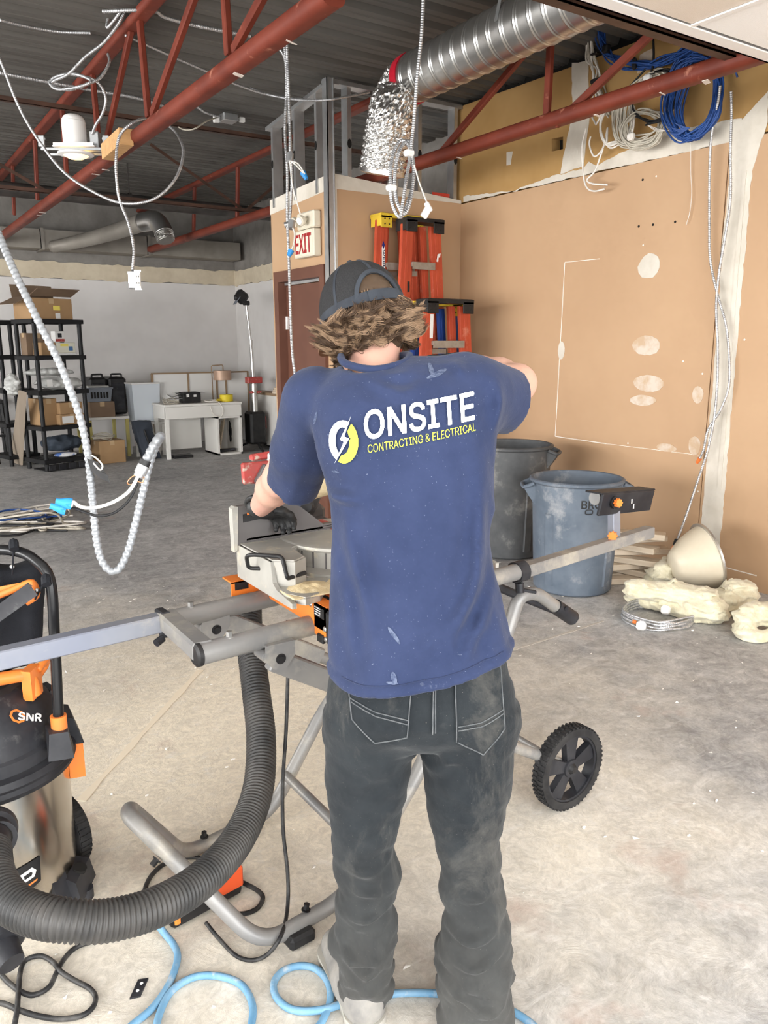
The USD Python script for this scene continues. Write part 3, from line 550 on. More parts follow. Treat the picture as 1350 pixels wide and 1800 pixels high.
folds = [([(-0.0782, -0.05, 1.2024), (-0.0638, -0.05, 1.1114), (-0.0394, -0.07, 1.0244), (-0.023, -0.09, 0.9259)], .012, .007), ([(0.1865, -0.05, 1.2906), (0.1855, -0.05, 1.1451), (0.1763, -0.05, 1.0527), (0.1381, -0.09, 0.9666), (0.1055, -0.13, 0.8715)], .014, .009),
         ([(0.2106, -0.05, 1.0291), (0.1859, -0.08, 0.9687), (0.136, -0.13, 0.8832)], .012, .006), ([(-0.0487, 0.07, 1.4459), (-0.0027, 0.03, 1.4205), (0.0418, 0.01, 1.406), (0.0867, 0.02, 1.4296)], .010, .007), ([(-0.0394, 0.07, 1.4595), (0.0178, 0.05, 1.4375), (0.0688, 0.05, 1.4597)], .009, .005),
         ([(0.2154, 0.05, 1.4481), (0.2306, 0.05, 1.3918), (0.2238, 0.02, 1.3207)], .014, .006), ([(0.1401, 0.09, 1.4722), (0.16, 0.05, 1.4371)], .010, .006),
         ([(-0.1305, 0, 1.2135), (-0.0826, -0.05, 1.2047), (-0.0271, -0.07, 1.2063)], .012, .006), ([(-0.1705, 0.1, 1.3894), (-0.1558, 0.09, 1.3196), (-0.1471, 0.07, 1.2569)], .012, .005), ([(-0.0733, -0.05, 1.065), (-0.067, -0.07, 0.9539), (-0.0552, -0.11, 0.875)], .012, .004),
         ([(0.0156, -0.13, 0.8835), (0.0928, -0.11, 0.945), (0.1713, -0.08, 1.0271)], .014, .004)]
def shirt_sdf(p):
    d = loft(p, rows, 2.35)
    sl = smin(cone(p, SHL, SHL * .45 + SLL * .55, .073, .066), cone(p, SHL * .45 + SLL * .55, SLL + (SLL - SHL) * .3, .066, .058), .02)
    ax = N(SLL - SHL + np.array((-.05, 0, -.06))); sl = np.maximum(sl, (p - SLL - np.array((-.004, 0, -.012))) @ ax); d = smin(d, sl, .016)
    sr = cone(p, SHR + (-.01, 0, -.012), SLR + (SLR - SHR) * .5, .078, .070)
    ax = N(SLR - SHR + np.array((.06, -.03, 0))); sr = np.maximum(sr, (p - SLR - np.array((.008, 0, 0))) @ ax); d = smin(d, sr, .035)
    cz = np.clip((1.45 - p[:, 2]) / .2, 0, 1); d -= .006 * (meshkit.fbm(p * (9, 9, 5), 3, 5) - .5) * cz
    sk = np.stack([p[:, 0] + .30 * (p[:, 2] - 1.1) * np.sign(p[:, 0] - .06), p[:, 1], p[:, 2]], 1); d -= (.003 + .008 * np.clip((1.25 - p[:, 2]) / .35, 0, 1) + .008 * np.clip((np.abs(p[:, 0] - .06) - .08) / .08, 0, 1)) * cz * (ridge(sk, (15, 9, 3.2), 27, 2) - .75)
    R_ = np.array(sorted(rows)); side = np.clip((np.interp(p[:, 2], R_[:, 0], R_[:, 3]) - .02 - p[:, 1]) / .05, 0, 1)
    for pts, w, h in folds: d -= fold(p, pts, w, h * 2.0, side)
    hem = .852 + .16 * np.clip(p[:, 0] - .03, -.1, .3)**1 * .75 - .012 * np.cos(p[:, 0] * 9)
    e = (p[:, 2] - hem); d -= .0045 * np.exp(-((e - .011) / .009)**2) - .003 * np.exp(-((e - .026) / .004)**2)
    d = np.maximum(d, hem - p[:, 2])
    d = smax(d, -cone(p, NECK + (0, -.036, -.006), NECK + (-.01, -.02, .12), .060, .072), .010)
    return smax(d, -cone(p, NECK + (0, -.006, -.040), NECK + (-.01, .03, .12), .060, .072), .010)
shirt_mesh = surface(shirt_sdf, (-.30, -.24, .74), (.36, .42, 1.52), .0062)
relax(shirt_mesh, 10)
tee = obj('t_shirt', shirt_mesh, SHIRT, man, smooth=True, local=True)
obj('collar', MB().add(sweep(spline([NECK + o for o in ((-.068, -.005, .016), (-.054, -.066, .002), (.003, -.098, -.008), (.060, -.068, .004), (.074, -.008, .018), (.046, .05, .014), (0, .062, .004), (-.052, .045, .008))], 60, True), .0082, 8, closed=True)), SHIRT, tee, smooth=True, local=True)
back = Skin(shirt_mesh)
def flat_text(s, bold): 
    m = meshkit.text_mesh(s, 1.0, .01, bold); t = m.triangles_center[:, 2] > .0095; return trimesh.Trimesh(m.vertices, m.faces[t], process=True)
def printed(s, bold, b0, b1, up, m):
    """Lettering whose baseline runs from b0 to b1 (x, z on the shirt) with capitals of height up."""
    t = flat_text(s, bold); v = t.vertices; u = (v[:, 0] - v[:, 0].min()) / np.ptp(v[:, 0]); w = v[:, 1]
    b0, b1 = np.array(b0)[[0, 2]], np.array(b1)[[0, 2]]; q = b0 + (b1 - b0) * u[:, None] + np.array((-.05, 1.0)) * (w * up)[:, None]
    return back.lay(trimesh.Trimesh(np.c_[q, 0 * u], t.faces, process=False),   .0042, .005)
obj('lettering', printed('ONSITE', True, (-0.0366, -0.045, 1.3211), (0.177, -0.035, 1.3565), .0505, PRINTW), PRINTW, tee, label='white block lettering on the back', smooth=True, local=True)
obj('lettering', printed('CONTRACTING & ELECTRICAL', False, (-0.0302, -0.05, 1.295), (0.1791, -0.04, 1.3347), .0150, PRINTY), PRINTY, tee, label='small yellow lettering on the back', smooth=True, local=True)
obj('lettering', back.patch(affinity.translate(Polygon([(math.cos(a) * .0033, math.sin(a) * .0048) for a in np.linspace(0, 6.28, 14)[:-1]]), *[(0.1738, -0.03, 1.4038)[k] for k in (0, 2)]), .0016), PRINTW, tee, label='small registered mark by the lettering', smooth=True, local=True)
hx_ = np.linspace(-.085, .235, 26); obj('hem_seam', back.seam([(x, .852 + .12 * min(max(x - .03, -.1), .3) - .012 * math.cos(x * 9) + .024) for x in hx_], .0012, .0008), SHIRT, tee, smooth=True, local=True)
SMUDGE = mat('drywall_dust', (.095, .115, .175), .95, col2=(.035, .048, .095), scale=120, lo=.42, hi=.6)
for k, (c, w_, h_, a_) in enumerate((((0.1038, 0.01, 1.4443), .022, .0045, 22), ((0.0921, 0.02, 1.4516), .006, .014, 10), ((0.0177, -0.14, 0.8774), .006, .010, 30), ((0.0155, -0.14, 0.8669), .012, .003, 0), ((-0.1363, 0.01, 1.3565), .003, .015, -20), ((0.02, -0.13, 0.9552), .004, .020, 35), ((-0.0928, -0.05, 1.2549), .008, .0025, 0))):
    g = affinity.rotate(Polygon(ragged([(c[0] + w_ * math.cos(t), c[2] + h_ * math.sin(t)) for t in np.linspace(0, 6.28, 12)[:-1]], min(w_, h_) * 1.6, .003, k)).buffer(0), a_)
    obj('dust_smudge', back.patch(g, .0012, .005), SMUDGE, tee, smooth=True, local=True)
# lightning ring emblem
lc = np.array((-0.0786, -0.035, 1.3157))[[0, 2]]; px_ = .00112
def lp(pts): return Polygon([(lc[0] + (x - 603) * px_, lc[1] - (y - 776) * px_) for x, y in pts])
ell = lambda cx, cy, a, b: lp([(cx + a * math.cos(t), cy + b * math.sin(t)) for t in np.linspace(0, 2 * math.pi, 48)[:-1]])
ring = ell(603, 777, 26.5, 37).difference(ell(602, 776, 12, 23))
cutl = lp([(560, 700), (628, 700), (617, 740), (598, 776), (606, 778), (588, 815), (580, 840), (560, 840)]); cutr = lp([(650, 700), (624, 722), (619, 742), (603, 774), (612, 776), (592, 815), (584, 840), (650, 840)])
bolt = lp([(617, 733), (597, 774), (604, 777), (587, 816), (614, 771), (605, 768)])
obj('emblem', back.patch(ring.intersection(cutl).buffer(-.0006).union(bolt),   .0042, .005), PRINTW, tee, label='white half ring with lightning bolt', smooth=True, local=True)
obj('emblem', back.patch(ring.intersection(cutr).difference(bolt.buffer(.002)),   .0042, .005), PRINTY, tee, label='yellow half ring', smooth=True, local=True)

# jeans
LL, RL, PV = [], [], []
def leg(L, l, r, s_, k=1.0): L.append(((l[2] + r[2]) / 2, l[0], r[0], (l[1] + r[1]) / 2 + s_, (r[0] - l[0]) / 2 * k))
for l, r in (((-0.1251, -0.005, 0.7396), (0.0735, -0.005, 0.739)), ((-0.1275, -0.005, 0.674), (0.0703, -0.005, 0.6734)), ((-0.1265, -0.005, 0.5952), (0.0561, -0.005, 0.5947)), ((-0.118, -0.01, 0.4974), (0.0341, -0.01, 0.4969)), ((-0.1178, -0.01, 0.4321), (0.0193, -0.01, 0.4317)), ((-0.1116, -0.01, 0.3544), (0.0344, -0.01, 0.354)), ((-0.1061, -0.015, 0.2792), (0.018, -0.015, 0.2788)), ((-0.1028, -0.015, 0.2472), (0.0192, -0.015, 0.2468)), ((-0.1214, -0.015, 0.1988), (0.0256, -0.015, 0.1984)), ((-0.1206, -0.015, 0.1707), (0.0179, -0.015, 0.1702)), ((-0.1092, -0.02, 0.1407), (0.0166, -0.02, 0.1404)), ((-0.1022, -0.02, 0.0912), (0.0127, -0.02, 0.0908)), ((-0.0925, -0.02, 0.0425), (0.0114, -0.02, 0.0422))): leg(LL, l, r, 0, 1.0)
for l, r in (((0.0732, -0.01, 0.7544), (0.2769, -0.01, 0.7538)), ((0.0749, -0.01, 0.6761), (0.277, -0.01, 0.6755)), ((0.084, -0.015, 0.5709), (0.2686, -0.015, 0.5703)), ((0.1057, -0.02, 0.4523), (0.2492, -0.02, 0.4519)), ((0.1225, -0.025, 0.3705), (0.2532, -0.025, 0.3701)), ((0.1254, -0.03, 0.3105), (0.2592, -0.03, 0.3101)), ((0.1279, -0.035, 0.2801), (0.2644, -0.035, 0.2797)), ((0.127, -0.04, 0.2265), (0.2752, -0.04, 0.226)), ((0.1136, -0.04, 0.1857), (0.2803, -0.04, 0.1852)), ((0.1186, -0.05, 0.1344), (0.2752, -0.05, 0.1339)), ((0.1192, -0.05, 0.0794), (0.282, -0.05, 0.0789)), ((0.1206, -0.06, 0.0109), (0.2813, -0.06, 0.0104)), ((0.1261, -0.06, -0.0149), (0.2795, -0.06, -0.0154))): leg(RL, l, r, 0, 1.0)
for l, r, b in (((-0.116, -0.01, 0.6898), (0.2754, -0.01, 0.6887), .09), ((-0.1246, -0.015, 0.729), (0.2769, -0.015, 0.7278), .118), ((-0.1224, -0.02, 0.7662), (0.2725, -0.02, 0.7651), .122), ((-0.1168, -0.02, 0.8108), (0.264, -0.02, 0.8098), .106), ((-0.0981, -0.02, 0.8737), (0.2444, -0.02, 0.8727), .090), ((-0.0885, -0.01, 0.9318), (0.2278, -0.01, 0.9309), .090)): PV.append(((l[2] + r[2]) / 2, l[0], r[0], (l[1] + r[1]) / 2, b))
jf = [([(0.0273, -0.1, 0.6869), (0.0964, -0.1, 0.6489), (0.1288, -0.12, 0.6793), (0.1837, -0.13, 0.7033)], .012, .005), ([(-0.0183, -0.11, 0.6927), (0.0274, -0.1, 0.5982), (0.0158, -0.1, 0.5335)], .016, .004), ([(-0.0926, -0.08, 0.3723), (-0.032, -0.1, 0.3534), (0.016, -0.08, 0.3582)], .010, .006), ([(-0.1038, -0.08, 0.4268), (-0.0436, -0.1, 0.4077), (0.028, -0.08, 0.4332)], .010, .005),
      ([(-0.0911, -0.08, 0.303), (-0.0444, -0.1, 0.2943), (0.016, -0.08, 0.3166)], .009, .007), ([(-0.1139, -0.08, 0.2468), (-0.0699, -0.09, 0.1985), (-0.0209, -0.1, 0.1931), (0.0184, -0.08, 0.2322)], .010, .008), ([(-0.0997, -0.08, 0.2155), (-0.0455, -0.1, 0.1575), (0.0159, -0.08, 0.1894)], .009, .007), ([(0.1297, -0.09, 0.3793), (0.182, -0.11, 0.3539), (0.2439, -0.09, 0.3653)], .010, .005),
      ([(0.1243, -0.1, 0.2771), (0.1827, -0.12, 0.2662), (0.2566, -0.1, 0.2906)], .011, .008), ([(0.1196, -0.11, 0.2158), (0.1949, -0.13, 0.2028), (0.2621, -0.11, 0.2574)], .010, .008), ([(0.119, -0.11, 0.1662), (0.1847, -0.13, 0.118), (0.2453, -0.13, 0.1135), (0.2683, -0.11, 0.1729)], .010, .008), ([(0.1188, -0.12, 0.1257), (0.1718, -0.14, 0.1021), (0.258, -0.13, 0.092)], .009, .006)]
def jeans_sdf(p):
    d = smin(loft(p, PV, 2.3), smin(loft(p, LL, 2.1), loft(p, RL, 2.1), .008), .025)
    z = p[:, 2]; amp = np.interp(z, [0, .10, .25, .32, .45, .8], [.024, .026, .020, .018, .009, .005])
    sl = np.where(p[:, 0] < .03, p[:, 0] + .06, -(p[:, 0] - .12)) * .55
    d -= amp * ((meshkit.fbm(np.stack([p[:, 0] * 7, p[:, 1] * 7, (z + sl) * 24], 1), 3, 11) - .5) * 1.2 + (ridge(np.stack([p[:, 0], p[:, 1], z - sl], 1), (6, 6, 17), 13, 2) - .72) * 1.1)
    side = np.clip((-.015 - p[:, 1]) / .04, 0, 1)
    for pts, w, h in jf: d -= fold(p, pts, w, h * 1.8, side)
    return d
jeans_mesh = surface(jeans_sdf, (-.22, -.26, .0), (.34, .24, .98), .0062); relax(jeans_mesh, 8)
jeans = obj('jeans', jeans_mesh, DENIM, man, smooth=True, local=True)
seat = Skin(jeans_mesh)
def xzq(*p): return [(q[0], q[2]) for q in p]
for pk, st1 in ((xzq((-0.0728, -0.14, 0.8648), (-0.071, -0.14, 0.8296), (-0.0644, -0.13, 0.777), (-0.0191, -0.13, 0.732), (0.0434, -0.13, 0.7513), (0.0526, -0.14, 0.8504)), xzq((-0.0679, -0.14, 0.8166), (-0.0175, -0.14, 0.7962), (0.0452, -0.14, 0.7853))),
                (xzq((0.1374, -0.14, 0.8712), (0.1844, -0.14, 0.8641), (0.2308, -0.13, 0.8946), (0.2387, -0.12, 0.7528), (0.1963, -0.12, 0.6989), (0.1428, -0.13, 0.7376)), xzq((0.1422, -0.13, 0.7715), (0.1877, -0.13, 0.7738), (0.2365, -0.12, 0.7879)))):
    a = obj('back_pocket', seat.patch(pk, .004), DENIM, jeans, smooth=True, local=True)
for pts in (((-0.0728, -0.14, 0.8648), (-0.071, -0.14, 0.8296), (-0.0644, -0.13, 0.777), (-0.0191, -0.13, 0.732), (0.0434, -0.13, 0.7513), (0.0526, -0.14, 0.8504)), ((-0.0679, -0.14, 0.8166), (-0.0175, -0.14, 0.7962), (0.0452, -0.14, 0.7853)), ((-0.0658, -0.14, 0.8094), (-0.0176, -0.14, 0.7891), (0.0441, -0.14, 0.7781)),
            ((0.1405, -0.13, 0.7376), (0.1374, -0.14, 0.8712)), ((0.1374, -0.14, 0.8712), (0.1844, -0.14, 0.8641), (0.2308, -0.13, 0.8946)), ((0.2308, -0.13, 0.8946), (0.2387, -0.12, 0.7528), (0.1963, -0.12, 0.6989), (0.1428, -0.13, 0.7376)), ((0.1422, -0.13, 0.7715), (0.1877, -0.13, 0.7738), (0.2365, -0.12, 0.7879)), ((0.1423, -0.13, 0.7643), (0.1879, -0.13, 0.7666), (0.2368, -0.12, 0.7807)),
            ((0.1004, -0.14, 0.8701), (0.0988, -0.14, 0.8173), (0.0985, -0.12, 0.7617)), ((0.0961, -0.14, 0.8702), (0.0945, -0.14, 0.8173), (0.0929, -0.12, 0.7593))):
    p = xzq(*pts); q = np.array(p)
    l = MB()
    for a, b in zip(q, q[1:]): l.add(seat.seam([tuple(a), tuple((a + b) / 2), tuple(b)], .0014, .0052))
    obj('stitching', l, DENIM_EDGE, jeans, kind='stuff', smooth=True, local=True)

# shoes
def shoe_sdf(heel, d):
    d = N(d); x = np.array([d[1], -d[0], 0])
    def f(p):
        q = p - heel; u, v, w = q @ d, q @ x, q[:, 2]
        r = np.stack([v, u, w], 1)
        e = smin(cone(r, (0, .03, .045), (0, .10, .050), .044, .046), cone(r, (0, .10, .045), (.004, .235, .032), .048, .038), .03)
        e = smin(e, cone(r, (0, .035, .05), (0, .045, .13), .040, .046), .03)
        e = smax(e, .004 - w, .004); e -= .002 * np.exp(-((w - .026) / .004)**2)
        return e - .003 * (meshkit.noise(p * 40, 2) - .5)
    return f
for heel, d in ((np.array(((-0.0352, -0.045, 0.0025)[0], (-0.0352, -0.045, 0.0025)[1] - .02, 0)), (-.42, 1, 0)), (np.array(((0.2002, -0.08, -0.0023)[0], -.085, 0)), (.10, 1, 0))):
    m = surface(shoe_sdf(heel, np.array(d, float)), heel + (-.22, -.07, -.012), heel + (.16, .32, .19), .0055)
    s = obj('shoe', m, SHOE, man, smooth=True, local=True)
    dd = N(d); g = affinity.translate(affinity.rotate(unary_union([Polygon([(.049 * math.cos(t), .03 + .05 * math.sin(t)) for t in np.linspace(0, 6.28, 24)[:-1]]), Polygon([(-.045, .03), (.045, .03), (.05, .23), (-.046, .23)]), Polygon([(.004 + .05 * math.cos(t), .225 + .05 * math.sin(t)) for t in np.linspace(0, 6.28, 24)[:-1]])]), math.degrees(math.atan2(-dd[0], dd[1])), origin=(0, 0)), heel[0], heel[1])
    obj('sole', MB().prism(g.simplify(.0015), .022, basis((1, 0, 0), (0, 1, 0), (0, 0, 1), (0, 0, .001))), mat('shoe_sole_%d' % (d[0] > 0), (.36, .34, .30), .8), s, local=True)

# gloves: palm, four fingers and a thumb, each finger its own chain
def glove(wr, pdir, nrm, curl, scale=1.0, side=1):
    """wr: wrist; pdir: towards the knuckles; nrm: back of the hand; side +1 puts the thumb along cross(nrm, pdir)."""
    y = N(pdir); z = N(np.array(nrm) - np.dot(nrm, y) * y); x = np.cross(y, z) * side; P = lambda a, b, c: np.array(wr) + scale * (a * x + b * y + c * z)
    fing = []
    for k, (ox, L, r) in enumerate(((-.030, .070, .0092), (-.010, .080, .0096), (.010, .075, .0094), (.029, .058, .0084))):
        b0 = (ox, .085, 0); pts = [P(ox * .7, .045, 0), P(*b0)]; a = 0.25 * curl; pos = np.array(b0, float)
        for seg, c in zip((.45, .32, .23), (1.0, 1.0, .7)):
            pos = pos + L * seg * np.array((ox * .6, math.cos(a), -math.sin(a))); pts.append(P(*pos)); a += curl * c * .55
        fing.append((pts, np.array((.013, r + .001, r, r * .95, r * .85)) * scale))
    th = [P(-.018, .02, -.004), P(-.045, .045, -.012), P(-.056, .072, -.022), P(-.052, .095, -.03)]
    def f(p):
        d = smin(cone(p, P(-.012, .02, 0), P(-.018, .078, 0), .020 * scale, .017 * scale), cone(p, P(.012, .02, 0), P(.016, .076, 0), .020 * scale, .016 * scale), .018)
        d = smin(d, cone(p, P(0, -.012, 0), P(0, .03, 0), .031 * scale, .026 * scale), .015)
        for pts, rs in fing: d = smin(d, chain(p, pts, rs, .004), .005)
        d = smin(d, chain(p, th, np.array((.016, .013, .011, .0095)) * scale, .006), .008)
        return d - .0012 * np.sin(p @ N(np.array((1, .4, .8))) * 900) * .4
    c = P(0, .07, -.02); return surface(f, c - .13, c + .13, .0036)
gl = obj('glove', glove(WRL + (-.004, .01, -.006), (.42, .70, -.34), (-.45, -.35, .80), 1.35, .92, -1), GLOVE, man, smooth=True, local=True)
obj('cuff', MB().add(sweep(spline([WRL + o for o in ((-.036, 0, .012), (-.012, -.028, .030), (.024, -.020, .010), (.026, .010, -.018), (0, .028, -.030), (-.030, .018, -.012))], 40, True), .007, 8, closed=True)), GLOVE, gl, smooth=True, local=True)
obj('glove', glove(WRR + (-.01, .01, 0), (-.75, .6, .0), (.2, .3, .9), 1.5, 1.0, 1), GLOVE, man, smooth=True, local=True)

# cap
def cap_sdf(p):
    q = head_in(p); o = ellipsoid(q, (0, -.004, .030), (.090, .110, .106)); i = ellipsoid(q, (0, -.004, .030), (.082, .102, .098))
    d = np.maximum(o, -i); d = np.maximum(d, .018 - q[:, 2] + .10 * np.clip(q[:, 1], -1, .0) * 0)
    arch = np.maximum(np.hypot(q[:, 0] / .045, (q[:, 2] - .012) / .066) - 1, (q[:, 1] + .02) * 20) * .05
    return np.maximum(d, -arch)
cm = surface(cap_sdf, HC - .17, HC + .17, .0036); relax(cm, 3)
cap = obj('cap', cm, CAPM, man, smooth=True, local=True)
def on_cap(az, z, off=.001):   # azimuth from the back of the head, z in head frame
    k = math.sqrt(max(0, 1 - ((z - .03) / .106)**2)); return head_out([((.090 + off) * k * math.sin(az), -.004 - (.110 + off) * k * math.cos(az), z)])[0]
def band(path, w, t, m, name, lab=None):
    p = np.array(path); sec = [(-w / 2, -t), (w / 2, -t), (w / 2, t), (-w / 2, t)]
    v = []; 
    for k in range(len(p)):
        tg = N(p[min(k + 1, len(p) - 1)] - p[max(k - 1, 0)]); out = N(p[k] - HC - (np.dot(p[k] - HC, tg)) * tg); side = np.cross(tg, out)
        v += [p[k] + side * a + out * b for a, b in sec]
    n = len(p); f = []
    for k in range(n - 1):
        for j in range(4): a, b = 4 * k + j, 4 * k + (j + 1) % 4; f += [(a, b, b + 4), (a, b + 4, a + 4)]
    f += [(0, 2, 1), (0, 3, 2), (4 * n - 4, 4 * n - 3, 4 * n - 2), (4 * n - 4, 4 * n - 2, 4 * n - 1)]
    mm = trimesh.Trimesh(np.array(v), f, process=False); mm.fix_normals(); obj(name, mm, m, cap, label=lab, smooth=40, local=True)
band([on_cap(a, .028) for a in np.linspace(-.62, .62, 24)], .022, .0022, CAPCLOTH, 'strap')
band([on_cap(a, .0275, .004) for a in np.linspace(-.30, .50, 18)], .024, .0015, CAPCLOTH, 'strap')
band([on_cap(a, .028) for a in np.linspace(.55, 5.73, 60)], .020, .0016, CAPCLOTH, 'sweatband')
band([on_cap(.56 * math.cos(t), .020 + .064 * math.sin(t)) for t in np.linspace(0, math.pi, 30)], .009, .0016, CAPCLOTH, 'opening_trim')
for az in (-1.05, 1.05, 0): 
    band([on_cap(az, z, .0) for z in np.linspace(.09 if az == 0 else .03, .128, 16)], .006, .0012, CAPCLOTH, 'panel_seam')
obj('top_button', trimesh.creation.icosphere(2, .008).apply_translation(head_out([(0, -.004, .137)])[0]), CAPCLOTH, cap, smooth=True, local=True)
bp = np.array([(.082 * math.sin(t), .075 + .105 * math.cos(t) * (1 if abs(t) < 1.4 else 1), .022 - .35 * (.082 * math.sin(t))**2 / .082 - .03 * math.cos(t)) for t in np.linspace(-1.45, 1.45, 24)])
bi = np.array([(.078 * math.sin(t), .055 + .045 * math.cos(t), .024 - .30 * (.078 * math.sin(t))**2 / .082) for t in np.linspace(-1.45, 1.45, 24)])
v = np.vstack([bp, bi, bp - (0, 0, .004), bi - (0, 0, .004)]); f = []
for k in range(23):
    for a, b, s in ((0, 24, 1), (48, 72, -1)): f += [(a + k, a + k + 1, b + k + 1)[::s], (a + k, b + k + 1, b + k)[::s]]
    f += [(k, 48 + k, 49 + k), (k, 49 + k, k + 1)]
bm = trimesh.Trimesh(head_out(v), f, process=False); bm.fix_normals(); obj('brim', bm, BRIM, cap, smooth=40, local=True)

# hair
def hair_base(p):
    q = head_in(p); d = smin(ellipsoid(q, (0, -.020, -.004), (.0835, .092, .082)), ellipsoid(q, (0, -.010, .024), (.0795, .1015, .0995)), .01); d = smin(d, ellipsoid(q, (0, -.060, -.040), (.058, .036, .034)), .02); d = smax(d, q[:, 1] - .012, .02)
    d = np.maximum(d, -.076 - q[:, 2]); return d - .010 * (meshkit.fbm(p * (60, 60, 22), 3, 4) - .5)
hair = obj('hair', surface(hair_base, HC - .17, HC + .17, .005), HAIRM, man, smooth=True, local=True)
r2 = np.random.default_rng(11)
P_, W_, C_ = [[], []], [[], []], [[], []]
def lock(path, width, nst, which, w0=.0011):
    path = spline(path, 9)
    t = np.gradient(path, axis=0); t /= np.linalg.norm(t, axis=1, keepdims=True)
    a = np.cross(t, N(r2.normal(size=3))); a /= np.linalg.norm(a, axis=1, keepdims=True); b = np.cross(t, a)
    for _ in range(nst):
        o = r2.normal(size=2) * width * .5; prof = np.interp(np.linspace(0, 1, 9), [0, .45, 1], [.8, 1.0, .35])[:, None]
        q = path + (a * o[0] + b * o[1]) * prof + r2.normal(size=(9, 3)) * .0006; q[-1] += t[-1] * r2.uniform(-.006, .008)
        P_[which].append(q); W_[which].append(np.r_[np.full(6, w0), w0 * .8, w0 * .5, w0 * .15]); C_[which].append(9)
def skull(az, z, off=.0):
    k = math.sqrt(max(.02, 1 - ((z + .004) / .088)**2)) if z > -.05 else .80; return np.array((((.084 + off) * k) * math.sin(az), -.020 - ((.094 + off) * k) * math.cos(az), z))
for i in range(300):
    az = r2.uniform(-1.75, 1.75); z0 = r2.uniform(-.045, .022); L = r2.uniform(.038, .066) * (1 + .15 * (abs(az) > 1.2)); sw = r2.normal() * .25 + (.35 if az > 0 else -.35)
    pts = []
    for k, u in enumerate(np.linspace(0, 1, 6)):
        z = z0 - L * (u - .52 * max(0, u - .5) * 2.2); off = .004 + .012 * math.sin(u * 2.2) + (.034 * max(0, u - .45)**1.2 * (1 + .6 * math.sin(i))) + r2.normal() * .0015
        s = skull(az + sw * u * .55 + .10 * math.sin(u * 5 + i), z, off); pts.append(s)
    lock(head_out(pts), r2.uniform(.006, .011), 26, int(r2.random() < .42))
for i in range(44):      # wisps that flick out at both sides
    sd = -1 if i < 24 else 1; az = sd * r2.uniform(1.05, 1.75); z0 = r2.uniform(-.035, .015); p0 = skull(az, z0, .004); out = np.array((sd * 1.0, r2.uniform(-.1, .5), r2.uniform(.0, .55)))
    lock(head_out([p0, p0 + (sd * .010, 0, -.014), p0 + out * .022 + (0, 0, -.022), p0 + out * .042 + (0, 0, -.012)]), .007, 22, int(i % 2))
for i in range(70):      # smooth hair seen through the opening of the cap
    az = r2.uniform(-.55, .55); lock(head_out([skull(az * (.7 + .3 * u), .085 - .075 * u, .0045) for u in np.linspace(0, 1, 5)]), .006, 22, int(r2.random() < .35))
for k, (c, nm) in enumerate((((.052, .030, .017), 'dark_brown_hair'), ((.215, .140, .085), 'light_brown_hair'))):
    m = mat(nm, c, .42, col2=tuple(x * 1.4 for x in c), scale=60)
    cu = UsdGeom.BasisCurves.Define(stage, str(hair.GetPath()) + ('/strands' if k == 0 else '/strands_001')); cu.CreateTypeAttr('cubic'); cu.CreateBasisAttr('catmullRom'); cu.CreateWrapAttr('pinned')
    cu.CreatePointsAttr(np.vstack(P_[k]).astype(np.float32)); cu.CreateCurveVertexCountsAttr(C_[k]); cu.CreateWidthsAttr(np.concatenate(W_[k]).astype(np.float32)); cu.SetWidthsInterpolation('vertex')
    UsdShade.MaterialBindingAPI.Apply(cu.GetPrim()).Bind(m); cu.GetPrim().SetCustomDataByKey('kind', 'stuff')

# ------------------------------------------------ folding saw stand, mitre saw, vacuum
STEEL = mat('grey_stand_tube', (.215, .212, .21), .42, metal=.3, col2=(.28, .27, .255), scale=6, bump=.03, col3=(.46, .42, .35), scale3=7, lo3=.52, hi3=.75)
ALU = mat('grey_alu_bar', (.205, .22, .27), .42, metal=.3, col2=(.25, .26, .29), scale=5, col3=(.40, .37, .33), scale3=9, lo3=.6, hi3=.8)
CAST = mat('cast_alu', (.36, .345, .315), .5, metal=.35, col2=(.43, .415, .375), scale=8, bump=.06, bscale=150, col3=(.66, .58, .42), scale3=11, lo3=.56, hi3=.72)
CASTD = mat('dark_cast_plate', (.105, .097, .097), .5, metal=.3, col2=(.135, .125, .122), scale=6, bump=.04)
ORANGE = mat('orange_steel', (.78, .215, .032), .45, col2=(.70, .18, .03), scale=8, col3=(.68, .45, .25), scale3=9, lo3=.62, hi3=.8)
OPLAST = mat('orange_plastic', (.80, .22, .035), .4, col2=(.72, .20, .05), scale=12)
BLK = mat('black_plastic', (.010, .010, .011), .45, col2=(.022, .021, .021), scale=9, bump=.04)
BLKD = mat('dusty_black_plastic', (.014, .0145, .018), .5, col2=(.036, .036, .040), scale=7, lo=.42, hi=.7, bump=.05, col3=(.10, .097, .095), scale3=12, lo3=.60, hi3=.78)
RUB = mat('black_rubber', (.011, .011, .012), .65, col2=(.03, .029, .029), scale=20, bump=.1)
HOSE = mat('grey_black_hose', (.026, .026, .026), .45, col2=(.060, .056, .052), scale=9, lo=.4, hi=.65)
BOLT = mat('zinc_bolt', (.55, .54, .52), .3, metal=.9)
WLAB = mat('white_label', (.78, .76, .73), .5)
REDP = mat('red_paint', (.42, .045, .04), .45, col2=(.30, .06, .05), scale=30, col3=(.42, .34, .28), scale3=40, lo3=.56, hi3=.66)
SAWDUST = mat('sawdust', (.72, .60, .38), .95, col2=(.60, .47, .27), scale=40, bump=.4, bscale=200)
def hexbolt(b, p, axis, r=.009, h=.008): return b.cyl(p, np.array(p) + N(axis) * h, r, n=6).cyl(np.array(p) - N(axis) * .002, np.array(p) + N(axis) * .001, r * 1.5, n=16)

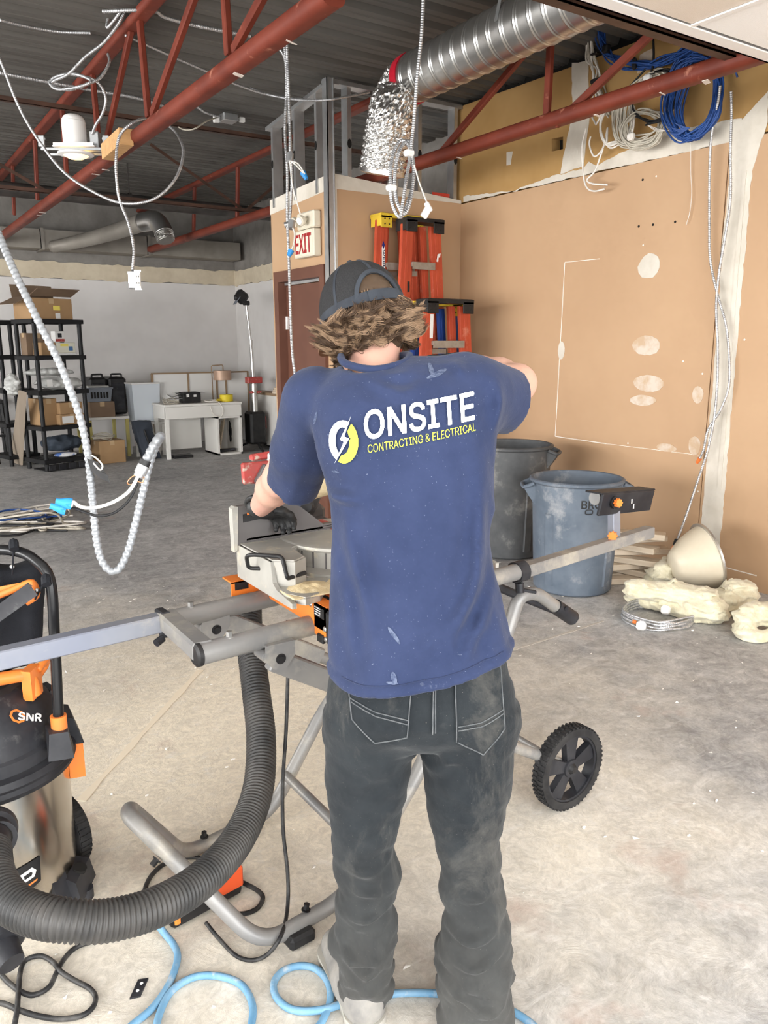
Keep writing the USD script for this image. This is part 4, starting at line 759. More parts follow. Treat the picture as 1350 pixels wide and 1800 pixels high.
ss = thing('saw_stand', 'grey folding saw stand on rear wheels with long side extension bars', 'saw stand', (1.1, 1.8, 0))
n0, n1, f0, f1 = np.array((.575, 1.665, .80)), np.array((1.66, 1.76, .80)), np.array((.575, 1.925, .80)), np.array((1.66, 2.02, .80))
for a, b in ((n0, n1), (f0, f1)):
    r_ = obj('rail', MB().add(sweep(np.linspace(a, b, 4), .0265, 24)), STEEL, ss)
    obj('end_cap', MB().lathe([(0, .006), (.022, .005), (.0285, 0), (.0285, -.010), (0, -.010)], a - (.002, 0, 0), N(a - b), 24), BLK, r_)
    obj('rail_bolt', hexbolt(MB(), a + N(b - a) * .085 + (0, 0, .024), (0, 0, 1), .008, .014), BOLT, r_)
obj('cross_plate', MB().bar((.592, 1.66, .806), (.592, 1.935, .806), .052, .046, .006), STEEL, ss)
L0, L1 = np.array((.605, 1.925, .802)), np.array((-.36, 1.838, .802))
obj('extension_bar', MB().bar(L0, L1, .040, .046, .003), ALU, ss)
obj('clamp_collar', MB().bar((.595, 1.928, .803), (.570, 1.926, .803), .052, .058, .004).span((.565, 1.90, .764), (.60, 1.915, .782), .004).cyl((.57, 1.90, .766), (.55, 1.89, .760), .010), BLKD, ss)
R0, R1 = np.array((1.66, 1.765, .795)), np.array((2.365, 1.822, .822))
obj('extension_bar', MB().bar(R0, R1, .042, .040, .003), STEEL, ss)
obj('clamp_collar', MB().lathe([(.028, -.02), (.034, -.02), (.034, .02), (.028, .02), (.028, -.02)], (1.665, 1.765, .797), N(R1 - R0), 24).cyl((1.655, 1.75, .765), (1.655, 1.745, .735), .014).bar((1.655, 1.75, .745), (1.700, 1.72, .735), .012, .010), BLKD, ss)
# leg frame that ends in the bent foot: one continuous bent tube
LEG = [(1.50, 1.735, .785), (1.193, 1.625, .344), (.935, 1.618, .040), (.672, 1.588, .034), (.455, 1.77, .335), (.435, 1.83, .350), (.452, 1.885, .335), (.636, 2.04, .034), (.935, 2.088, .040), (1.132, 2.085, .344), (1.52, 2.03, .785)]
obj('leg_frame', sweep(rounded(LEG, .075, 8), .0205, 18), STEEL, ss, smooth=True)
obj('cross_brace', sweep(np.array([(.990, 2.085, .155), (1.0, 1.62, .145)]), .015, 14), STEEL, ss)
for p, q in (((.76, 1.590, .012), (.83, 1.597, .03)), ((.80, 2.065, .012), (.87, 2.072, .03))):
    obj('rubber_foot', MB().box((np.array(p) + q) / 2 + (-.02, -.012, -.002), (.075, .05, .036), .008, rz=5), RUB, ss)
for p, ax in (((.48, 1.735, .275), (-1, -.3, -.6)), ((.70, 2.046, .055), (0, 0, 1)), ((.805, 1.604, .055), (.2, 0, 1))): obj('spring_pin', hexbolt(MB(), np.array(p) + N(ax) * .012, ax, .008, .016), BLK, ss)
# second leg frame, with the wheels
for y0, y1, yw in ((1.672, 1.66, 1.655), (2.03, 2.07, 2.10)):
    obj('wheel_leg', MB().bar((.765, y0, .745), (1.10, y0 * .7 + y1 * .3, .545), .034, .056, .004).add(sweep(np.array([(1.05, y0 * .7 + y1 * .3, .575), (1.79, y1, .143)]), .0185, 16)), STEEL, ss)
obj('axle', sweep(np.array([(1.79, 1.62, .143), (1.79, 2.14, .143)]), .010, 12), STEEL, ss)
for y0, x0 in ((1.668, .775), (1.945, .72)):
    g = Polygon([(-.032, .022), (.036, .022), (.036, -.008), (.016, -.032), (-.014, -.032), (-.034, -.010)]).buffer(.005)
    b = MB().prism(g, .004, basis((1, 0, 0), (0, 0, 1), (0, -1, 0), (x0, y0 - .022, .765))).prism(g, .004, basis((1, 0, 0), (0, 0, 1), (0, -1, 0), (x0, y0 + .028, .765))).span((x0 - .036, y0 - .0275, .7875), (x0 + .040, y0 + .0295, .7925))
    k = obj('pivot_bracket', b, STEEL, ss); obj('pivot_bolt', hexbolt(MB(), (x0 + .002, y0 - .026, .752), (0, -1, 0), .009, .007), BLK, k); obj('pivot_sleeve', MB().cyl((x0 - .032, y0 - .024, .762), (x0 - .032, y0 + .026, .762), .014), STEEL, k)
def wheel(c, ax, R=.142, w=.046, lab=None):
    ax = N(ax); x = N(np.cross([0, 0, 1.0], ax)); y = np.cross(ax, x); c = np.array(c)
    wh = obj('wheel', MB().lathe([(R - .028, -w / 2), (R - .004, -w / 2), (R - .002, -w * .3), (R - .002, w * .3), (R - .004, w / 2), (R - .028, w / 2), (R - .032, 0), (R - .028, -w / 2)], c, ax, 64), RUB, ss, label=lab)
    t = MB()
    for a in np.arange(0, 2 * math.pi, 2 * math.pi / 52):
        r = math.cos(a) * x + math.sin(a) * y; tg = -math.sin(a) * x + math.cos(a) * y
        for sd in (-1, 1): t.add(cbox((.010, .0075, w * .44), 0), basis(r, tg if sd > 0 else tg, ax, c + r * (R - .003) + ax * sd * w * .25 + tg * sd * .004))
    obj('tread', t, RUB, wh, kind='stuff')
    hb = MB().lathe([(.010, -w * .40), (.030, -w * .40), (.034, 0), (.030, w * .40), (.010, w * .40), (.010, -w * .4)], c, ax, 28).lathe([(R - .036, -w * .40), (R - .028, -w * .40), (R - .028, w * .40), (R - .036, w * .40), (R - .036, -w * .4)], c, ax, 48)
    obj('rim', hb, BLKD, wh)
    for k in range(5):
        a = k * 2 * math.pi / 5 + .32; r = math.cos(a) * x + math.sin(a) * y; tg = -math.sin(a) * x + math.cos(a) * y; pts = []
        for rr, hw in ((.026, .017), (R - .031, .030)):
            for s1 in (-1, 1):
                for s2 in (-1, 1): pts.append(c + r * rr + tg * hw * s1 + ax * s2 * w * .26)
        obj('spoke', hull(pts), BLKD, wh, smooth=False)
    obj('hub_nut', MB().lathe([(0, .012), (.010, .012), (.015, .004), (.018, 0), (0, 0)], c - ax * w * .40, -ax, 20), BLK, wh)
wheel((1.795, 1.640, .142), (-.02, 1, 0)); wheel((1.795, 2.150, .142), (-.02, 1, 0))
obj('lift_handle', sweep(rounded([(1.60, 1.79, .50), (1.668, 1.80, .606), (1.700, 1.80, .700), (1.775, 1.80, .700), (1.880, 1.80, .625)], .05, 8), .022, 18), STEEL, ss, smooth=True)
obj('hand_grip', MB().add(sweep(np.array([(1.868, 1.80, .634), (1.955, 1.80, .575)]), .026, 18)).bar((1.60, 1.815, .752), (1.94, 1.815, .585), .03, .028, .006).cyl((1.895, 1.776, .628), (1.895, 1.772, .628), .008), BLKD, ss)
# work support at the end of the bar
ws = obj('work_support', MB().bar((2.06, 1.80, .960), (2.37, 1.83, .938), .012, .078, .003, up=(0, -.15, 1)).bar((2.06, 1.83, .998), (2.38, 1.86, .976), .07, .006, .002), BLKD, ss)
obj('roller', MB().add(sweep(np.array([(2.09, 1.850, .972), (2.40, 1.878, .950)]), .024, 20)), STEEL, ws); obj('roller_end', MB().cyl((2.385, 1.877, .951), (2.405, 1.879, .950), .020).cyl((2.40, 1.879, .950), (2.412, 1.880, .949), .010), BLK, ws)
obj('support_post', MB().bar((2.168, 1.818, .80), (2.160, 1.825, .965), .028, .036, .002, up=(1, 0, 0)), ALU, ws)
def knob(b, c, ax, r): 
    b.cyl(c, np.array(c) + N(ax) * .02, r * .6)
    ax = N(ax); x = N(np.cross([0, 0, 1.0], ax)); y = np.cross(ax, x)
    return b.prism(Polygon([(r * (1 + .13 * math.cos(8 * t)) * math.cos(t), r * (1 + .13 * math.cos(8 * t)) * math.sin(t)) for t in np.linspace(0, 6.283, 80)[:-1]]), .014, basis(x, y, ax, np.array(c) + ax * .012))
obj('adjuster_knob', knob(MB(), (2.125, 1.793, .962), (-.1, -1, .1), .014), OPLAST, ws); obj('knob_skirt', MB().cyl((2.130, 1.800, .962), (2.128, 1.785, .963), .022), BLK, ws); obj('adjuster_knob', knob(MB(), (2.140, 1.80, .845), (-1, -.6, 0), .015), OPLAST, ws)
for dx in (.0, .012): obj('scale_mark', MB().box((2.235 + dx, 1.808, .952 - .02 * (dx > 0)), (.004, .002, .016)), WLAB, ws)
# orange mounting arms
for xa in (.925, 1.36):
    arm = obj('mounting_arm', MB().span((xa - .042, 1.60, .808), (xa - .037, 2.07, .872)).span((xa + .037, 1.60, .808), (xa + .042, 2.07, .872)).span((xa - .042, 1.60, .868), (xa + .042, 2.07, .873)).span((xa - .042, 1.600, .788), (xa - .037, 1.665, .872)).span((xa - .042, 1.99, .80), (xa - .037, 2.07, .872)), ORANGE, ss, smooth=False)
    obj('arm_end', MB().span((xa - .046, 1.575, .780), (xa + .046, 1.603, .866), .005), BLK, arm); obj('release_latch', MB().span((xa - .048, 1.615, .775), (xa - .036, 1.645, .797), .003), BLK, arm)
    for y, z in ((1.685, .86), (1.612, .815), (1.607, .79), (2.03, .86)): obj('rivet', MB().lathe([(0, .004), (.005, .003), (.0075, 0), (0, 0)], (xa - .042, y, z), (-1, 0, 0), 14), BOLT, arm)
    lb = obj('warning_label', MB().span((xa - .0428, 1.614, .838), (xa - .0418, 1.665, .864)), BLK, arm, smooth=False)
    for k in range(4): obj('label_line', MB().span((xa - .0434, 1.632, .860 - .006 * k), (xa - .0425, 1.661, .862 - .006 * k)), WLAB, arm, smooth=False)
    if xa < 1: fl_ = obj('rear_flange', MB().span((xa - .125, 1.995, .786), (xa - .03, 2.0, .850)).span((xa - .125, 1.995, .846), (xa - .03, 2.06, .851)), ORANGE, arm, smooth=False); obj('warning_label', MB().span((xa - .115, 1.993, .826), (xa - .075, 1.996, .846)), BLK, arm, smooth=False)
    obj('slot', MB().span((xa - .008, 1.64, .8725), (xa + .004, 1.74, .8735)), VOID_SHADE, arm, smooth=False)

# mitre saw
ms = thing('mitre_saw', 'grey cast mitre saw bolted on orange arms of the stand', 'mitre saw', (1.12, 1.86, .873))
def slab(b, pts, z0, z1, bev=.004):
    g = Polygon(pts); b.prism(g, z1 - z0 - bev, basis((1, 0, 0), (0, 1, 0), (0, 0, 1), (0, 0, z0))); b.prism(g.buffer(-bev), bev, basis((1, 0, 0), (0, 1, 0), (0, 0, 1), (0, 0, z1 - bev))); return b
for sx in (1, -1):
    b = MB()
    q = lambda pts: [(1.15 + sx * (x - 1.15), y) for x, y in pts]
    slab(b, q([(.822, 1.775), (.870, 1.738), (.915, 1.765), (.925, 1.86), (.985, 1.90), (.985, 2.0), (.822, 2.0)]), .875, .962)
    slab(b, q([(.822, 1.70), (.822, 1.80), (.93, 1.80), (1.02, 1.83), (1.02, 1.79), (.96, 1.73), (.895, 1.655), (.85, 1.645)]), .873, .893)
    b.prism([(1.99, .958), (1.772, .958), (1.762, .905), (1.74, .892), (1.655, .880), (1.655, .866), (1.99, .866)], .012, basis((0, 1, 0), (0, 0, 1), (1, 0, 0), (.818 if sx > 0 else 1.47, 0, 0)))
    obj('base_wing', b, CAST, ms, smooth=25)
slab_ = MB(); slab(slab_, [(1.02, 1.80), (1.28, 1.80), (1.34, 2.12), (.96, 2.12)], .873, .90); obj('base_floor', slab_, CAST, ms)
tt = obj('turntable', MB().lathe([(0, .966), (.182, .966), (.192, .962), (.194, .955), (.192, .950), (0, .950)], (1.13, 1.93, 0), (0, 0, 1), 72).lathe([(.150, .90), (.186, .90), (.186, .951), (.150, .951), (.150, .90)], (1.13, 1.93, 0), (0, 0, 1), 72), CAST, ms)
tk = MB()
for a in np.linspace(3.3, 6.1, 15): tk.box((1.13 + .187 * math.cos(a), 1.93 + .187 * math.sin(a), .926), (.004, .0015, .046), 0, rz=math.degrees(a) + 90)
obj('scale_ticks', tk, CASTD, tt, kind='stuff'); obj('mitre_scale', MB().lathe([(.186, .893), (.226, .893), (.228, .901), (.186, .905), (.186, .893)], (1.13, 1.93, 0), (0, 0, 1), 72), CAST, ms)
obj('kerf_plate', MB().span((1.11, 1.76, .9655), (1.15, 2.10, .9675)), REDP, tt, smooth=False)
obj('sawdust', MB().add(surface(lambda p: (p[:, 2] - .894 - .010 * meshkit.fbm(p * 60, 3, 3) * np.clip(1 - np.hypot((p[:, 0] - .90) / .065, (p[:, 1] - 1.72) / .055), 0, 1) * 2.2 + .002), (.82, 1.65, .885), (.98, 1.79, .92), .004)), SAWDUST, ms, kind='stuff', smooth=True)
def fence(sx):
    q = lambda pts: [(1.15 + sx * (x - 1.15), z) for x, z in pts]
    T = basis((1, 0, 0), (0, 0, 1), (0, -1, 0), (0, 2.0, 0))
    p = obj('fence_plate', MB().prism(q([(.815, .945), (.812, 1.060), (.822, 1.066), (.982, 1.070), (1.086, .984), (1.084, .972)]), .020, T), CASTD, ms, smooth=False)
    obj('fence_edge', MB().prism(q([(.806, .940), (.804, 1.062), (.812, 1.068), (.822, 1.066), (.815, .945)]), .024, T), CAST, p, smooth=False)
    obj('fence_scale', MB().prism(q([(.836, 1.020), (.836, 1.043), (.892, 1.047), (.892, 1.024)]), .0215, T), BLK, p, smooth=False)
    obj('fence_arrow', MB().prism(q([(.848, 1.040), (.848, 1.046), (.868, 1.047), (.868, 1.041)]), .0225, T), OPLAST, p, smooth=False)
    f = MB()
    for k in range(5): f.prism(q([(.845, .962 + .0085 * k * .3 + .006 * k - .02), (1.12, .966 + .006 * k - .012), (1.12, .971 + .006 * k - .012), (.845, .9675 + .0085 * k * .3 + .006 * k - .02)]), .026 - .002 * k, T)
    obj('lower_fence', f, CASTD, ms, smooth=False)
fence(1); fence(-1)
obj('hold_rod', sweep(rounded([(.835, 1.83, .925), (.795, 1.86, .925), (.782, 1.84, .965), (.790, 1.82, .972), (.845, 1.76, .972), (.845, 1.735, .925), (.85, 1.74, .918), (.905, 1.75, .922)], .012, 5), .0055, 10), BLK, ms, smooth=True)
# saw head, raised behind the man
obj('motor_housing', MB().lathe([(0, -.10), (.05, -.10), (.062, -.085), (.064, .05), (.055, .085), (.03, .095), (0, .095)], (1.17, 2.16, 1.09), (1, .1, .15), 36), SAWDUST, ms)
obj('blade_guard', MB().prism(Polygon([(.165 * math.cos(t), .165 * math.sin(t)) for t in np.linspace(-.4, 3.5, 40)] + [(-.03, -.03)]), .05, basis((0, 1, 0), (0, 0, 1), (1, 0, 0), (1.19, 2.12, 1.18))), BLKD, ms)
obj('blade', MB().lathe([(0, -.0012), (.152, -.0012), (.152, .0012), (0, .0012)], (1.215, 2.12, 1.18), (1, 0, 0), 64), BOLT, ms)
obj('saw_arm', MB().bar((1.215, 2.36, .93), (1.215, 2.17, 1.20), .06, .09, .02).span((1.15, 2.30, .88), (1.28, 2.42, .97), .02).bar((1.215, 2.05, .905), (1.215, 2.34, .905), .10, .05, .01), CASTD, ms)
obj('saw_handle', sweep(rounded([(1.21, 2.10, 1.33), (1.23, 1.98, 1.40), (1.29, 1.905, 1.415), (1.26, 1.90, 1.28), (1.215, 2.06, 1.25)], .03, 6), .016, 12), BLK, ms, smooth=True)
obj('adjust_knob', MB().lathe([(0, .022), (.018, .020), (.024, .008), (.022, 0), (0, 0)], (1.065, 2.04, 1.028), (-.6, -.8, .2), 20), BLK, ms)
# red clamp beyond the man's forearm
rc = thing('red_clamp', 'red bar clamp standing behind the fence beside his forearm', 'clamp', (.92, 2.09, .96))
obj('jaw', MB().bar((.885, 2.09, 1.136), (.975, 2.08, 1.138), .02, .062, .004), REDP, rc); obj('bar', MB().bar((.965, 2.085, .95), (.975, 2.085, 1.19), .010, .022, .002, up=(1, 0, 0)), BOLT, rc)
obj('handle', MB().bar((.915, 2.10, 1.178), (1.0, 2.09, 1.186), .022, .020, .006), REDP, rc); obj('pad', MB().bar((.935, 2.07, 1.10), (.965, 2.07, 1.15), .02, .05, .003), CASTD, rc)

# ------------------------------------------------ wet and dry vacuum
VC = np.array((.150, 2.185, 0)); 
CHROME = mat('scuffed_stainless', (.60, .57, .53), .20, metal=1.0, col2=(.52, .48, .43), scale=5, bump=.03, bscale=9, col3=(.55, .48, .38), scale3=6, lo3=.5, hi3=.8)
va = thing('shop_vacuum', 'stainless wet and dry vacuum with black lid and orange latches', 'vacuum', tuple(VC))
VK = .9
PR = lambda pr: [(r * VK, z) for r, z in pr]
obj('drum', MB().lathe(PR([(0, .05), (.215, .05), (.225, .06), (.238, .10), (.240, .42), (0, .42)]), VC, (0, 0, 1), 72), CHROME, va)
obj('rim', MB().lathe(PR([(.236, .405), (.262, .408), (.266, .420), (.262, .432), (.266, .440), (.258, .455), (.230, .460), (.236, .405)]), VC, (0, 0, 1), 72), BLKD, va)
obj('lid', MB().lathe(PR([(.235, .455), (.232, .490), (.222, .496), (.218, .540), (.205, .575), (.150, .625), (.08, .645), (0, .650), (0, .455)]), VC, (0, 0, 1), 72), BLKD, va)
u0 = N((EYE - VC) * (1, 1, 0)); cr = np.cross([0, 0, 1.0], u0)     # towards the viewer's side, and across
A = lambda a, r, z: VC + (math.cos(math.radians(a)) * u0 + math.sin(math.radians(a)) * cr) * r * VK + np.array((0, 0, z))
obj('lid_panel', MB().add(hull([A(a, r, z) for a in (-5, 20, 45, 70) for r, z in ((.205, .555), (.12, .632), (.20, .575), (.12, .642))])), BLK, va)
nb = N((A(48, 1, 0) - VC) / VK * .70 + np.array((0, 0, .74))); bd = A(36, .203, .572) + nb * .004; xb_ = N(_r - (_r @ nb) * nb); xb_ = N(xb_ + .72 * np.cross(nb, xb_)); yb_ = np.cross(nb, xb_)
obj('badge_text', MB().add(meshkit.text_mesh('SNR', .023, .002, True).apply_translation((-.020, 0, 0)).apply_transform(np.array([[1, .2, 0, 0], [0, 1, 0, 0], [0, 0, 1, 0], [0, 0, 0, 1.0]])), basis(xb_, yb_, nb, bd)), WLAB, va, label='white badge lettering')
obj('badge_ring', MB().prism(Polygon([(.021 * math.cos(t), .021 * math.sin(t)) for t in np.linspace(0, 6.283, 9)[:-1]], [[(.015 * math.cos(t), .015 * math.sin(t)) for t in np.linspace(0, 6.283, 9)[:-1]]]), .0015, basis(xb_, yb_, nb, bd + xb_ * -.018 + yb_ * .011)), OPLAST, va)
obj('top_handle', MB().add(sweep(rounded([A(-60, .16, .60), A(-50, .15, .672), A(20, .12, .678), A(60, .175, .668), A(60, .185, .61)], .03, 6), .017, 14)).add(hull([A(a, r, z) for a in (50, 70) for r in (.165, .195) for z in (.605, .685)])), OPLAST, va, smooth=40)
obj('handle_loop', MB().add(sweep(spline([A(66, .19, .67), A(76, .205, .685), A(84, .20, .66), A(78, .18, .64)], 16), .010, 8)), OPLAST, va, smooth=True)
lt = obj('latch', MB().add(hull([A(a, r, z) for a in (80, 100) for r in (.240, .285) for z in (.325, .43)])), OPLAST, va, smooth=False)
obj('latch_arm', MB().add(hull([A(a, r, z) for a in (78, 102) for r, z in ((.24, .43), (.29, .43), (.225, .52), (.265, .505))])).add(hull([A(a, r, z) for a in (95, 115) for r, z in ((.20, .54), (.24, .54), (.21, .57), (.23, .57))])), BLKD, lt, smooth=False)
# push handle of black tube with a canvas tool bag
hs = [np.array((0.3254, 2.017, 0.5605)), np.array((0.3382, 2.0388, 0.7743)), np.array((0.3419, 2.0494, 0.9211)), np.array((0.3167, 2.0784, 0.9701)), np.array((0.2817, 2.1303, 0.9874)), np.array((0.2162, 2.22, 0.9788)), np.array((0.0566, 2.4572, 0.9228))]
obj('push_handle', sweep(spline(hs, 50), .0135, 14), mat('gloss_black_tube', (.010, .010, .011), .22), va, smooth=True)
obj('handle_socket', MB().cyl(hs[0] + (0, 0, -.03), hs[0] + (0, 0, .012), .020), OPLAST, va)
obj('handle_mount', MB().add(hull([hs[0] + (x, y, z) for x, y, z in ((-.04, -.045, -.085), (.02, -.05, -.09), (.03, .0, -.08), (-.03, .03, -.08), (-.03, -.03, -.02), (.015, -.03, -.025), (.02, .015, -.02), (-.03, .02, -.015))])), BLKD, va, smooth=False)
obj('back_wheel', MB().lathe([(.0, -.025), (.088, -.025), (.100, -.018), (.102, 0), (.100, .018), (.088, .025), (0, .025)], A(112, .245, .103), A(112, 1, 0) - VC, 48), RUB, va)
tr_ = MB()
for a in np.linspace(0, 6.283, 37)[:-1]:
    ax = N(A(112, 1, 0) - VC); x = N(np.cross([0, 0, 1.0], ax)); y = np.cross(ax, x); r = math.cos(a) * x + math.sin(a) * y; tr_.add(cbox((.006, .010, .034), 0), basis(r, np.cross(ax, r), ax, A(112, .245, .103) + r * .101))
obj('tyre_tread', tr_, RUB, va, kind='stuff')
obj('caster_foot', MB().add(hull([A(a, r, z) for a in (50, 76) for r, z in ((.22, .03), (.29, .025), (.235, .095), (.275, .085), (.22, .10))])).cyl(A(63, .27, .0), A(63, .27, .03), .022), BLKD, va, smooth=False)
obj('caster_socket', MB().cyl(A(63, .258, .085), A(63, .262, .0945), .018), VOID_SHADE, va); obj('foot_fin', MB().add(hull([A(a, r, z) for a in (38, 52) for r, z in ((.225, .03), (.262, .03), (.236, .12))])), BLKD, va, smooth=False)
pa = np.array((0.1332, 1.8364, 0.4131)); pd = N(np.array((0.1456, 1.6673, 0.4531)) - pa)
obj('hose_port', MB().lathe([(.030, -.03), (.052, -.03), (.056, 0), (.050, .02), (.040, .026), (.040, .07), (.030, .07), (.030, -.03)], pa, pd, 36), BLKD, va)
pb = A(4, .236, .125); pc = np.array((0.1152, 1.7236, 0.2126))
obj('drain_cap', MB().lathe([(0, .075), (.028, .075), (.034, .03), (.052, .028), (.056, .010), (.052, 0), (0, 0)], (0.1159, 1.7875, 0.1771), (.22, -.85, -.35), 36), BLKD, va)
# name plate on the drum
def on_drum(pts, off): return [A(a, .2402 + off, z) for a, z in pts]
def drum_patch(name, poly, off, m, lab=None):
    g = Polygon(poly); v, f = trimesh.creation.triangulate_polygon(g, engine='earcut'); v, f = trimesh.remesh.subdivide_to_size(np.c_[v, 0 * v[:, 0]], f, 2.0, max_iter=10)
    w = np.array(on_drum(v[:, :2] * (1, 1), off)); mm = trimesh.Trimesh(w, f, process=True); 
    if (mm.face_normals * (mm.triangles_center - VC) * (1, 1, 0)).sum() < 0: mm.invert()
    obj(name, mm, m, va, label=lab)

drum_patch('name_plate', [(2, .205), (30.2, .216), (29.1, .146), (21, .136), (4, .128)], .0008, BLK)
drum_patch('plate_letter', Polygon([(14.2, .189), (23.6, .1965), (26.4, .183), (24.9, .168), (15.2, .162)], [[(17.6, .1825), (22.6, .1865), (23.6, .181), (22.9, .1745), (18.0, .1715)]]), .0016, WLAB, 'white letter D of the name plate')
drum_patch('plate_stripe', [(17.0, .1525), (26.6, .1585), (26.4, .1535), (17.4, .1465)], .0016, OPLAST)
va_hose = thing('vacuum_hose', 'fat ribbed grey vacuum hose curving from the vacuum up to the saw', 'hose', (0.1444, 1.6439, 0.4542))
hp = spline([(0.1291, 1.7712, 0.4346), (0.1167, 1.6845, 0.4462), (0.113, 1.612, 0.4403), (0.127, 1.5395, 0.4318), (0.1574, 1.4821, 0.4288), (0.2035, 1.4277, 0.43), (0.2812, 1.4076, 0.4073), (0.3844, 1.4202, 0.3864), (0.5033, 1.483, 0.3632), (0.6292, 1.5927, 0.3501), (0.7302, 1.7056, 0.3811), (0.7975, 1.8259, 0.4504), (0.8387, 1.943, 0.5356), (0.8744, 2.0511, 0.6202), (0.907, 2.1345, 0.6953), (0.9629, 2.2341, 0.7499), (1.0955, 2.3521, 0.7861)], 260)
obj('ribbed_hose', ridged(hp[8:], .0405, .0098, .0052, 22), HOSE, va_hose, smooth=True)
obj('hose_cuff', sweep(hp[:26], .036, 22), BLKD, va_hose, smooth=True)
# canvas tool bag hung on the handle
CANVAS = mat('black_navy_canvas', (.006, .007, .010), .85, col2=(.012, .0135, .018), scale=8, bump=.2, bscale=300)
tb = thing('tool_bag', 'black canvas bag with orange trim slung from the vacuum push handle', 'bag', (0.2492, 2.2517, 0.7087))
def bag_sdf(p):
    a, b = np.array((0.2044, 2.3044, 0.8957)), np.array((0.1852, 2.2783, 0.6485)); c = (a + b) / 2; z = np.array((0, 0, 1.0)); x = N(np.cross(c - EYE, z)); y = np.cross(z, x); q = (p - c) @ np.stack([x, y, z], 1)
    w = .155 + .02 * np.clip(q[:, 2] / .12, -1, 1); d = np.maximum(np.maximum(np.abs(q[:, 0]) - w, np.abs(q[:, 1]) - .055), np.abs(q[:, 2]) - .145); d = np.where(d > -.02, np.linalg.norm(np.stack([np.maximum(np.abs(q[:, 0]) - w + .03, 0), np.maximum(np.abs(q[:, 1]) - .025, 0), np.maximum(np.abs(q[:, 2]) - .115, 0)], 1), axis=1) - .03, d)
    return d - .012 * (meshkit.fbm(p * (16, 16, 7), 3, 6) - .5) - .004 * np.sin(q[:, 0] * 50)
bc = (np.array((0.2044, 2.3044, 0.8957)) + (0.1852, 2.2783, 0.6485)) / 2
obj('canvas_body', surface(bag_sdf, bc - .26, bc + .26, .008), CANVAS, tb, smooth=True)
for a, b in (((0.2772, 2.1228, 0.9942), (0.2726, 2.1582, 0.9297)), ((0.3317, 2.0417, 0.913), (0.3176, 2.1018, 0.8725))):
    a, b = np.array(a), np.array(b); s_ = obj('strap', MB().bar(a + (0, 0, .016), b, .004, .034, .001, up=N(EYE - a)).add(sweep(spline([a + N(EYE - a) * .018, a + (0, 0, .018), a - N(EYE - a) * .018], 8), .012, 8)), CANVAS, tb); obj('snap', MB().lathe([(0, .006), (.005, .004), (.006, 0), (0, 0)], b + N(EYE - b) * .015 + (0, 0, .012), N(EYE - b), 14), BOLT, s_)
obj('orange_trim', MB().add(sweep(spline([(0.2244, 2.1616, 0.8671), (0.2694, 2.1371, 0.8869), (0.3043, 2.1186, 0.9039), (0.3134, 2.1112, 0.8982), (0.3152, 2.1034, 0.8725), (0.2883, 2.1046, 0.8558)], 24), .009, 8)).bar((0.2273, 2.1748, 0.8783), (0.3027, 2.1296, 0.8952), .006, .02), OPLAST, tb, smooth=True)
nz = thing('crevice_nozzle', 'dusty black flat vacuum nozzle tucked into the canvas bag', 'nozzle', (0.2525, 2.0903, 0.8516))
obj('nozzle', hull([(0.2929, 2.0572, 0.9216), (0.2974, 2.0887, 0.9128), (0.3082, 2.0394, 0.8911), (0.3129, 2.0706, 0.8818), (0.2018, 2.099, 0.8514), (0.2049, 2.1311, 0.8415), (0.2095, 2.0851, 0.8168), (0.2127, 2.1171, 0.8063)]), BLKD, nz, smooth=False); obj('nozzle_mouth', hull([(0.2875, 2.055, 0.9231), (0.2889, 2.0655, 0.9201), (0.3006, 2.0443, 0.9148), (0.3022, 2.0547, 0.9118), (0.2929, 2.0479, 0.9093), (0.2944, 2.0584, 0.9063)]), BLK, nz, smooth=False)

# cords and hose on the floor
AIR = mat('pale_blue_air_hose', (.105, .25, .40), .5, col2=(.17, .31, .44), scale=18, col3=(.38, .42, .45), scale3=30, lo3=.55, hi3=.72)
CORD = mat('dusty_black_cord', (.016, .016, .017), .5, col2=(.075, .072, .068), scale=22, lo=.45, hi=.7)
ah = thing('air_hose', 'pale blue air hose looping over the dusty floor by his feet', 'hose', (0.5927, 1.5093, 0))
obj('hose', sweep(spline([(0.4734, 1.8016, 0.05), (0.4888, 1.7861, 0.02), (0.4997, 1.7362, 0.01), (0.4927, 1.6901, 0.009), (0.4511, 1.6258, 0.009), (0.3947, 1.5762, 0.009), (0.3272, 1.5472, 0.009), (0.2754, 1.4994, 0.009), (0.3032, 1.4487, 0.009), (0.361, 1.4678, 0.009), (0.3967, 1.5411, 0.009), (0.4445, 1.5978, 0.009), (0.5048, 1.611, 0.009), (0.5576, 1.5803, 0.009), (0.5923, 1.5243, 0.009), (0.5893, 1.4552, 0.009), (0.5571, 1.3954, 0.009), (0.5188, 1.3386, 0.009), (0.5478, 1.2871, 0.009), (0.6608, 1.3093, 0.009), (0.7221, 1.3447, 0.009), (0.7531, 1.3809, 0.013), (0.7668, 1.4244, 0.013), (0.7612, 1.4741, 0.01), (0.7314, 1.5038, 0.009), (0.6909, 1.5091, 0.009), (0.657, 1.4856, 0.009), (0.6459, 1.441, 0.009), (0.6618, 1.394, 0.009), (0.7076, 1.3557, 0.014), (0.7748, 1.3422, 0.009), (0.8772, 1.3059, 0.009), (0.9718, 1.2434, 0.009), (1.0413, 1.1719, 0.009), (1.08, 1.1083, 0.009), (1.0909, 1.0374, 0.009), (1.0709, 0.9577, 0.009)], 420), .0088, 10), AIR, ah, smooth=True)
obj('hose_fitting', MB().cyl((0.4721, 1.8249, 0.055), (0.4761, 1.7924, 0.045), .015).cyl((0.4741, 1.813, 0.052), (0.4807, 1.7898, 0.038), .012), BOLT, ah)
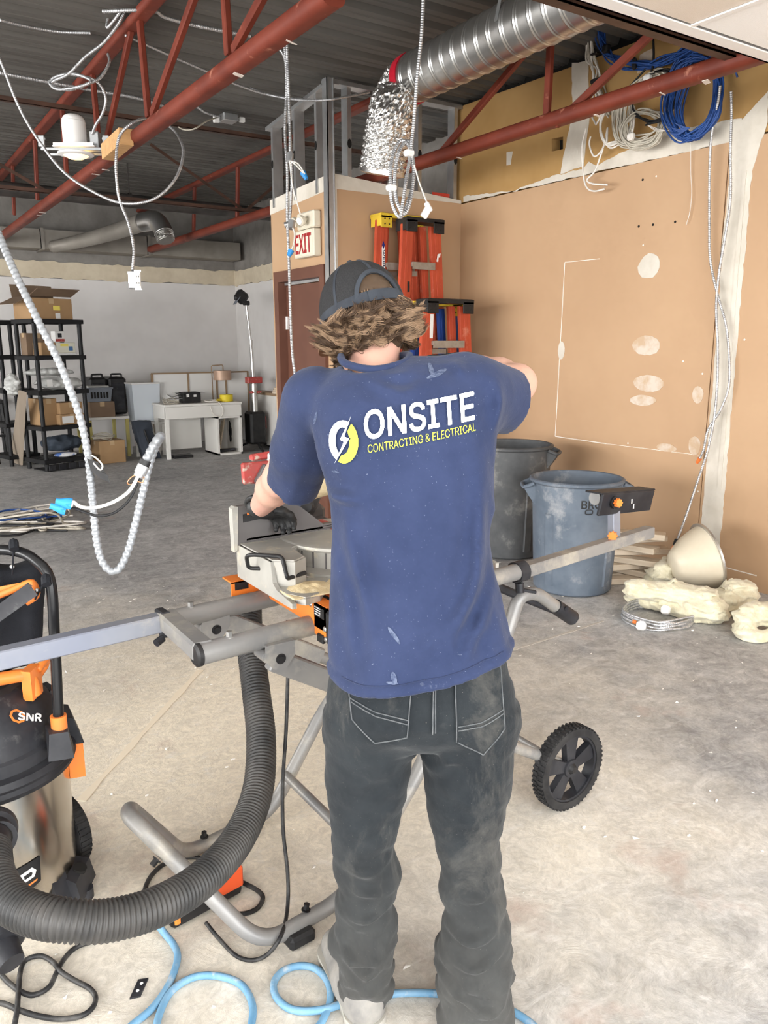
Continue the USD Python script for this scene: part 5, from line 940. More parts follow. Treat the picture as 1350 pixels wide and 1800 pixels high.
vc = thing('power_cable', 'dusty black power cord lying in loops in front of the vacuum', 'cord', (0.2194, 1.8072, 0))
obj('cord', sweep(spline([(0.5802, 1.8619, 0.01), (0.4112, 1.8643, 0.008), (0.336, 1.8683, 0.008), (0.2901, 1.8684, 0.008), (0.2582, 1.8464, 0.008), (0.2335, 1.8075, 0.012), (0.2085, 1.7732, 0.008), (0.1748, 1.7674, 0.008), (0.1511, 1.7854, 0.014), (0.1314, 1.8384, 0.008), (0.1075, 1.9003, 0.008), (0.0638, 1.8996, 0.008), (0.072, 1.8137, 0.008), (0.1097, 1.7811, 0.008), (0.1388, 1.7315, 0.014), (0.1723, 1.698, 0.008), (0.2117, 1.6627, 0.008), (0.2522, 1.6452, 0.008), (0.2792, 1.6537, 0.008), (0.293, 1.6793, 0.008), (0.2885, 1.7142, 0.008), (0.2647, 1.7586, 0.008), (0.2409, 1.7973, 0.016), (0.2332, 1.8476, 0.008), (0.2137, 1.8848, 0.008), (0.1839, 1.8956, 0.008), (0.1631, 1.8721, 0.008), (0.1425, 1.7766, 0.016), (0.1333, 1.7321, 0.018), (0.1198, 1.6962, 0.008), (0.0971, 1.6517, 0.008)], 360), .0062, 9), CORD, vc, smooth=True)
sc = thing('power_cable', 'thin black saw cord hanging straight down beside the hose to the floor', 'cord', (0.9049, 1.8727, 0.6224))
obj('cord', sweep(spline([(0.9378, 1.9283, 0.7328), (0.9167, 1.8946, 0.5948), (0.8819, 1.8443, 0.4518), (0.8438, 1.7972, 0.3131), (0.819, 1.7501, 0.2088), (0.8035, 1.6978, 0.1079), (0.7765, 1.6509, 0.0467), (0.7182, 1.5681, 0.055), (0.6833, 1.5692, 0.02), (0.6475, 1.5824, 0.008), (0.6181, 1.6197, 0.008), (0.6044, 1.6979, 0.008), (0.5924, 1.7567, 0.02)], 160), .0052, 9), CORD, sc, smooth=True)
pc_ = thing('power_cable', 'black cord looped on the floor and plugged into the power box', 'cord', (0.7421, 1.8529, 0))
obj('cord', sweep(spline([(0.4791, 1.8773, 0.006), (0.4889, 1.9554, 0.006), (0.5259, 2.0299, 0.006), (0.5859, 2.0719, 0.006), (0.6508, 2.0602, 0.008), (0.6954, 2.0149, 0.008), (0.7002, 1.9366, 0.02), (0.7174, 1.9164, 0.007), (0.7459, 1.8611, 0.006), (0.7656, 1.8082, 0.006), (0.7621, 1.7746, 0.006), (0.7332, 1.7481, 0.006), (0.6942, 1.7416, 0.012), (0.6507, 1.7437, 0.03)], 160), .0065, 9), CORD, pc_, smooth=True)
obj('plug', MB().bar((0.6523, 1.7397, 0.032), (0.6208, 1.7696, 0.05), .030, .024, .006), BLK, pc_)
pb_ = thing('power_box', 'black and orange power distribution box half under the stand foot', 'power box', (0.5919, 1.8296, 0))
e1 = N(np.array((0.6685, 1.8594, 0)) - (0.5562, 1.8402, 0)); e2 = np.cross([0, 0, 1.0], e1); o_ = (np.array((0.561, 1.8631, 0)) + (0.6659, 1.8529, 0)) / 2; TB = basis(e1, e2, (0, 0, 1), o_)
obj('case', MB().box((0, 0, .045), (.215, .10, .085), .010, T=TB), BLK, pb_); obj('orange_cover', MB().box((.055, 0, .06), (.11, .106, .064), .006, T=TB), mat('orange_red_plastic', (.72, .10, .03), .4), pb_); obj('sticker', MB().box((.060, .0, .0925), (.03, .05, .002), 0, T=TB), WLAB, pb_, smooth=False)
obj('outlet', MB().box((.105, -.0, .05), (.02, .05, .05), .004, T=TB), BLK, pb_); obj('orange_end', MB().box((-.092, -.0, .045), (.018, .104, .06), .004, T=TB), OPLAST, pb_)
ap = thing('joining_plate', 'small black steel plate with screw holes lying on the floor', 'plate', (0.3851, 1.6565, 0))
g = [(0.4154, 1.6756, 0), (0.3832, 1.6318, 0), (0.3601, 1.6392, 0), (0.3932, 1.684, 0)]
obj('plate', MB().prism([p[:2] for p in g], .004), BLKD, ap, smooth=False)
for p in ((0.382, 1.6505, 0), (0.3965, 1.6674, 0)): obj('screw_hole', MB().cyl((p[0], p[1], .0035), (p[0], p[1], .0045), .004, n=10), WLAB, ap)

# bins, lumber, insulation, reflector and cable coil along the right wall
BINB = mat('dusty_grey_blue_bin', (.085, .108, .14), .6, col2=(.14, .165, .20), scale=5, lo=.35, hi=.7, bump=.06, bscale=50, col3=(.36, .36, .36), scale3=6, lo3=.56, hi3=.8)
BING = mat('dusty_dark_grey_bin', (.06, .063, .067), .6, col2=(.11, .112, .114), scale=5, lo=.35, hi=.7, bump=.06, bscale=50, col3=(.30, .29, .275), scale3=5, lo3=.56, hi3=.8)
def bin_(label, c, h, rt, rb, m, ang, text=None):
    t = thing('waste_bin', label, 'bin', c); C_ = np.array(c)
    zb = h * .76
    obj('shell', MB().lathe([(0, .005), (rb * .96, .005), (rb, .015), (rb + (rt - rb) * .70, zb), (rt * .975, zb + .012), (rt, h - .03), (rt + .012, h - .02), (rt + .014, h - .006), (rt + .004, h), (rt - .006, h - .004), (rt - .012, h - .03), (rb - .012, .03), (0, .02)], C_, (0, 0, 1), 72), m, t, smooth=28)
    for s in (0, math.pi):
        a = ang + s; r = np.array((math.cos(a), math.sin(a), 0)); tg = np.array((-math.sin(a), math.cos(a), 0)); P = lambda rr, tt, z: C_ + r * rr + tg * tt + np.array((0, 0, z))
        hd = MB().add(sweep(rounded([P(rt - .005, -.085, h - .03), P(rt + .055, -.075, h - .055), P(rt + .055, .075, h - .055), P(rt - .005, .085, h - .03)], .03), .012, 10))
        for sg in (-1, 1): hd.add(hull([P(rt - .02, sg * .085, h - .02), P(rt + .055, sg * .075, h - .05), P(rt - .02, sg * .075, h - .02), P(rt + .05, sg * .066, h - .05), P(rt - .02, sg * .066, h - .17), P(rt - .02, sg * .055, h - .17), P(rt + .03, sg * .07, h - .10)]))
        hd.add(hull([P(rt + .06, -.075, h - .045), P(rt + .06, .075, h - .045), P(rt + .045, .075, h - .075), P(rt + .045, -.075, h - .075), P(rt - .02, -.06, h - .165), P(rt - .02, .06, h - .165), P(rt - .03, -.06, h - .15), P(rt - .03, .06, h - .15)]))
        obj('handle', hd, m, t, smooth=28)
    for k in range(4):
        a = ang + math.pi / 4 + k * math.pi / 2; r = np.array((math.cos(a), math.sin(a), 0)); tg = np.array((-math.sin(a), math.cos(a), 0)); ra, rz = rb + .003, rb + (rt - rb) * .66
        pts = [C_ + r * (rr + d_) + tg * s + (0, 0, z) for rr, z in ((ra, .06), (rz, zb - .03)) for s, d_ in ((-.035, -.006), (-.024, .006), (.024, .006), (.035, -.006))]
        obj('venting_rib', hull(pts), m, t, smooth=False)
    if text:
        u = N((EYE - C_) * (1, 1, 0)); x = np.cross([0, 0, 1.0], u); tm = flat_text(text, True); v, f = trimesh.remesh.subdivide_to_size(tm.vertices, tm.faces, .5, max_iter=6); s0 = .047; th = (v[:, 0] - v[:, 0].min()) * s0 / rt + math.radians(7)
        zz = h - .145 + v[:, 1] * s0; rr = np.interp(zz, [zb + .012, h - .03], [rt * .975, rt]) + .0015
        w = C_ + (np.cos(th)[:, None] * u + np.sin(th)[:, None] * x) * rr[:, None] + np.array((0, 0, 1.0)) * zz[:, None]; obj('lettering', trimesh.Trimesh(w, f, process=True), BLK, t, label='black moulded lettering under the rim')
        obj('logo_recess', MB().add(sweep(spline([C_ + (math.cos(a) * u + math.sin(a) * x) * (rt * .975 + .002) + (0, 0, h - .165 + .012 * b) for a, b in ((.22, 0), (.24, 1), (.36, 1), (.38, 0), (.36, -1), (.24, -1))], 24, True), .003, 6, closed=True)), BLK, t)
    return t
bin_('dusty blue grey round waste bin standing in front of the other bin', (3.60, 3.335, 0), .70, .272, .238, BINB, math.radians(143), 'BRUTE')
bin_('tall dark grey round waste bin half hidden behind his right arm', (3.84, 4.20, 0), .80, .29, .25, BING, math.radians(-55))
PINE = mat('pale_pine', (.66, .56, .44), .75, col2=(.56, .45, .33), scale=3, stretch=(1, 14, 14))
for k, (x, y, z, L, a) in enumerate(((4.02, 3.17, .02, .46, 8), (4.06, 3.30, .02, .42, 20), (4.03, 3.24, .06, .44, -42), (4.05, 3.22, .10, .36, 14), (4.01, 3.20, .14, .40, -30), (4.08, 3.26, .18, .46, 5), (4.02, 3.24, .22, .34, -38), (4.07, 3.27, .26, .44, 10), (4.03, 3.25, .30, .42, -20))):
    t = thing('lumber_offcut', 'pale lumber offcut %s the crossed stack behind the front bin' % ('lowest in', 'second up in', 'third up in', 'fourth up in', 'fifth up in', 'sixth up in', 'seventh up in', 'next to topmost in', 'topmost in')[k], 'lumber', (x, y, z), math.radians(a - 35), group='pale lumber offcuts in the stack')
    obj('board', MB().box((0, 0, .0), (L, .10, .037), .003), PINE, t, smooth=False, local=True)
WOOL = mat('pale_yellow_wool', (.60, .545, .38), 1.0, col2=(.70, .65, .49), scale=14, bump=.8, bscale=90, sheen=.3)
def batt(label, pts, rs, flat, seed, amp=.03):
    lo = np.min(pts, 0) - .22; hi = np.max(pts, 0) + .22; lo[2] = -.01
    def f(p):
        d = chain(p, pts, rs, .03); q = p * np.array((40, 40, 60))
        return np.maximum(d - amp * (meshkit.fbm(q, 4, seed) - .5) * 1.5 - .008 * np.sin(p[:, 2] * 110 + 5 * meshkit.noise(p * 9, seed)) - .03 * (meshkit.noise(p * 9, seed + 3) - .5), .002 - p[:, 2])
    t = thing('insulation_batt', label, 'insulation', tuple((lo + hi) / 2 * (1, 1, 0)))
    obj('wool', surface(f, lo, hi, .0095), WOOL, t, smooth=True)
batt('folded pale yellow insulation batt on the floor beneath the lamp reflector', [(3.6185, 2.8526, 0.05), (3.6785, 2.7139, 0.05), (3.6994, 2.524, 0.05), (3.7553, 2.4516, 0.07), (3.7658, 2.5238, 0.12), (3.6818, 2.6658, 0.13), (3.5597, 2.8108, 0.13)], [.055, .06, .065, .075, .065, .065, .055], 0, 3)
batt('insulation batt end bulging out behind the lamp reflector by the wall', [(3.9287, 2.4872, 0.06), (4.0496, 2.4802, 0.08), (4.2145, 2.5196, 0.06)], [.09, .095, .05], 0, 5)
batt('torn wedge of insulation standing between lumber stack and lamp reflector', [(4.0235, 3.0438, 0.05), (3.9797, 2.9396, 0.12), (4.1182, 3.0324, 0.16)], [.06, .06, .03], 0, 7)
batt('loose curled insulation batt at the right edge of the floor', [(3.6606, 2.1998, 0.05), (3.7156, 2.2337, 0.1), (3.793, 2.2205, 0.12), (3.8853, 2.1735, 0.1), (3.9335, 2.0821, 0.08), (3.8087, 2.0957, 0.03), (3.66, 2.1585, 0.02)], [.05, .055, .05, .06, .07, .03, .02], 0, 9, .025)
rf = thing('lamp_reflector', 'beige frosted dome lamp reflector propped on the insulation batts', 'lamp reflector', (4.1, 2.80, .06))
rc_ = np.array((4.150, 2.775, .235)); ra_ = N(np.array((-.80, .42, -.24)))
obj('dome', MB().lathe([(0, .225), (.06, .222), (.085, .212), (.10, .196), (.15, .125), (.182, .05), (.196, .0), (.190, .0), (.176, .05), (.14, .12), (.09, .19), (0, .215)], rc_, ra_, 64), mat('frosted_beige_acrylic', (.60, .53, .41), .35, col2=(.52, .45, .34), scale=4), rf)
obj('rim', MB().lathe([(.190, -.006), (.212, -.006), (.212, .006), (.190, .006), (.190, -.006)], rc_, ra_, 64), BOLT, rf)
for a in (4.1, 4.7, 5.3):
    x = N(np.cross([0, 0, 1.0], ra_)); y = np.cross(ra_, x); p = rc_ + (math.cos(a) * x + math.sin(a) * y) * .19; obj('spring_clip', MB().add(sweep(spline([p, p - ra_ * .03 + y * .01, p - ra_ * .06, p - ra_ * .075 - y * .015], 12), .005, 6)).cyl(p - ra_ * .02, p - ra_ * .035, .014), BOLT, rf)
BX_ = mat('armoured_cable', (.42, .42, .43), .38, metal=.7, col2=(.60, .60, .60), scale=60, lo=.45, hi=.55)
def coil(c, u, v, ru, rv, turns, seed, jr=.10, jo=.03, n=40):
    r = np.random.default_rng(seed); out = []; k0 = r.uniform(.9, 1.1, (turns * 5, 2)); off = r.normal(size=(turns * 5, 3)) * jo
    for i in range(turns * 5):
        a = 2 * math.pi * i / 5; out.append(np.array(c) + N(u) * ru * math.cos(a) * (1 + (k0[i, 0] - 1) * jr * 10 * .5) + N(v) * rv * math.sin(a) * (1 + (k0[i, 1] - 1) * jr * 10 * .5) + off[i])
    return spline(out, turns * n)
cc = np.array((3.5249, 2.6303, 0.02)); cp = coil(cc, (1, 0, 0), (0, 1, 0), .185, .185, 7, 4, .11, .0); cp[:, 2] = .010 + np.linspace(0, .05, len(cp)) + .008 * np.sin(np.arange(len(cp)) * .23)
t = thing('cable_coil', 'coil of grey armoured cable lying flat on the floor by the insulation', 'cable', tuple(cc * (1, 1, 0))); obj('armoured_cable', ridged(cp, .0068, .011, .0012, 8), BX_, t, smooth=True)
for p in ((3.3087, 2.5639, 0.035), (3.5684, 2.611, 0.06)): obj('tape_band', MB().box(p, (.025, .05, .05), .012, rz=40), WLAB, t)
obj('orange_bushing', MB().cyl((3.3162, 2.6265, 0.04), (3.3285, 2.6136, 0.035), .010), OPLAST, t)
# crumbs, chips and drywall flecks on the floor
r3 = np.random.default_rng(5); cb = MB()
for _ in range(260):
    x, y = r3.uniform(.2, 4.2), r3.uniform(1.0, 5.0); s = r3.uniform(.002, .007); cb.add(hull(r3.normal(size=(7, 3)) * (s, s * r3.uniform(.4, 1), s * .4) + (x, y, s * .3)))
tag(obj('drywall_crumbs', cb, mat('drywall_crumb', (.74, .71, .66), .9), smooth=False), 'white drywall crumbs scattered over the concrete floor', 'debris', None, 'stuff')

# ------------------------------------------------ ducts, lamps and cables overhead
FOIL = mat('crinkled_foil', (.74, .73, .71), .30, metal=1.0, col2=(.62, .61, .59), scale=14, bump=.5, bscale=60)
DUCTM = mat('spiral_duct_steel', (.56, .56, .55), .28, metal=.95, col2=(.46, .45, .43), scale=4, bump=.03, bscale=60)
REDTAPE = mat('red_duct_tape', (.50, .012, .03), .25)
DUSTYD = mat('dusty_old_duct', (.30, .275, .24), .5, metal=.3, col2=(.22, .20, .175), scale=3)
sd = thing('spiral_duct', 'shiny spiral duct with red taped joint and crinkled foil bend', 'duct', (3.2, 3.6, 3.165))
d0, d1 = np.array((3.2, 4.53, 3.165)), np.array((3.2, 2.35, 3.172)); n_ = 900; u = np.linspace(0, 1, n_)[:, None]; pth = d0 + (d1 - d0) * u; s_ = u[:, 0] * np.linalg.norm(d1 - d0)
ph = (s_ % .105) / .105; rad = .146 + .005 * np.exp(-((ph - .5) / .05)**2) + .003 * np.exp(-((ph - .68) / .04)**2)
obj('spiral_duct', sweep(pth, rad, 48), DUCTM, sd, smooth=40); obj('tape_band', MB().lathe([(.147, -.03), (.153, -.03), (.155, .0), (.152, .035), (.147, .035)], d0 + (0, .01, 0), (0, 1, 0), 48), REDTAPE, sd)
fx = spline([d0 + (0, -.01, 0), d0 + (.02, .12, -.005), d0 + (.07, .32, -.06), np.array((3.0245, 4.4986, 2.9411)), np.array((3.0447, 4.5949, 2.7953)), np.array((3.0431, 4.6475, 2.614))], 260)
fx = spline(fx, 420); flex = sweep(fx, .136 + .012 * np.abs(np.sin(np.arange(420) * math.pi / 14)), 110); flex.vertices += flex.vertex_normals * (.030 * (meshkit.fbm(flex.vertices * 62, 2, 2) - .5))[:, None]
obj('foil_hose', flex, FOIL, sd, smooth=False); obj('foil_end', MB().lathe([(.10, -.01), (.145, -.02), (.150, .02), (.12, .03)], fx[-1], N(fx[-1] - fx[-4]), 40), FOIL, sd)
for y in (3.55, 2.75): obj('hanger_strap', MB().add(sweep(np.array([(3.10, y + .02, 3.49), (3.09, y, 3.36), (3.07, y, 3.27), (3.046, y, 3.17)]), .014, section=[(-1, -.06), (1, -.06), (1, .06), (-1, .06)], up=(0, 1, 0))), GALV, sd)
# old duct along the back wall
bd_ = thing('back_duct', 'dusty rectangular duct running high along the far back wall', 'duct', (2.5, 11.6, 2.7)); 
for k in range(5): obj('duct_section', MB().span((-2 + 1.4 * k, 11.5, 2.73), (-.61 + 1.4 * k, 11.86, 2.97)).span((-2 + 1.4 * k, 11.485, 2.715), (-1.96 + 1.4 * k, 11.87, 2.985)), DUSTYD, bd_, smooth=False)
br = thing('branch_duct', 'round dusty branch duct ending in a crumpled foil stub', 'duct', (2.7554, 10.6, 2.8433))
pa_ = spline([(2.3222, 11.45, 2.7501), (2.5913, 11.1, 2.8026), (2.8702, 10.5, 2.8672), (3.1158, 10, 2.9531)], 30); obj('round_duct', sweep(pa_, np.linspace(.075, .105, 30), 24), DUSTYD, br, smooth=True)
el = spline([(3.0896, 10.03, 2.9417), (3.1862, 9.85, 2.9468), (3.2315, 9.75, 2.8608), (3.2446, 9.7, 2.7788)], 24); obj('elbow', sweep(el, .112, 24), DUCTM, br, smooth=True)
fe = sweep(spline([(3.2391, 9.72, 2.8064), (3.25, 9.7, 2.7533), (3.2539, 9.68, 2.6998)], 30), .095 + .012 * np.sin(np.arange(30) * 1.3), 36); fe.vertices += fe.vertex_normals * (.03 * (meshkit.fbm(fe.vertices * 30, 3, 8) - .5))[:, None]; obj('foil_stub', fe, FOIL, br, smooth=18)
pp = thing('roof_pipe', 'dark iron pipe crossing under the roof joists', 'pipe', (2, 9.5, 3.08)); obj('pipe', sweep(np.array([(-2.5, 9.5, 3.10), (4.9, 9.5, 3.08)]), .075, 20), BLACKPIPE, pp, smooth=True)
for x in (-.5, 1.0, 2.8): obj('pipe_hanger', MB().lathe([(.076, -.015), (.082, -.015), (.082, .015), (.076, .015)], (x, 9.5, 3.09), (1, 0, 0), 24).span((x - .006, 9.494, 3.16), (x + .006, 9.506, 3.49)), BLACKPIPE, pp)
# can light on its pan
cl = thing('can_light', 'white recessed can light fixture hanging exposed beside the joist', 'light fixture', (1.44, 6.10, 2.86))
c0 = np.array((1.44, 6.0759, 2.8151)); ax_u = N(np.array((.84, -.54, 0))); ax_v = np.array((.54, .84, 0))
obj('can', MB().lathe([(0, .225), (.045, .225), (.064, .214), (.075, .196), (.075, .184), (.079, .18), (.079, .018), (0, .018)], c0, (0, 0, 1), 40), WHITE, cl)
TBC = basis(ax_u, ax_v, (0, 0, 1), c0) @ np.diag([.8, .8, .8, 1])
obj('mounting_pan', MB().box((.02, 0, .012), (.36, .22, .012), .003, T=TBC).box((.02, -.11, .022), (.34, .006, .03), .001, T=TBC), WHITE, cl); obj('bar_hanger', MB().box((0, -.10, -.012), (.52, .012, .022), .002, T=TBC).box((0, .10, -.012), (.52, .012, .022), .002, T=TBC), GALV, cl)
for sx in (-.25, .30): obj('hanger_clip', MB().box((sx, -.10, .05), (.055, .02, .09), .004, T=TBC).box((sx, -.10, .07), (.07, .012, .02), .004, T=TBC), GALV, cl)
obj('junction_box', MB().box((.185, -.02, .075), (.075, .08, .13), .004, T=TBC), GALV, cl)
obj('trim_ring', MB().lathe([(.085, -.028), (.118, -.022), (.122, -.012), (.10, -.008)], c0 + (0, 0, -.01), (0, 0, 1), 40), WHITE, cl)
obj('lens', MB().lathe([(0, -.062), (.05, -.055), (.085, -.036), (.098, -.018), (0, -.018)], c0, (0, 0, 1), 36), mat('warm_lens', (.85, .72, .45), .4, emit=(1.0, .72, .34, 1.1)), cl)
wk_ = thing('wood_block', 'pale wooden block wedged on the joist beside the can light', 'wood block', (1.63, 5.7483, 2.7978)); obj('block', MB().bar((1.6, 5.8551, 2.7785), (1.6, 5.4121, 2.7904), .09, .10, .003), mat('fresh_wood', (.56, .33, .15), .7, col2=(.46, .26, .11), scale=4, stretch=(1, 8, 8)), wk_, smooth=False)
CABLE_N = [0]
def cable(label, pts, r, m=BX_, n=None, name='armoured_cable', cat='cable', group=None, parts=()):
    p = spline(pts, n or max(40, len(pts) * 9)); t = thing(name, label, cat, tuple(p[0]), group=group)
    L = np.linalg.norm(np.diff(p, axis=0), axis=1).sum(); obj('cable', ridged(p, r, max(.011, L / 700), r * .22, 8) if m is BX_ else sweep(p, r, 8), m, t, smooth=True); return t
WIREW = mat('white_cable', (.72, .68, .62), .5); WIREG = mat('grey_beige_cable', (.40, .36, .29), .55, col2=(.52, .48, .40), scale=20); WIREB = mat('blue_network_cable', (.014, .05, .19), .45, col2=(.022, .07, .25), scale=30); WIREK = mat('black_cable', (.012, .012, .013), .5); BLUENUT = mat('blue_wire_nut', (.03, .25, .62), .4); ORNUT = mat('orange_wire_nut', (.85, .20, .05), .4)
# receptacle drop that loops round the joist
t = cable('armoured cable drop looping past the joist to a hanging outlet box', [(0.8613, 5.6534, 3.3415), (0.9441, 5.6837, 3.1942), (1.0214, 5.698, 2.9701), (1.1031, 5.6576, 2.7824), (1.2328, 5.5811, 2.5763), (1.3687, 5.4603, 2.4525), (1.5252, 5.3377, 2.3744), (1.6938, 5.2332, 2.3986), (1.8413, 5.2316, 2.5318), (1.9407, 5.3356, 2.7155), (1.9851, 5.5276, 2.8631), (2.0153, 5.7834, 2.9845), (1.9241, 5.7228, 2.992), (1.7346, 5.399, 2.9133), (1.619, 5.3375, 2.8541), (1.5438, 5.3664, 2.7741), (1.5071, 5.3503, 2.6171), (1.5043, 5.3458, 2.4482), (1.52, 5.3365, 2.3568), (1.5436, 5.2941, 2.2509), (1.5526, 5.2494, 2.0992), (1.5293, 5.2278, 1.9547)], .0098)
bo = np.array((1.5346, 5.2099, 1.8983)); TO = basis(N(np.array((.95, -.3, 0))), N(np.array((.3, .95, 0))), (0, 0, 1), bo)
obj('outlet_box', MB().box((-.012, .02, 0), (.055, .05, .105), .003, T=TO), GALV, t); rp = obj('receptacle', MB().box((.018, -.008, 0), (.034, .016, .075), .004, T=TO).box((.018, -.003, 0), (.038, .006, .11), .002, T=TO), WLAB, t)
for z in (.02, -.02):
    for x in (.012, .024): obj('slot', MB().box((x, -.0165, z), (.003, .002, .010), 0, T=TO), VOID_SHADE, rp, smooth=False)
for z in (.056, -.056): obj('mounting_ear', MB().box((.020, -.002, z), (.045, .004, .012), .001, T=TO), GALV, t)
# armoured cable and wires near the camera
fc = thing('hanging_cable', 'thick armoured cable hanging in a U with taped joint and blue wire nuts', 'cable', (0.378, 1.6721, 1.2603))
fp = spline([(0.2625, 2.0864, 1.9636), (0.2737, 1.9778, 1.8065), (0.2828, 1.9007, 1.7196), (0.2971, 1.8195, 1.6297), (0.3196, 1.7573, 1.54), (0.3446, 1.7202, 1.4586), (0.3642, 1.6833, 1.3649), (0.37, 1.6608, 1.2915), (0.3686, 1.6444, 1.2238), (0.366, 1.6303, 1.1617), (0.3648, 1.6181, 1.111), (0.3681, 1.6065, 1.0737), (0.3798, 1.593, 1.0511), (0.3968, 1.583, 1.0556), (0.4168, 1.5796, 1.0939), (0.4344, 1.581, 1.1446), (0.4499, 1.5735, 1.2028), (0.4651, 1.566, 1.2604), (0.4752, 1.5458, 1.303), (0.4765, 1.5136, 1.324), (0.4634, 1.4861, 1.3264), (0.4483, 1.4796, 1.3097), (0.4356, 1.482, 1.2867), (0.4275, 1.4833, 1.2709)], 300)
obj('armoured_sheath', ridged(fp, .0083, .0125, .0022, 14), mat('bright_armour', (.27, .28, .295), .35, metal=.35, col2=(.21, .22, .23), scale=9), fc, smooth=True)
obj('tape_joint', MB().add(hull([(0.3643, 1.6421, 1.2756), (0.3712, 1.6732, 1.2713), (0.3817, 1.629, 1.2688), (0.3889, 1.6598, 1.2645), (0.3954, 1.6126, 1.2397), (0.4029, 1.6431, 1.2348), (0.396, 1.6093, 1.2285), (0.4035, 1.6398, 1.2234), (0.3834, 1.6193, 1.2353), (0.3907, 1.6499, 1.2303), (0.3681, 1.6334, 1.251), (0.3751, 1.6643, 1.2463)])), BLK, fc, smooth=20); obj('tape_tail', hull([(0.3838, 1.6165, 1.2495), (0.3887, 1.637, 1.2463), (0.3946, 1.6081, 1.2439), (0.3996, 1.6284, 1.2406), (0.3954, 1.6032, 1.2272), (0.4004, 1.6235, 1.2237)]), BLK, fc, smooth=False)
obj('end_bushing', MB().cyl((0.4308, 1.4825, 1.2762), (0.4227, 1.484, 1.2615), .0115, n=18).cyl((0.4239, 1.4838, 1.2636), (0.4193, 1.4846, 1.2552), .0095, n=18), GALV, fc); obj('black_tape', MB().cyl((0.4346, 1.4824, 1.2856), (0.4298, 1.4829, 1.2751), .0105, n=18), BLK, fc)
for nm, m, pts, r in (('white_wire', WIREW, [(0.4196, 1.485, 1.2573), (0.4104, 1.4868, 1.2405), (0.3967, 1.4914, 1.2237), (0.3752, 1.5018, 1.2091), (0.3544, 1.5133, 1.2007), (0.3334, 1.5263, 1.1976), (0.3186, 1.5371, 1.2019), (0.3105, 1.5443, 1.2093), (0.3059, 1.5452, 1.2009), (0.2954, 1.5526, 1.203)], .0034), ('black_wire', WIREK, [(0.423, 1.494, 1.2535), (0.4151, 1.4938, 1.2324), (0.4014, 1.4968, 1.2092), (0.383, 1.5043, 1.1912), (0.3657, 1.5135, 1.1828), (0.3457, 1.5264, 1.1818), (0.3258, 1.5414, 1.1893), (0.3112, 1.5526, 1.1957), (0.2968, 1.5621, 1.1957)], .0026), ('bare_wire', mat('copper_wire', (.62, .30, .16), .3, metal=.9), [(0.4213, 1.479, 1.2623), (0.4081, 1.4861, 1.256), (0.3996, 1.489, 1.2456), (0.4059, 1.4897, 1.2405), (0.4156, 1.4849, 1.2468), (0.4243, 1.4787, 1.2446), (0.4292, 1.4782, 1.2551)], .0012), ('bare_wire', WIREW, [(0.3707, 1.6337, 1.283), (0.3782, 1.6211, 1.277), (0.3861, 1.6125, 1.2636), (0.3824, 1.6186, 1.254), (0.3726, 1.6285, 1.2674)], .0016)): obj(nm, sweep(spline(pts, 70), r, 8), m, fc, smooth=True)
for a, b in (((0.3078, 1.5426, 1.2055), (0.2818, 1.5517, 1.2123)), ((0.3, 1.5592, 1.1925), (0.2737, 1.5666, 1.202))):
    a, b = np.array(a), np.array(b); wn = MB().add(sweep(np.linspace(a, b, 5), np.array([.0105, .0110, .0085, .0065, .0055]), 18)); x = N(np.cross(b - a, [0, 0, 1.0])); 
    for s in (-1, 1): wn.add(hull([a + x * s * .009, a + x * s * .017 + (0, 0, .003), a + x * s * .017 - (0, 0, .003), a + (b - a) * .4 + x * s * .008, a + (b - a) * .15 + x * s * .016]))
    obj('wire_nut', wn, BLUENUT, fc)
# cable drops to the exit sign
cable('slack armoured cable on the washroom corner running behind the exit sign down to the floor', [(2.6377, 5.3883, 3.5154), (2.6914, 5.3287, 3.42), (2.7065, 5.3354, 3.2456), (2.6843, 5.3359, 2.9514), (2.6652, 5.2792, 2.6799), (2.652, 5.2717, 2.3776), (2.6247, 5.2097, 2.0645), (2.588, 5.1338, 1.6732), (2.5561, 5.0582, 1.4387), (2.5449, 5.0015, 1.2837), (2.5, 4.8708, 1.1353)], .0115)
t = cable('straight armoured cable drop ending above the exit sign with blue wire nuts', [(2.7015, 5.3052, 3.8329), (2.6722, 5.2481, 3.5339), (2.6665, 5.2311, 3.2136), (2.679, 5.2455, 2.8229), (2.6824, 5.248, 2.6023), (2.6815, 5.2724, 2.4558), (2.6584, 5.2526, 2.3189)], .0115)
for k, (a, b) in enumerate((((2.6236, 5.1678, 2.137), (2.6057, 5.1697, 2.0982)), ((2.7533, 5.2183, 2.668), (2.7709, 5.1949, 2.6214)))): obj('wire_nut', MB().cyl(a, b, .022, .014), BLUENUT, t)
obj('wire', sweep(spline([(2.6684, 5.246, 2.3188), (2.667, 5.1942, 2.256), (2.6415, 5.166, 2.1757), (2.6193, 5.1686, 2.1292)], 20), .006, 6), WIREW, t); obj('connector', MB().cyl((2.6751, 5.2486, 2.3462), (2.6618, 5.2433, 2.2915), .028).cyl((2.6278, 5.2716, 2.315), (2.6832, 5.2393, 2.3305), .02), GALV, t)
t = cable('armoured cable drop beside the exit sign drop with a bare stripped end', [(2.6759, 5.322, 3.833), (2.663, 5.2805, 3.5416), (2.6741, 5.2586, 3.2924), (2.6707, 5.2353, 3.0011), (2.6542, 5.2086, 2.7583)], .0105)
obj('connector', MB().cyl((2.6564, 5.212, 2.7774), (2.6468, 5.2046, 2.7239), .026), GALV, t)
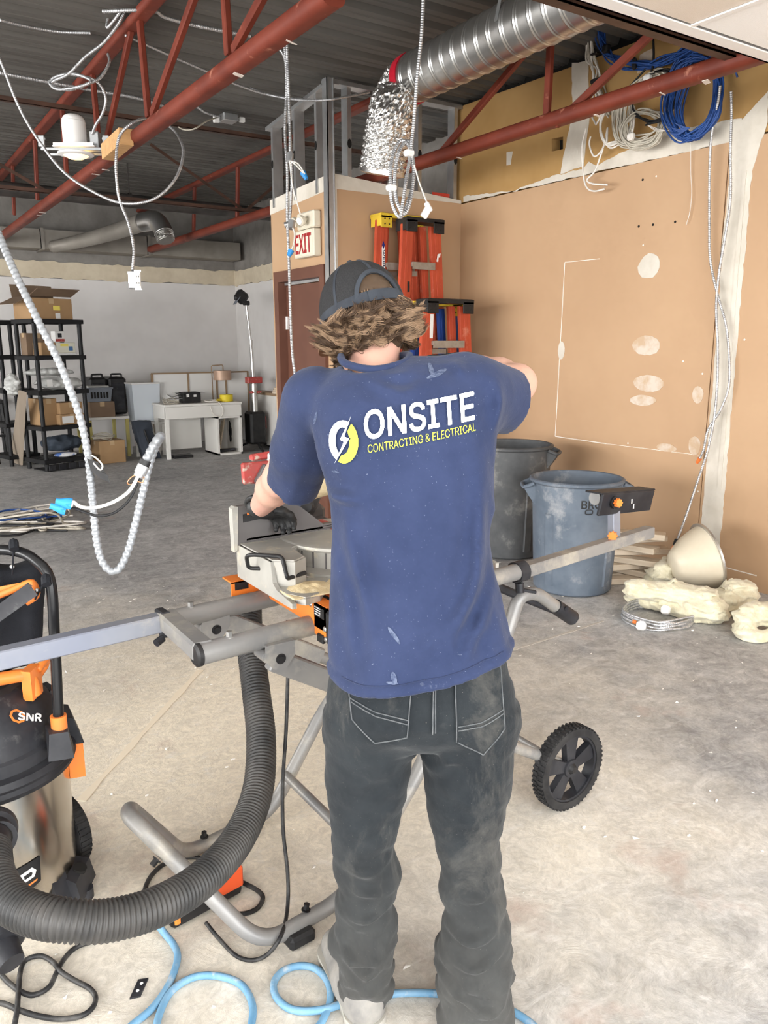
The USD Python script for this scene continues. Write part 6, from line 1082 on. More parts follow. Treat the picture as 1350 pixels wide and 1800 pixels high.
for k, pts in enumerate(([(2.6477, 5.206, 2.7315), (2.68, 5.177, 2.7008), (2.7311, 5.1681, 2.6536)], [(2.6505, 5.2032, 2.7277), (2.694, 5.1697, 2.7084), (2.74, 5.1602, 2.6458)], [(2.6472, 5.2053, 2.7277), (2.6552, 5.1797, 2.5519), (2.7062, 5.1769, 2.385)])): obj('wire', sweep(spline(pts, 20), .005, 6), WIREW, t)
# coil hanging on the foil duct
t = cable('armoured cable hanging in front of the foil duct with a tied coil and white connector', [(2.4277, 3.3477, 3.1269), (2.4262, 3.3615, 2.9374), (2.4202, 3.3836, 2.7691), (2.4066, 3.3955, 2.5415), (2.3827, 3.38, 2.4194), (2.3797, 3.3508, 2.2972), (2.3308, 3.3284, 2.1797), (2.2828, 3.3266, 2.0972), (2.2576, 3.3583, 2.1566), (2.2613, 3.3834, 2.2644), (2.2969, 3.4166, 2.3902), (2.3502, 3.426, 2.4682), (2.3802, 3.4008, 2.4463), (2.3777, 3.3532, 2.3493), (2.3423, 3.3164, 2.2102), (2.2911, 3.3, 2.1101), (2.2657, 3.331, 2.1665), (2.2829, 3.3761, 2.2912), (2.3279, 3.4031, 2.4172), (2.3843, 3.4165, 2.4706), (2.3876, 3.3918, 2.43), (2.3058, 3.3218, 2.2334), (2.2642, 3.2995, 2.0872)], .0098, n=300)
for p in ((2.3598, 3.3666, 2.4039), (2.2508, 3.3579, 2.2336)): obj('tape_band', MB().box(p, (.045, .045, .03), .008), WLAB, t)
obj('black_tail', sweep(spline([(2.3793, 3.3556, 2.3628), (2.3851, 3.3344, 2.2951), (2.3979, 3.3088, 2.2274), (2.4093, 3.2861, 2.1677)], 20), .004, 6), WIREK, t); obj('white_tail', sweep(spline([(2.3738, 3.3429, 2.3471), (2.3833, 3.3174, 2.2714), (2.3946, 3.2947, 2.2119), (2.4113, 3.2841, 2.165)], 20), .004, 6), WIREW, t)
obj('white_connector', MB().bar((2.4192, 3.2761, 2.1542), (2.3873, 3.2832, 2.1001), .02, .034, .004).bar((2.4073, 3.2881, 2.1704), (2.4206, 3.2682, 2.1271), .02, .024, .004), WLAB, t)
# cables strung under the deck
cable('armoured cable pair wound in a loop over the big joist', [(1.6368, 5.3368, 3.6153), (1.6287, 5.3248, 3.5476), (1.5837, 5.3947, 3.4665), (1.5424, 5.4723, 3.4247), (1.5776, 5.4739, 3.5214), (1.6673, 5.3748, 3.6031), (1.6129, 5.3755, 3.4664), (1.5237, 5.4634, 3.3418), (1.4231, 5.5705, 3.2632), (1.3345, 5.6674, 3.1756), (1.2667, 5.7665, 3.1498), (1.248, 5.7714, 3.1214), (1.2779, 5.6802, 3.0805), (1.3716, 5.5579, 3.0818), (1.4355, 5.5249, 3.1166), (1.3646, 5.6476, 3.1755), (1.2788, 5.7649, 3.1747), (1.2428, 5.7767, 3.1285), (1.3227, 5.6499, 3.0769), (1.4487, 5.5789, 3.1223), (1.5132, 5.5717, 3.164), (1.5754, 5.5927, 3.2629), (1.5913, 5.6617, 3.3343)], .0098, n=300)
cable('armoured feed cable from the big loop into the can light box', [(1.3761, 5.77, 3.2054), (1.4952, 5.7507, 3.1964), (1.56, 5.7604, 3.1614), (1.5901, 5.7841, 3.0921), (1.5749, 5.8352, 3.0139), (1.5421, 5.9023, 2.9529), (1.5297, 5.9596, 2.9056)], .0098)
cable('thin armoured cable stretched below the deck left of the big joist', [(0.9769, 5.7519, 3.44), (1.1474, 5.8017, 3.45), (1.3364, 5.8127, 3.46), (1.5092, 5.7236, 3.46)], .0095)
cable('pair of armoured cables strapped along the deck past the big joist', [(1.4686, 5.2829, 3.44), (1.7051, 5.1103, 3.44), (1.8081, 5.1631, 3.44), (1.9958, 5.1875, 3.44), (2.1789, 5.1778, 3.44), (2.3771, 5.1854, 3.45)], .012)
cable('long grey cable crossing the deck diagonally under the ribs', [(1.6519, 5.4706, 3.4), (1.989, 5.6095, 3.38), (2.2735, 5.7343, 3.37), (2.5886, 5.8752, 3.36), (2.9058, 5.9625, 3.36), (3.3607, 5.9285, 3.38)], .009)
cable('long pale conduit running level under the deck ribs behind the can light', [(1.1104, 6.7349, 3.42), (1.4234, 6.759, 3.42), (1.7577, 6.7846, 3.42), (2.1112, 6.7971, 3.42), (2.431, 6.924, 3.42)], .014)
t = cable('armoured cable ending at a junction box on the deck', [(2.5656, 6.6921, 3.4), (2.6687, 6.7484, 3.38), (2.8342, 6.8734, 3.4)], .011); jb = np.array((2.9505, 6.953, 3.42)); obj('junction_box', MB().box(jb, (.13, .13, .06), .005), GALV, t); obj('connector', MB().box(jb + (.12, -.02, 0), (.05, .04, .04), .005).box(jb + (-.11, .0, -.02), (.05, .04, .06), .005), WLAB, t)
cable('thin cable sagging below the junction box on the deck', [(2.5367, 7.1687, 3.4), (2.4778, 6.8354, 3.25), (2.4979, 6.6023, 3.2), (2.6504, 6.6726, 3.3), (2.8367, 6.8924, 3.4)], .006, WIREG)
cable('slack grey cable swagged across the top of the washroom studs', [(2.8372, 6.2228, 3.4647), (2.8486, 5.9426, 3.3545), (2.924, 5.6232, 3.2553), (2.9647, 5.2703, 3.1752), (3.1293, 5.2333, 3.2136), (3.3264, 5.2422, 3.2759)], .009)
# exit sign with emergency heads
ex = thing('exit_sign', 'cream exit sign with twin emergency lamp heads on the washroom wall', 'exit sign', (3.16, 6.0, 2.25))
CREAM = mat('cream_plastic', (.68, .62, .50), .45)
ey0, ey1 = 5.765, 6.105; sg = obj('sign_box', MB().span((3.125, ey0, 2.185), (3.195, ey1, 2.395), .008), CREAM, ex); obj('face_panel', MB().span((3.121, ey0 + .015, 2.200), (3.127, ey1 - .015, 2.380), .002), mat('cream_sign_face', (.72, .66, .54), .4), sg)
tm = flat_text('EXIT', False); v = tm.vertices; uu = (v[:, 0] - v[:, 0].min()) / np.ptp(v[:, 0]); lm = MB().add(meshkit.text_mesh('EXIT', 1.0, .01, True)); mm = lm.mesh(); w = mm.vertices.copy(); uu = (w[:, 0] - w[:, 0].min()) / np.ptp(w[:, 0])
mm.vertices = np.stack([3.1205 - w[:, 2] * .15, ey1 - .035 - uu * (ey1 - ey0 - .07), 2.218 + w[:, 1] * .142], 1); mm.invert() if mm.volume < 0 else None; obj('sign_letters', mm, mat('exit_red', (.33, .018, .02), .5), sg, label='red letters EXIT', smooth=False)
hb_ = obj('lamp_housing', MB().span((3.125, ey0 - .005, 2.40), (3.195, ey1 - .06, 2.53), .010), CREAM, ex)
for y in (5.865, 5.985): obj('lamp_head', MB().lathe([(0, .055), (.025, .055), (.038, .045), (.040, .02), (.026, 0), (.012, -.03), (0, -.03)], (3.095, y, 2.462), (-1, -.3, -.35), 28), CREAM, ex); obj('lamp_lens', MB().lathe([(0, .058), (.026, .0575), (.03, .05), (0, .05)], (3.095, y, 2.462), (-1, -.3, -.35), 24), WLAB, ex)
# network and control cable coils against the upper right wall
def bundle(name, label, paths, mats, r, n=60, bands=()):
    t = thing(name, label, 'cable', tuple(paths[0][0]))
    for k, p in enumerate(paths): obj('cable', sweep(spline(p, n if len(p) < 20 else len(p) * 3), r, 6), mats[k % len(mats)], t, smooth=True)
    for b, s in bands: obj('tie_band', MB().box(b, s, .01), WIREK, t)
    return t
def jit(pts, s, seed): r = np.random.default_rng(seed); return [np.array(p) + r.normal(size=3) * s for p in pts]
wb_ = [(4.4, 4.1459, 3.642), (4.4, 4.1416, 3.4322), (4.4, 4.092, 3.2962), (4.4, 4.0629, 3.1657), (4.4, 3.9961, 3.0618), (4.39, 3.9047, 2.9942)]
bundle('white_cable_bundle', 'bundle of pale control cables hanging beside the bare vertical seam', [jit(wb_, .022, 60 + k) for k in range(12)], [WIREW, WIREG], .006, bands=(((4.385, 4.0535, 3.2243), (.05, .10, .03)), ((4.385, 4.0854, 3.3967), (.04, .06, .012))))
bw = [(4.36, 4.0504, 3.6387), (4.36, 4.0307, 3.497), (4.36, 3.9537, 3.3663), (4.36, 3.8202, 3.2761), (4.36, 3.6356, 3.2071), (4.35, 3.4771, 3.1825), (4.33, 3.3215, 3.1867), (4.3, 3.1844, 3.1794), (4.3, 3.0854, 3.1808)]
bundle('blue_cable_bundle', 'thick bundle of blue network cables sagging above the coils', [jit(bw, .016, 90 + k) for k in range(16)], [WIREB], .0055, bands=(((4.34, 3.7093, 3.2298), (.03, .03, .07)), ((4.34, 3.9468, 3.3812), (.05, .05, .05))))
Ay, Az = (0, 1, 0), (0, 0, 1)
def wallcoil(c, ry, rz, turns, seed, tilt=0.0, jr=.07): u = np.array((-.15, math.cos(tilt), math.sin(tilt))); v = np.array((.05, -math.sin(tilt), math.cos(tilt))); return coil(c, u, v, ry, rz, turns, seed, jr, .012)
cw = np.array((4.36, 3.854, 2.9165))
t = thing('white_cable_coil', 'loose coil of white cable with two long tails down the wall', 'cable', tuple(cw))
wp = np.vstack([spline([(4.4, 4.1112, 3.2836), (4.4, 4.0988, 3.1032), (4.38, 4.0842, 3.0077)], 10), wallcoil(cw, .13, .15, 5, 21), spline([(4.36, 3.9199, 2.899), (4.38, 3.9686, 2.7873), (4.38, 4.0409, 2.7468), (4.38, 4.0924, 2.829), (4.38, 4.0858, 2.8821)], 24)]); obj('cable', sweep(wp, .0062, 7), WIREW, t, smooth=True)
obj('tail', sweep(spline([(4.36, 4.1123, 2.939), (4.38, 4.1594, 2.8236), (4.38, 4.1311, 2.6339), (4.38, 4.0945, 2.5539), (4.38, 4.0253, 2.5212), (4.38, 3.9348, 2.5222)], 40), .0062, 7), WIREW, t, smooth=True); obj('tail', sweep(spline([(4.37, 3.959, 2.7771), (4.38, 4.0294, 2.6538), (4.37, 4.0886, 2.6038), (4.37, 4.0349, 2.5695), (4.38, 3.9116, 2.544)], 40), .0062, 7), WIREW, t, smooth=True)
cg_ = np.array((4.36, 3.6149, 2.9522))
t = thing('grey_cable_coil', 'large tangled coil of grey and black cables on the wall', 'cable', tuple(cg_))
for k in range(4): obj('cable', sweep(wallcoil(cg_ + (0, .02 * k - .03, -.015 * k), .17 + .012 * k, .21 - .01 * k, 6, 31 + k, .45), .0052, 6), WIREG, t, smooth=True)
obj('cable', sweep(wallcoil(np.array((4.35, 3.6276, 2.8267)), .15, .11, 7, 41, .2), .0055, 6), WIREG, t, smooth=True)
for pts in ([(4.38, 3.6094, 3.378), (4.36, 3.5777, 3.2369), (4.34, 3.5719, 3.1514), (4.33, 3.6441, 3.0701), (4.33, 3.6937, 2.9656), (4.33, 3.561, 2.8533), (4.33, 3.4534, 2.8401)], [(4.34, 3.5493, 3.1359), (4.34, 3.4442, 3.1278), (4.34, 3.3773, 3.0601), (4.34, 3.3614, 2.9712), (4.33, 3.3948, 2.882), (4.33, 3.518, 2.854), (4.33, 3.6623, 2.9085)], [(4.34, 3.5837, 3.1383), (4.34, 3.4732, 3.129), (4.34, 3.3927, 3.0514), (4.34, 3.3759, 2.9524), (4.33, 3.4341, 2.8586), (4.33, 3.5818, 2.8412)], [(4.36, 3.6212, 3.1903), (4.35, 3.6967, 3.1359), (4.34, 3.7879, 3.0731), (4.34, 3.8318, 3.0393)]): obj('black_cable', sweep(spline(pts, 50), .0068, 6), WIREK, t, smooth=True)
obj('tape_band', MB().box((4.33, 3.5911, 3.1158), (.04, .05, .04), .01), WLAB, t); obj('tape_band', MB().box((4.3, 3.6685, 2.7882), (.04, .05, .05), .012), WIREW, t)
for k in range(3): obj('loose_end', sweep(spline([(4.33, 3.5823, 2.8479), np.array((4.33, 3.4924, 2.8027)) - (0, 0, .007 * k), np.array((4.32, 3.4107, 2.7715)) - (0, .009 * k, 0)], 20), .002, 5), WIREW, t)
cb_ = np.array((4.34, 3.2375, 2.9105))
t = thing('blue_cable_coil', 'hanging coil of blue network cable tied with black straps', 'cable', tuple(cb_))
for k in range(5): obj('cable', sweep(wallcoil(cb_ + (0, .02 * k - .04, .01 * k - .02), .125 + .012 * k, .205 + .008 * k, 6, 51 + k, -.12, .06), .0056, 6), WIREB, t, smooth=True)
for p, s in (((4.32, 3.2077, 3.0749), (.06, .10, .05)),): obj('strap', MB().box(p, s, .008), WIREK, t)
for k in range(9): obj('loose_end', sweep(spline([(4.3, 3.2327, 2.7479), np.array((4.28, 3.2665, 2.7617)) + (0, .003 * k, -.005 * k), np.array((4.27, 3.3173, 2.79)) + (0, .006 * k - .018 * (k % 3), -.008 * k)], 14), .003, 5), WIREB, t)
t = thing('blue_cable_end', 'blue network cables tucked behind the dark beam below the ceiling edge', 'cable', (4.3, 3.1624, 3.1434))
for k in range(7): obj('cable', sweep(spline(jit([(4.34, 3.2792, 3.1982), (4.3, 3.1971, 3.1949), (4.28, 3.1175, 3.1274), (4.28, 3.067, 3.131), (4.3, 3.0033, 3.0704), (4.35, 3.0037, 3.0264)], .02, 130 + k), 40), .0056, 6), WIREB, t, smooth=True)
cable('single thin wire dangling from the blue coil down the wall', [(4.4, 3.3047, 2.741), (4.44, 3.3187, 2.6646), (4.45, 3.3147, 2.5406), (4.45, 3.2943, 2.4051), (4.45, 3.3001, 2.289), (4.45, 3.3186, 2.2205)], .0022, WIREW, name='loose_wire', cat='wire')
# two long drops down the taped seam
t = cable('grey armoured drop down the taped seam ending in an orange cap at bin height', [(4.3, 3.0473, 2.9346), (4.33, 3.0746, 2.8559), (4.36, 3.1159, 2.7625), (4.4, 3.148, 2.5706), (4.42, 3.1292, 2.1829), (4.42, 3.1024, 1.9824), (4.42, 3.0325, 1.778), (4.42, 2.9625, 1.6084), (4.42, 2.9199, 1.4064), (4.42, 2.9071, 1.2366), (4.41, 2.9441, 1.0898), (4.4, 3.0089, 0.9691), (4.4, 3.0293, 0.8417), (4.4, 3.0558, 0.7734)], .0085, n=160); obj('orange_cap', MB().cyl((4.4, 3.0524, 0.7811), (4.4, 3.0702, 0.7498), .014, .008), ORNUT, t)
t = cable('long grey armoured drop from the joist down to the lamp reflector', [(4.34, 3.0025, 2.9003), (4.36, 3.0006, 2.7831), (4.38, 3.0003, 2.5726), (4.4, 2.9891, 2.3238), (4.41, 3.0115, 2.1042), (4.41, 3.0307, 1.9102), (4.41, 3.0309, 1.7108), (4.41, 2.9933, 1.4397), (4.41, 2.9781, 1.1992), (4.4, 2.9766, 1.0072), (4.38, 2.9899, 0.8296), (4.3, 2.9887, 0.6391), (4.2, 2.9797, 0.4347), (4.1, 2.9561, 0.3077)], .0085, n=180)
obj('black_collar', MB().cyl((4.1, 2.9568, 0.3148), (4.08, 2.9547, 0.2747), .014), BLK, t)
for a, b in (((4.05, 2.9324, 0.2766), (4.03, 2.9361, 0.2572)), ((4.06, 2.9356, 0.2745), (4.05, 2.9139, 0.2519))): obj('orange_cap', MB().cyl(a, b, .016, .011), ORNUT, t)

# ------------------------------------------------ ladders against the washroom
LORANGE = mat('orange_fibreglass', (.50, .080, .034), .5, col2=(.42, .062, .028), scale=5, col3=(.62, .25, .17), scale3=8, lo3=.6, hi3=.8); LBLUE = mat('blue_fibreglass', (.022, .06, .25), .5, col2=(.03, .075, .30), scale=5); LYEL = mat('yellow_plastic_cap', (.72, .50, .035), .5, col2=(.62, .42, .04), scale=10); LALU = mat('dusty_alu_tread', (.27, .23, .19), .5, metal=.4, col2=(.36, .32, .27), scale=12)
def ladder(label, x0, x1, y, ztop, flare, rail, capm, depth=.065, lean=.02, rear=None):
    t = thing('step_ladder', label, 'ladder', ((x0 + x1) / 2, y, 0)); z1 = ztop - .05
    def channel(p, q, w, m, nm, out):
        p, q = np.array(p), np.array(q); b = MB().bar(p, q, .006, w, .001, up=(1, 0, 0))
        for s in (-1, 1): b.bar(p + (s * w / 2, .014, 0), q + (s * w / 2, .014, 0), .030, .006, .001, up=(1, 0, 0))
        b.bar(p + (0, -.004, 0), q + (0, -.004, 0), .006, w * .28, .001, up=(1, 0, 0)); return obj(nm, b, m, t, smooth=False)
    fl = channel((x0 - flare, y - .0, .0), (x0 + .045, y + lean, z1), .10, rail, 'front_rail', -1); fr_ = channel((x1 + flare, y, 0), (x1 - .045, y + lean, z1), .10, rail, 'front_rail', 1)
    r2_ = rear or rail; channel((x0 - flare + .08, y + depth, 0), (x0 + .12, y + lean + .07, z1), .06, r2_, 'rear_rail', 1); channel((x1 + flare - .08, y + depth, 0), (x1 - .12, y + lean + .07, z1), .06, r2_, 'rear_rail', 1)
    for z in np.arange(.30, z1 - .15, .305):
        k = z / z1; a, b = x0 - flare * (1 - k) + .045 * k + .04, x1 + flare * (1 - k) - .045 * k - .04
        obj('tread', MB().span((a, y + lean * k - .03, z - .035), (b, y + lean * k + .05, z), .004).span((a, y + lean * k - .032, z - .055), (b, y + lean * k - .026, z)), LALU, t, smooth=False)
        if z > .6: obj('rear_brace', MB().span((a + .05, y + lean * k + .075, z - .10), (b - .10, y + lean * k + .08, z - .06)), LALU, t, smooth=False)
    cap_ = obj('top_cap', MB().add(hull([(x, yy, z) for x in (x0 - .005, x1 + .005) for yy in (y + lean - .055, y + lean + .10) for z in (ztop - .035, ztop - .004)] + [(x, yy, ztop) for x in (x0 + .01, x1 - .01) for yy in (y + lean - .045, y + lean + .09)])).span((x0 - .005, y + lean - .055, ztop - .11), (x0 + .10, y + lean - .045, ztop - .02), .003).span((x1 - .10, y + lean - .055, ztop - .11), (x1 + .005, y + lean - .045, ztop - .02), .003).span((x0 - .008, y + lean - .05, ztop - .10), (x0 + .0, y + lean + .09, ztop - .02), .002), capm, t, smooth=False)
    for dx in (.03, .07):
        for dz in (.045, .085):
            for sx in (x0 + dx, x1 - dx): obj('rivet', MB().cyl((sx, y + lean - .058, ztop - dz), (sx, y + lean - .05, ztop - dz), .006, n=8), BLK, cap_)
    for x in (x0 - flare, x1 + flare): obj('foot', MB().box((x, y, .014), (.10, .05, .028), .006), RUB, t)
    return t, fl
def vtext(s, par, x, y, z0, h, L, m, back=None):
    tm = flat_text(s, True); v = tm.vertices; u = (v[:, 0] - v[:, 0].min()) / np.ptp(v[:, 0]); w = np.stack([x + v[:, 1] * h, np.full(len(v), y), z0 - L * u], 1); obj('label_lettering', trimesh.Trimesh(w, tm.faces, process=False), m, par, smooth=False)
t, fl = ladder('tall orange step ladder with yellow top cap, nearest the washroom corner', 3.545, 3.945, 5.46, 2.50, .10, LORANGE, LYEL)
lb = obj('rail_label', MB().prism([(3.590, 2.27), (3.605, 2.24), (3.605, 2.00), (3.590, 1.97), (3.575, 2.00), (3.575, 2.24)], .002, TX(5.472)), WLAB, t, smooth=False); vtext('WERNER', t, 3.585, 5.469, 2.225, .015, .21, mat('navy_ink', (.01, .012, .05), .5))
for z in (2.262, 1.978): obj('label_tip', MB().prism([(3.590, z + .03), (3.602, z), (3.590, z - .03), (3.578, z)], .003, TX(5.471)), mat('navy_label_%d' % (z * 10), (.015, .025, .16), .5), t, smooth=False)
t, fl = ladder('tall orange step ladder with black top cap under the cable coil', 3.685, 4.042, 5.31, 2.463, .10, LORANGE, BLK)
obj('rail_label', MB().prism([(3.720, 1.98), (3.740, 1.98), (3.740, 1.90), (3.720, 1.90)], .002, TX(5.322)), BLK, t, smooth=False)
obj('paper_tag', MB().prism([(4.007, 2.20), (4.037, 2.21), (4.032, 2.18), (4.017, 2.175), (4.012, 2.14), (3.997, 2.145)], .002, TX(5.312)), WLAB, t, smooth=False)
t, fl = ladder('short blue step ladder with yellow cap and lettered yellow rail sticker', 3.652, 4.125, 5.16, 1.823, .07, LBLUE, LYEL)
obj('rail_label', MB().prism([(3.665, 1.745), (3.705, 1.745), (3.700, 1.465), (3.660, 1.465)], .002, TX(5.160)), mat('yellow_sticker', (.80, .62, .04), .5), t, smooth=False); vtext('FEATHERLITE', t, 3.672, 5.1565, 1.735, .021, .255, BLK)
t, fl = ladder('short orange step ladder with thick black cap in front of the blue one', 3.665, 4.105, 5.00, 1.836, .07, LORANGE, BLK)
obj('rail_label', MB().prism([(3.718, 1.72), (3.748, 1.72), (3.743, 1.54), (3.713, 1.54)], .002, TX(5.012)), WLAB, t, smooth=False)

# ------------------------------------------------ things stored along the back of the room
CARD = mat('cardboard', (.36, .225, .115), .85, col2=(.31, .19, .095), scale=3); CARDD = mat('brown_cardboard', (.21, .145, .095), .85, col2=(.18, .12, .08), scale=3); SHELFM = mat('black_shelf_plastic', (.009, .009, .010), .55); PAPER = mat('white_paper', (.66, .65, .63), .7); GREYP = mat('grey_plastic', (.16, .175, .20), .5); CLEARBAG = mat('frosted_plastic_bag', (.42, .42, .40), .25, col2=(.55, .55, .53), scale=12, bump=.6, bscale=24)
TAPEB = mat('packing_tape', (.44, .31, .18), .35)
th = math.radians(18); sdx, sdy = np.array((math.cos(th), math.sin(th), 0)), np.array((-math.sin(th), math.cos(th), 0)); S0 = np.array((1.755, 10.06, 0))
def SP(a, b, z): return S0 + sdx * a + sdy * b + np.array((0, 0, z))
TS = lambda o: basis(sdx, sdy, (0, 0, 1), o)
TIERS = (.14, .54, .96, 1.37, 1.79)
def shelving(label, o, w, d):
    t = thing('shelving_unit', label, 'shelving', tuple(o)); T = TS(np.array(o))
    for z in TIERS:
        b = MB().span((-.02, -.02, z - .05), (w + .02, .0, z), .004, T).span((-.02, d, z - .05), (w + .02, d + .02, z), .004, T).span((-.02, -.02, z - .05), (0, d + .02, z), .004, T).span((w, -.02, z - .05), (w + .02, d + .02, z), .004, T)
        s = obj('shelf', b, SHELFM, t, smooth=False)
        for k in range(6): obj('slat', MB().span((0, (k + .15) * d / 6, z - .02), (w, (k + .85) * d / 6, z - .004), 0, T), SHELFM, s, smooth=False)
    for a, b in ((.02, .02), (w - .02, .02), (.02, d - .02), (w - .02, d - .02)): obj('post', MB().lathe([(0, 0), (.026, 0), (.026, 1.79), (0, 1.79)], np.array(o) + sdx * a + sdy * b, (0, 0, 1), 14), SHELFM, t)
shelving('black plastic shelving unit stacked with boxes at the back wall', S0, .61, .46); shelving('second black shelving unit just behind the loaded one', SP(-.06, .74, 0), .36, .40)
def carton(name, label, cat, o, size, m, rz=th, tape=True, lab=(), group=None, flaps=0):
    t = thing(name, label, cat, tuple(o), rz); w, d, h = size
    obj('carton', MB().span((-w / 2, -d / 2, 0), (w / 2, d / 2, h), .004), m, t, smooth=False, local=True)
    if tape: obj('tape', MB().span((-w / 2 - .001, -.025, h - .05), (w / 2 + .001, .025, h + .001)).span((-.03, -d / 2 - .001, h - .06), (.03, d / 2 + .001, h + .001)), TAPEB, t, smooth=False, local=True)
    for (x, z, a, b, mm) in lab: obj('label', MB().span((x - a / 2, -d / 2 - .002, z - b / 2), (x + a / 2, -d / 2 + .001, z + b / 2)), mm, t, smooth=False, local=True)
    for k in range(flaps): 
        s = (-1, 1)[k % 2]; b = MB().add(cbox((w, .22, .006) if k < 2 else (.22, d, .006)), rot([1, 0, 0], s * (20 + 55 * (k % 2))) if k < 2 else rot([0, 1, 0], s * 25)); mm_ = b.mesh(); mm_.apply_translation((0, s * (d / 2 + .02 * (k % 2) + .09 * (1 - k % 2)), h + .06) if k < 2 else (s * (w / 2 + .09), 0, h - .03)); obj('flap', mm_, CARDD, t, smooth=False, local=True)
    return t
YELL = mat('yellow_note', (.72, .60, .12), .7)
carton('cardboard_box', 'large open cardboard box with yellow note on top of the shelving', 'box', SP(.27, .24, 1.79), (.52, .40, .24), CARD, lab=((.06, .13, .085, .05, YELL), (.07, .04, .06, .06, PAPER)), flaps=3)
carton('product_box', 'white and red printed box upright on the second shelf from top', 'box', SP(.38, .16, 1.53), (.12, .10, .125), PAPER, tape=False, lab=((0, .02, .115, .03, REDP), (0, .075, .05, .05, BLKD)))
carton('product_box', 'cream printed box with blue disc lying below the white red one', 'box', SP(.42, .14, 1.40), (.24, .16, .12), mat('cream_box', (.62, .60, .50), .7), tape=False, lab=((.06, .05, .05, .05, mat('blue_ink', (.06, .14, .30), .6)), (-.02, .09, .10, .025, YELL)))
carton('flat_carton', 'thin white flat pack box under the cream printed box', 'box', SP(.40, .15, 1.372), (.30, .20, .026), PAPER, tape=False)
carton('cardboard_box', 'small brown box beside the cream printed box on the shelf', 'box', SP(.20, .16, 1.372), (.18, .20, .15), CARD)
carton('cardboard_box', 'long brown box standing at the back of the cream printed box', 'box', SP(.20, .36, 1.372), (.30, .14, .26), CARDD)
carton('cardboard_box', 'tall cardboard box on the fourth shelf down by the front post', 'box', SP(.165, .26, .54), (.20, .30, .32), CARD); carton('cardboard_box', 'cardboard box with white shipping label on the fourth shelf down', 'box', SP(.41, .14, .54), (.33, .22, .125), CARD, lab=((-.06, .06, .15, .085, PAPER),)); carton('cardboard_box', 'cardboard box stacked on top of the shipping label box', 'box', SP(.41, .15, .667), (.30, .22, .14), CARD)
def blob(name, label, cat, c, r, m, seed, amp=.25, extra=()):
    f = lambda p: ellipsoid(p, c, r) - min(r) * amp * (meshkit.fbm(p * 14, 3, seed) - .5) * 2
    lo, hi = np.array(c) - np.array(r) * 1.35, np.array(c) + np.array(r) * 1.35; t = thing(name, label, cat, tuple(c)); obj('sheeting', surface(f, lo, hi, max(.012, min(r) / 6)), m, t, smooth=True); return t
t = blob('plastic_bag', 'bulging clear plastic sack of parts on the middle shelf', 'bag', SP(.34, .14, 1.04), (.28, .14, .08), CLEARBAG, 2); obj('label', MB().add(cbox((.07, .004, .08)), TS(SP(.14, .0, 1.05))), PAPER, t, smooth=False)
blob('plastic_bag', 'crumpled clear plastic bag hanging off the shelving end', 'bag', SP(-.15, .30, 1.03), (.085, .09, .12), CLEARBAG, 3, .6)
blob('plastic_sheet', 'folded grey plastic sheet above the bulging sack', 'sheet', SP(.30, .30, 1.17), (.28, .12, .05), CLEARBAG, 4)
blob('dark_bag', 'dark blue grey bag slumped on the lowest loaded shelf', 'bag', SP(.36, .24, .30), (.24, .16, .10), mat('slate_fabric', (.035, .045, .06), .8), 5); blob('rag', 'blue and white rag in front of the dark bag on the shelf', 'rag', SP(.25, -.0, .185), (.14, .05, .03), mat('blue_rag', (.08, .16, .42), .8, col2=(.62, .62, .62), scale=9, lo=.46, hi=.54), 6)
t = thing('storage_crate', 'black plastic crate on the floor level of the shelving', 'crate', SP(.30, .10, .01)); obj('crate', MB().span((-.30, -.13, .0), (.30, .20, .012), 0, TS(SP(.30, .10, .005))).span((-.30, -.14, .0), (.30, -.13, .082), 0, TS(SP(.30, .10, .005))), BLK, t, smooth=False)
for k in range(5): obj('crate_rib', MB().span((-.29 + .13 * k, -.15, .01), (-.20 + .13 * k, -.14, .075), .002, TS(SP(.30, .10, .005))), BLKD, t, smooth=False)
t = thing('panel_board', 'brown board leaning against the end of the shelving', 'board', (1.6719, 11.4976, 0)); obj('board', hull([np.array(p) + o for p in ((1.5419, 11.1872, 0.01), (1.5988, 10.7325, 0.01), (1.62, 10.0691, 0.9507), (1.56, 10.1009, 0.9776)) for o in ((0, 0, 0), (-.02, .02, 0))]), mat('hardboard', (.27, .22, .17), .8), t, smooth=False)
t = thing('bar_stool', 'tall black wooden stool at the far left edge', 'stool', (1.4105, 11.6761, 0)); c = np.array((1.4105, 11.6761, 0))
for dx, dy in ((-.16, -.16), (.16, -.16), (-.16, .16), (.16, .16)): obj('leg', MB().bar(c + (dx, dy, 0), c + (dx * .8, dy * .8, .74), .04, .04), BLK, t)
obj('seat', MB().box(c + (0, 0, .76), (.34, .34, .04), .01), BLK, t); obj('back_post', MB().bar(c + (.12, .14, .76), c + (.10, .17, 1.12), .035, .035), BLK, t)
for z in (.30,): obj('rung', MB().span(c + (-.15, -.16, z), c + (.15, -.13, z + .03)).span(c + (.12, -.15, z), c + (.15, .15, z + .03)), BLK, t, smooth=False)
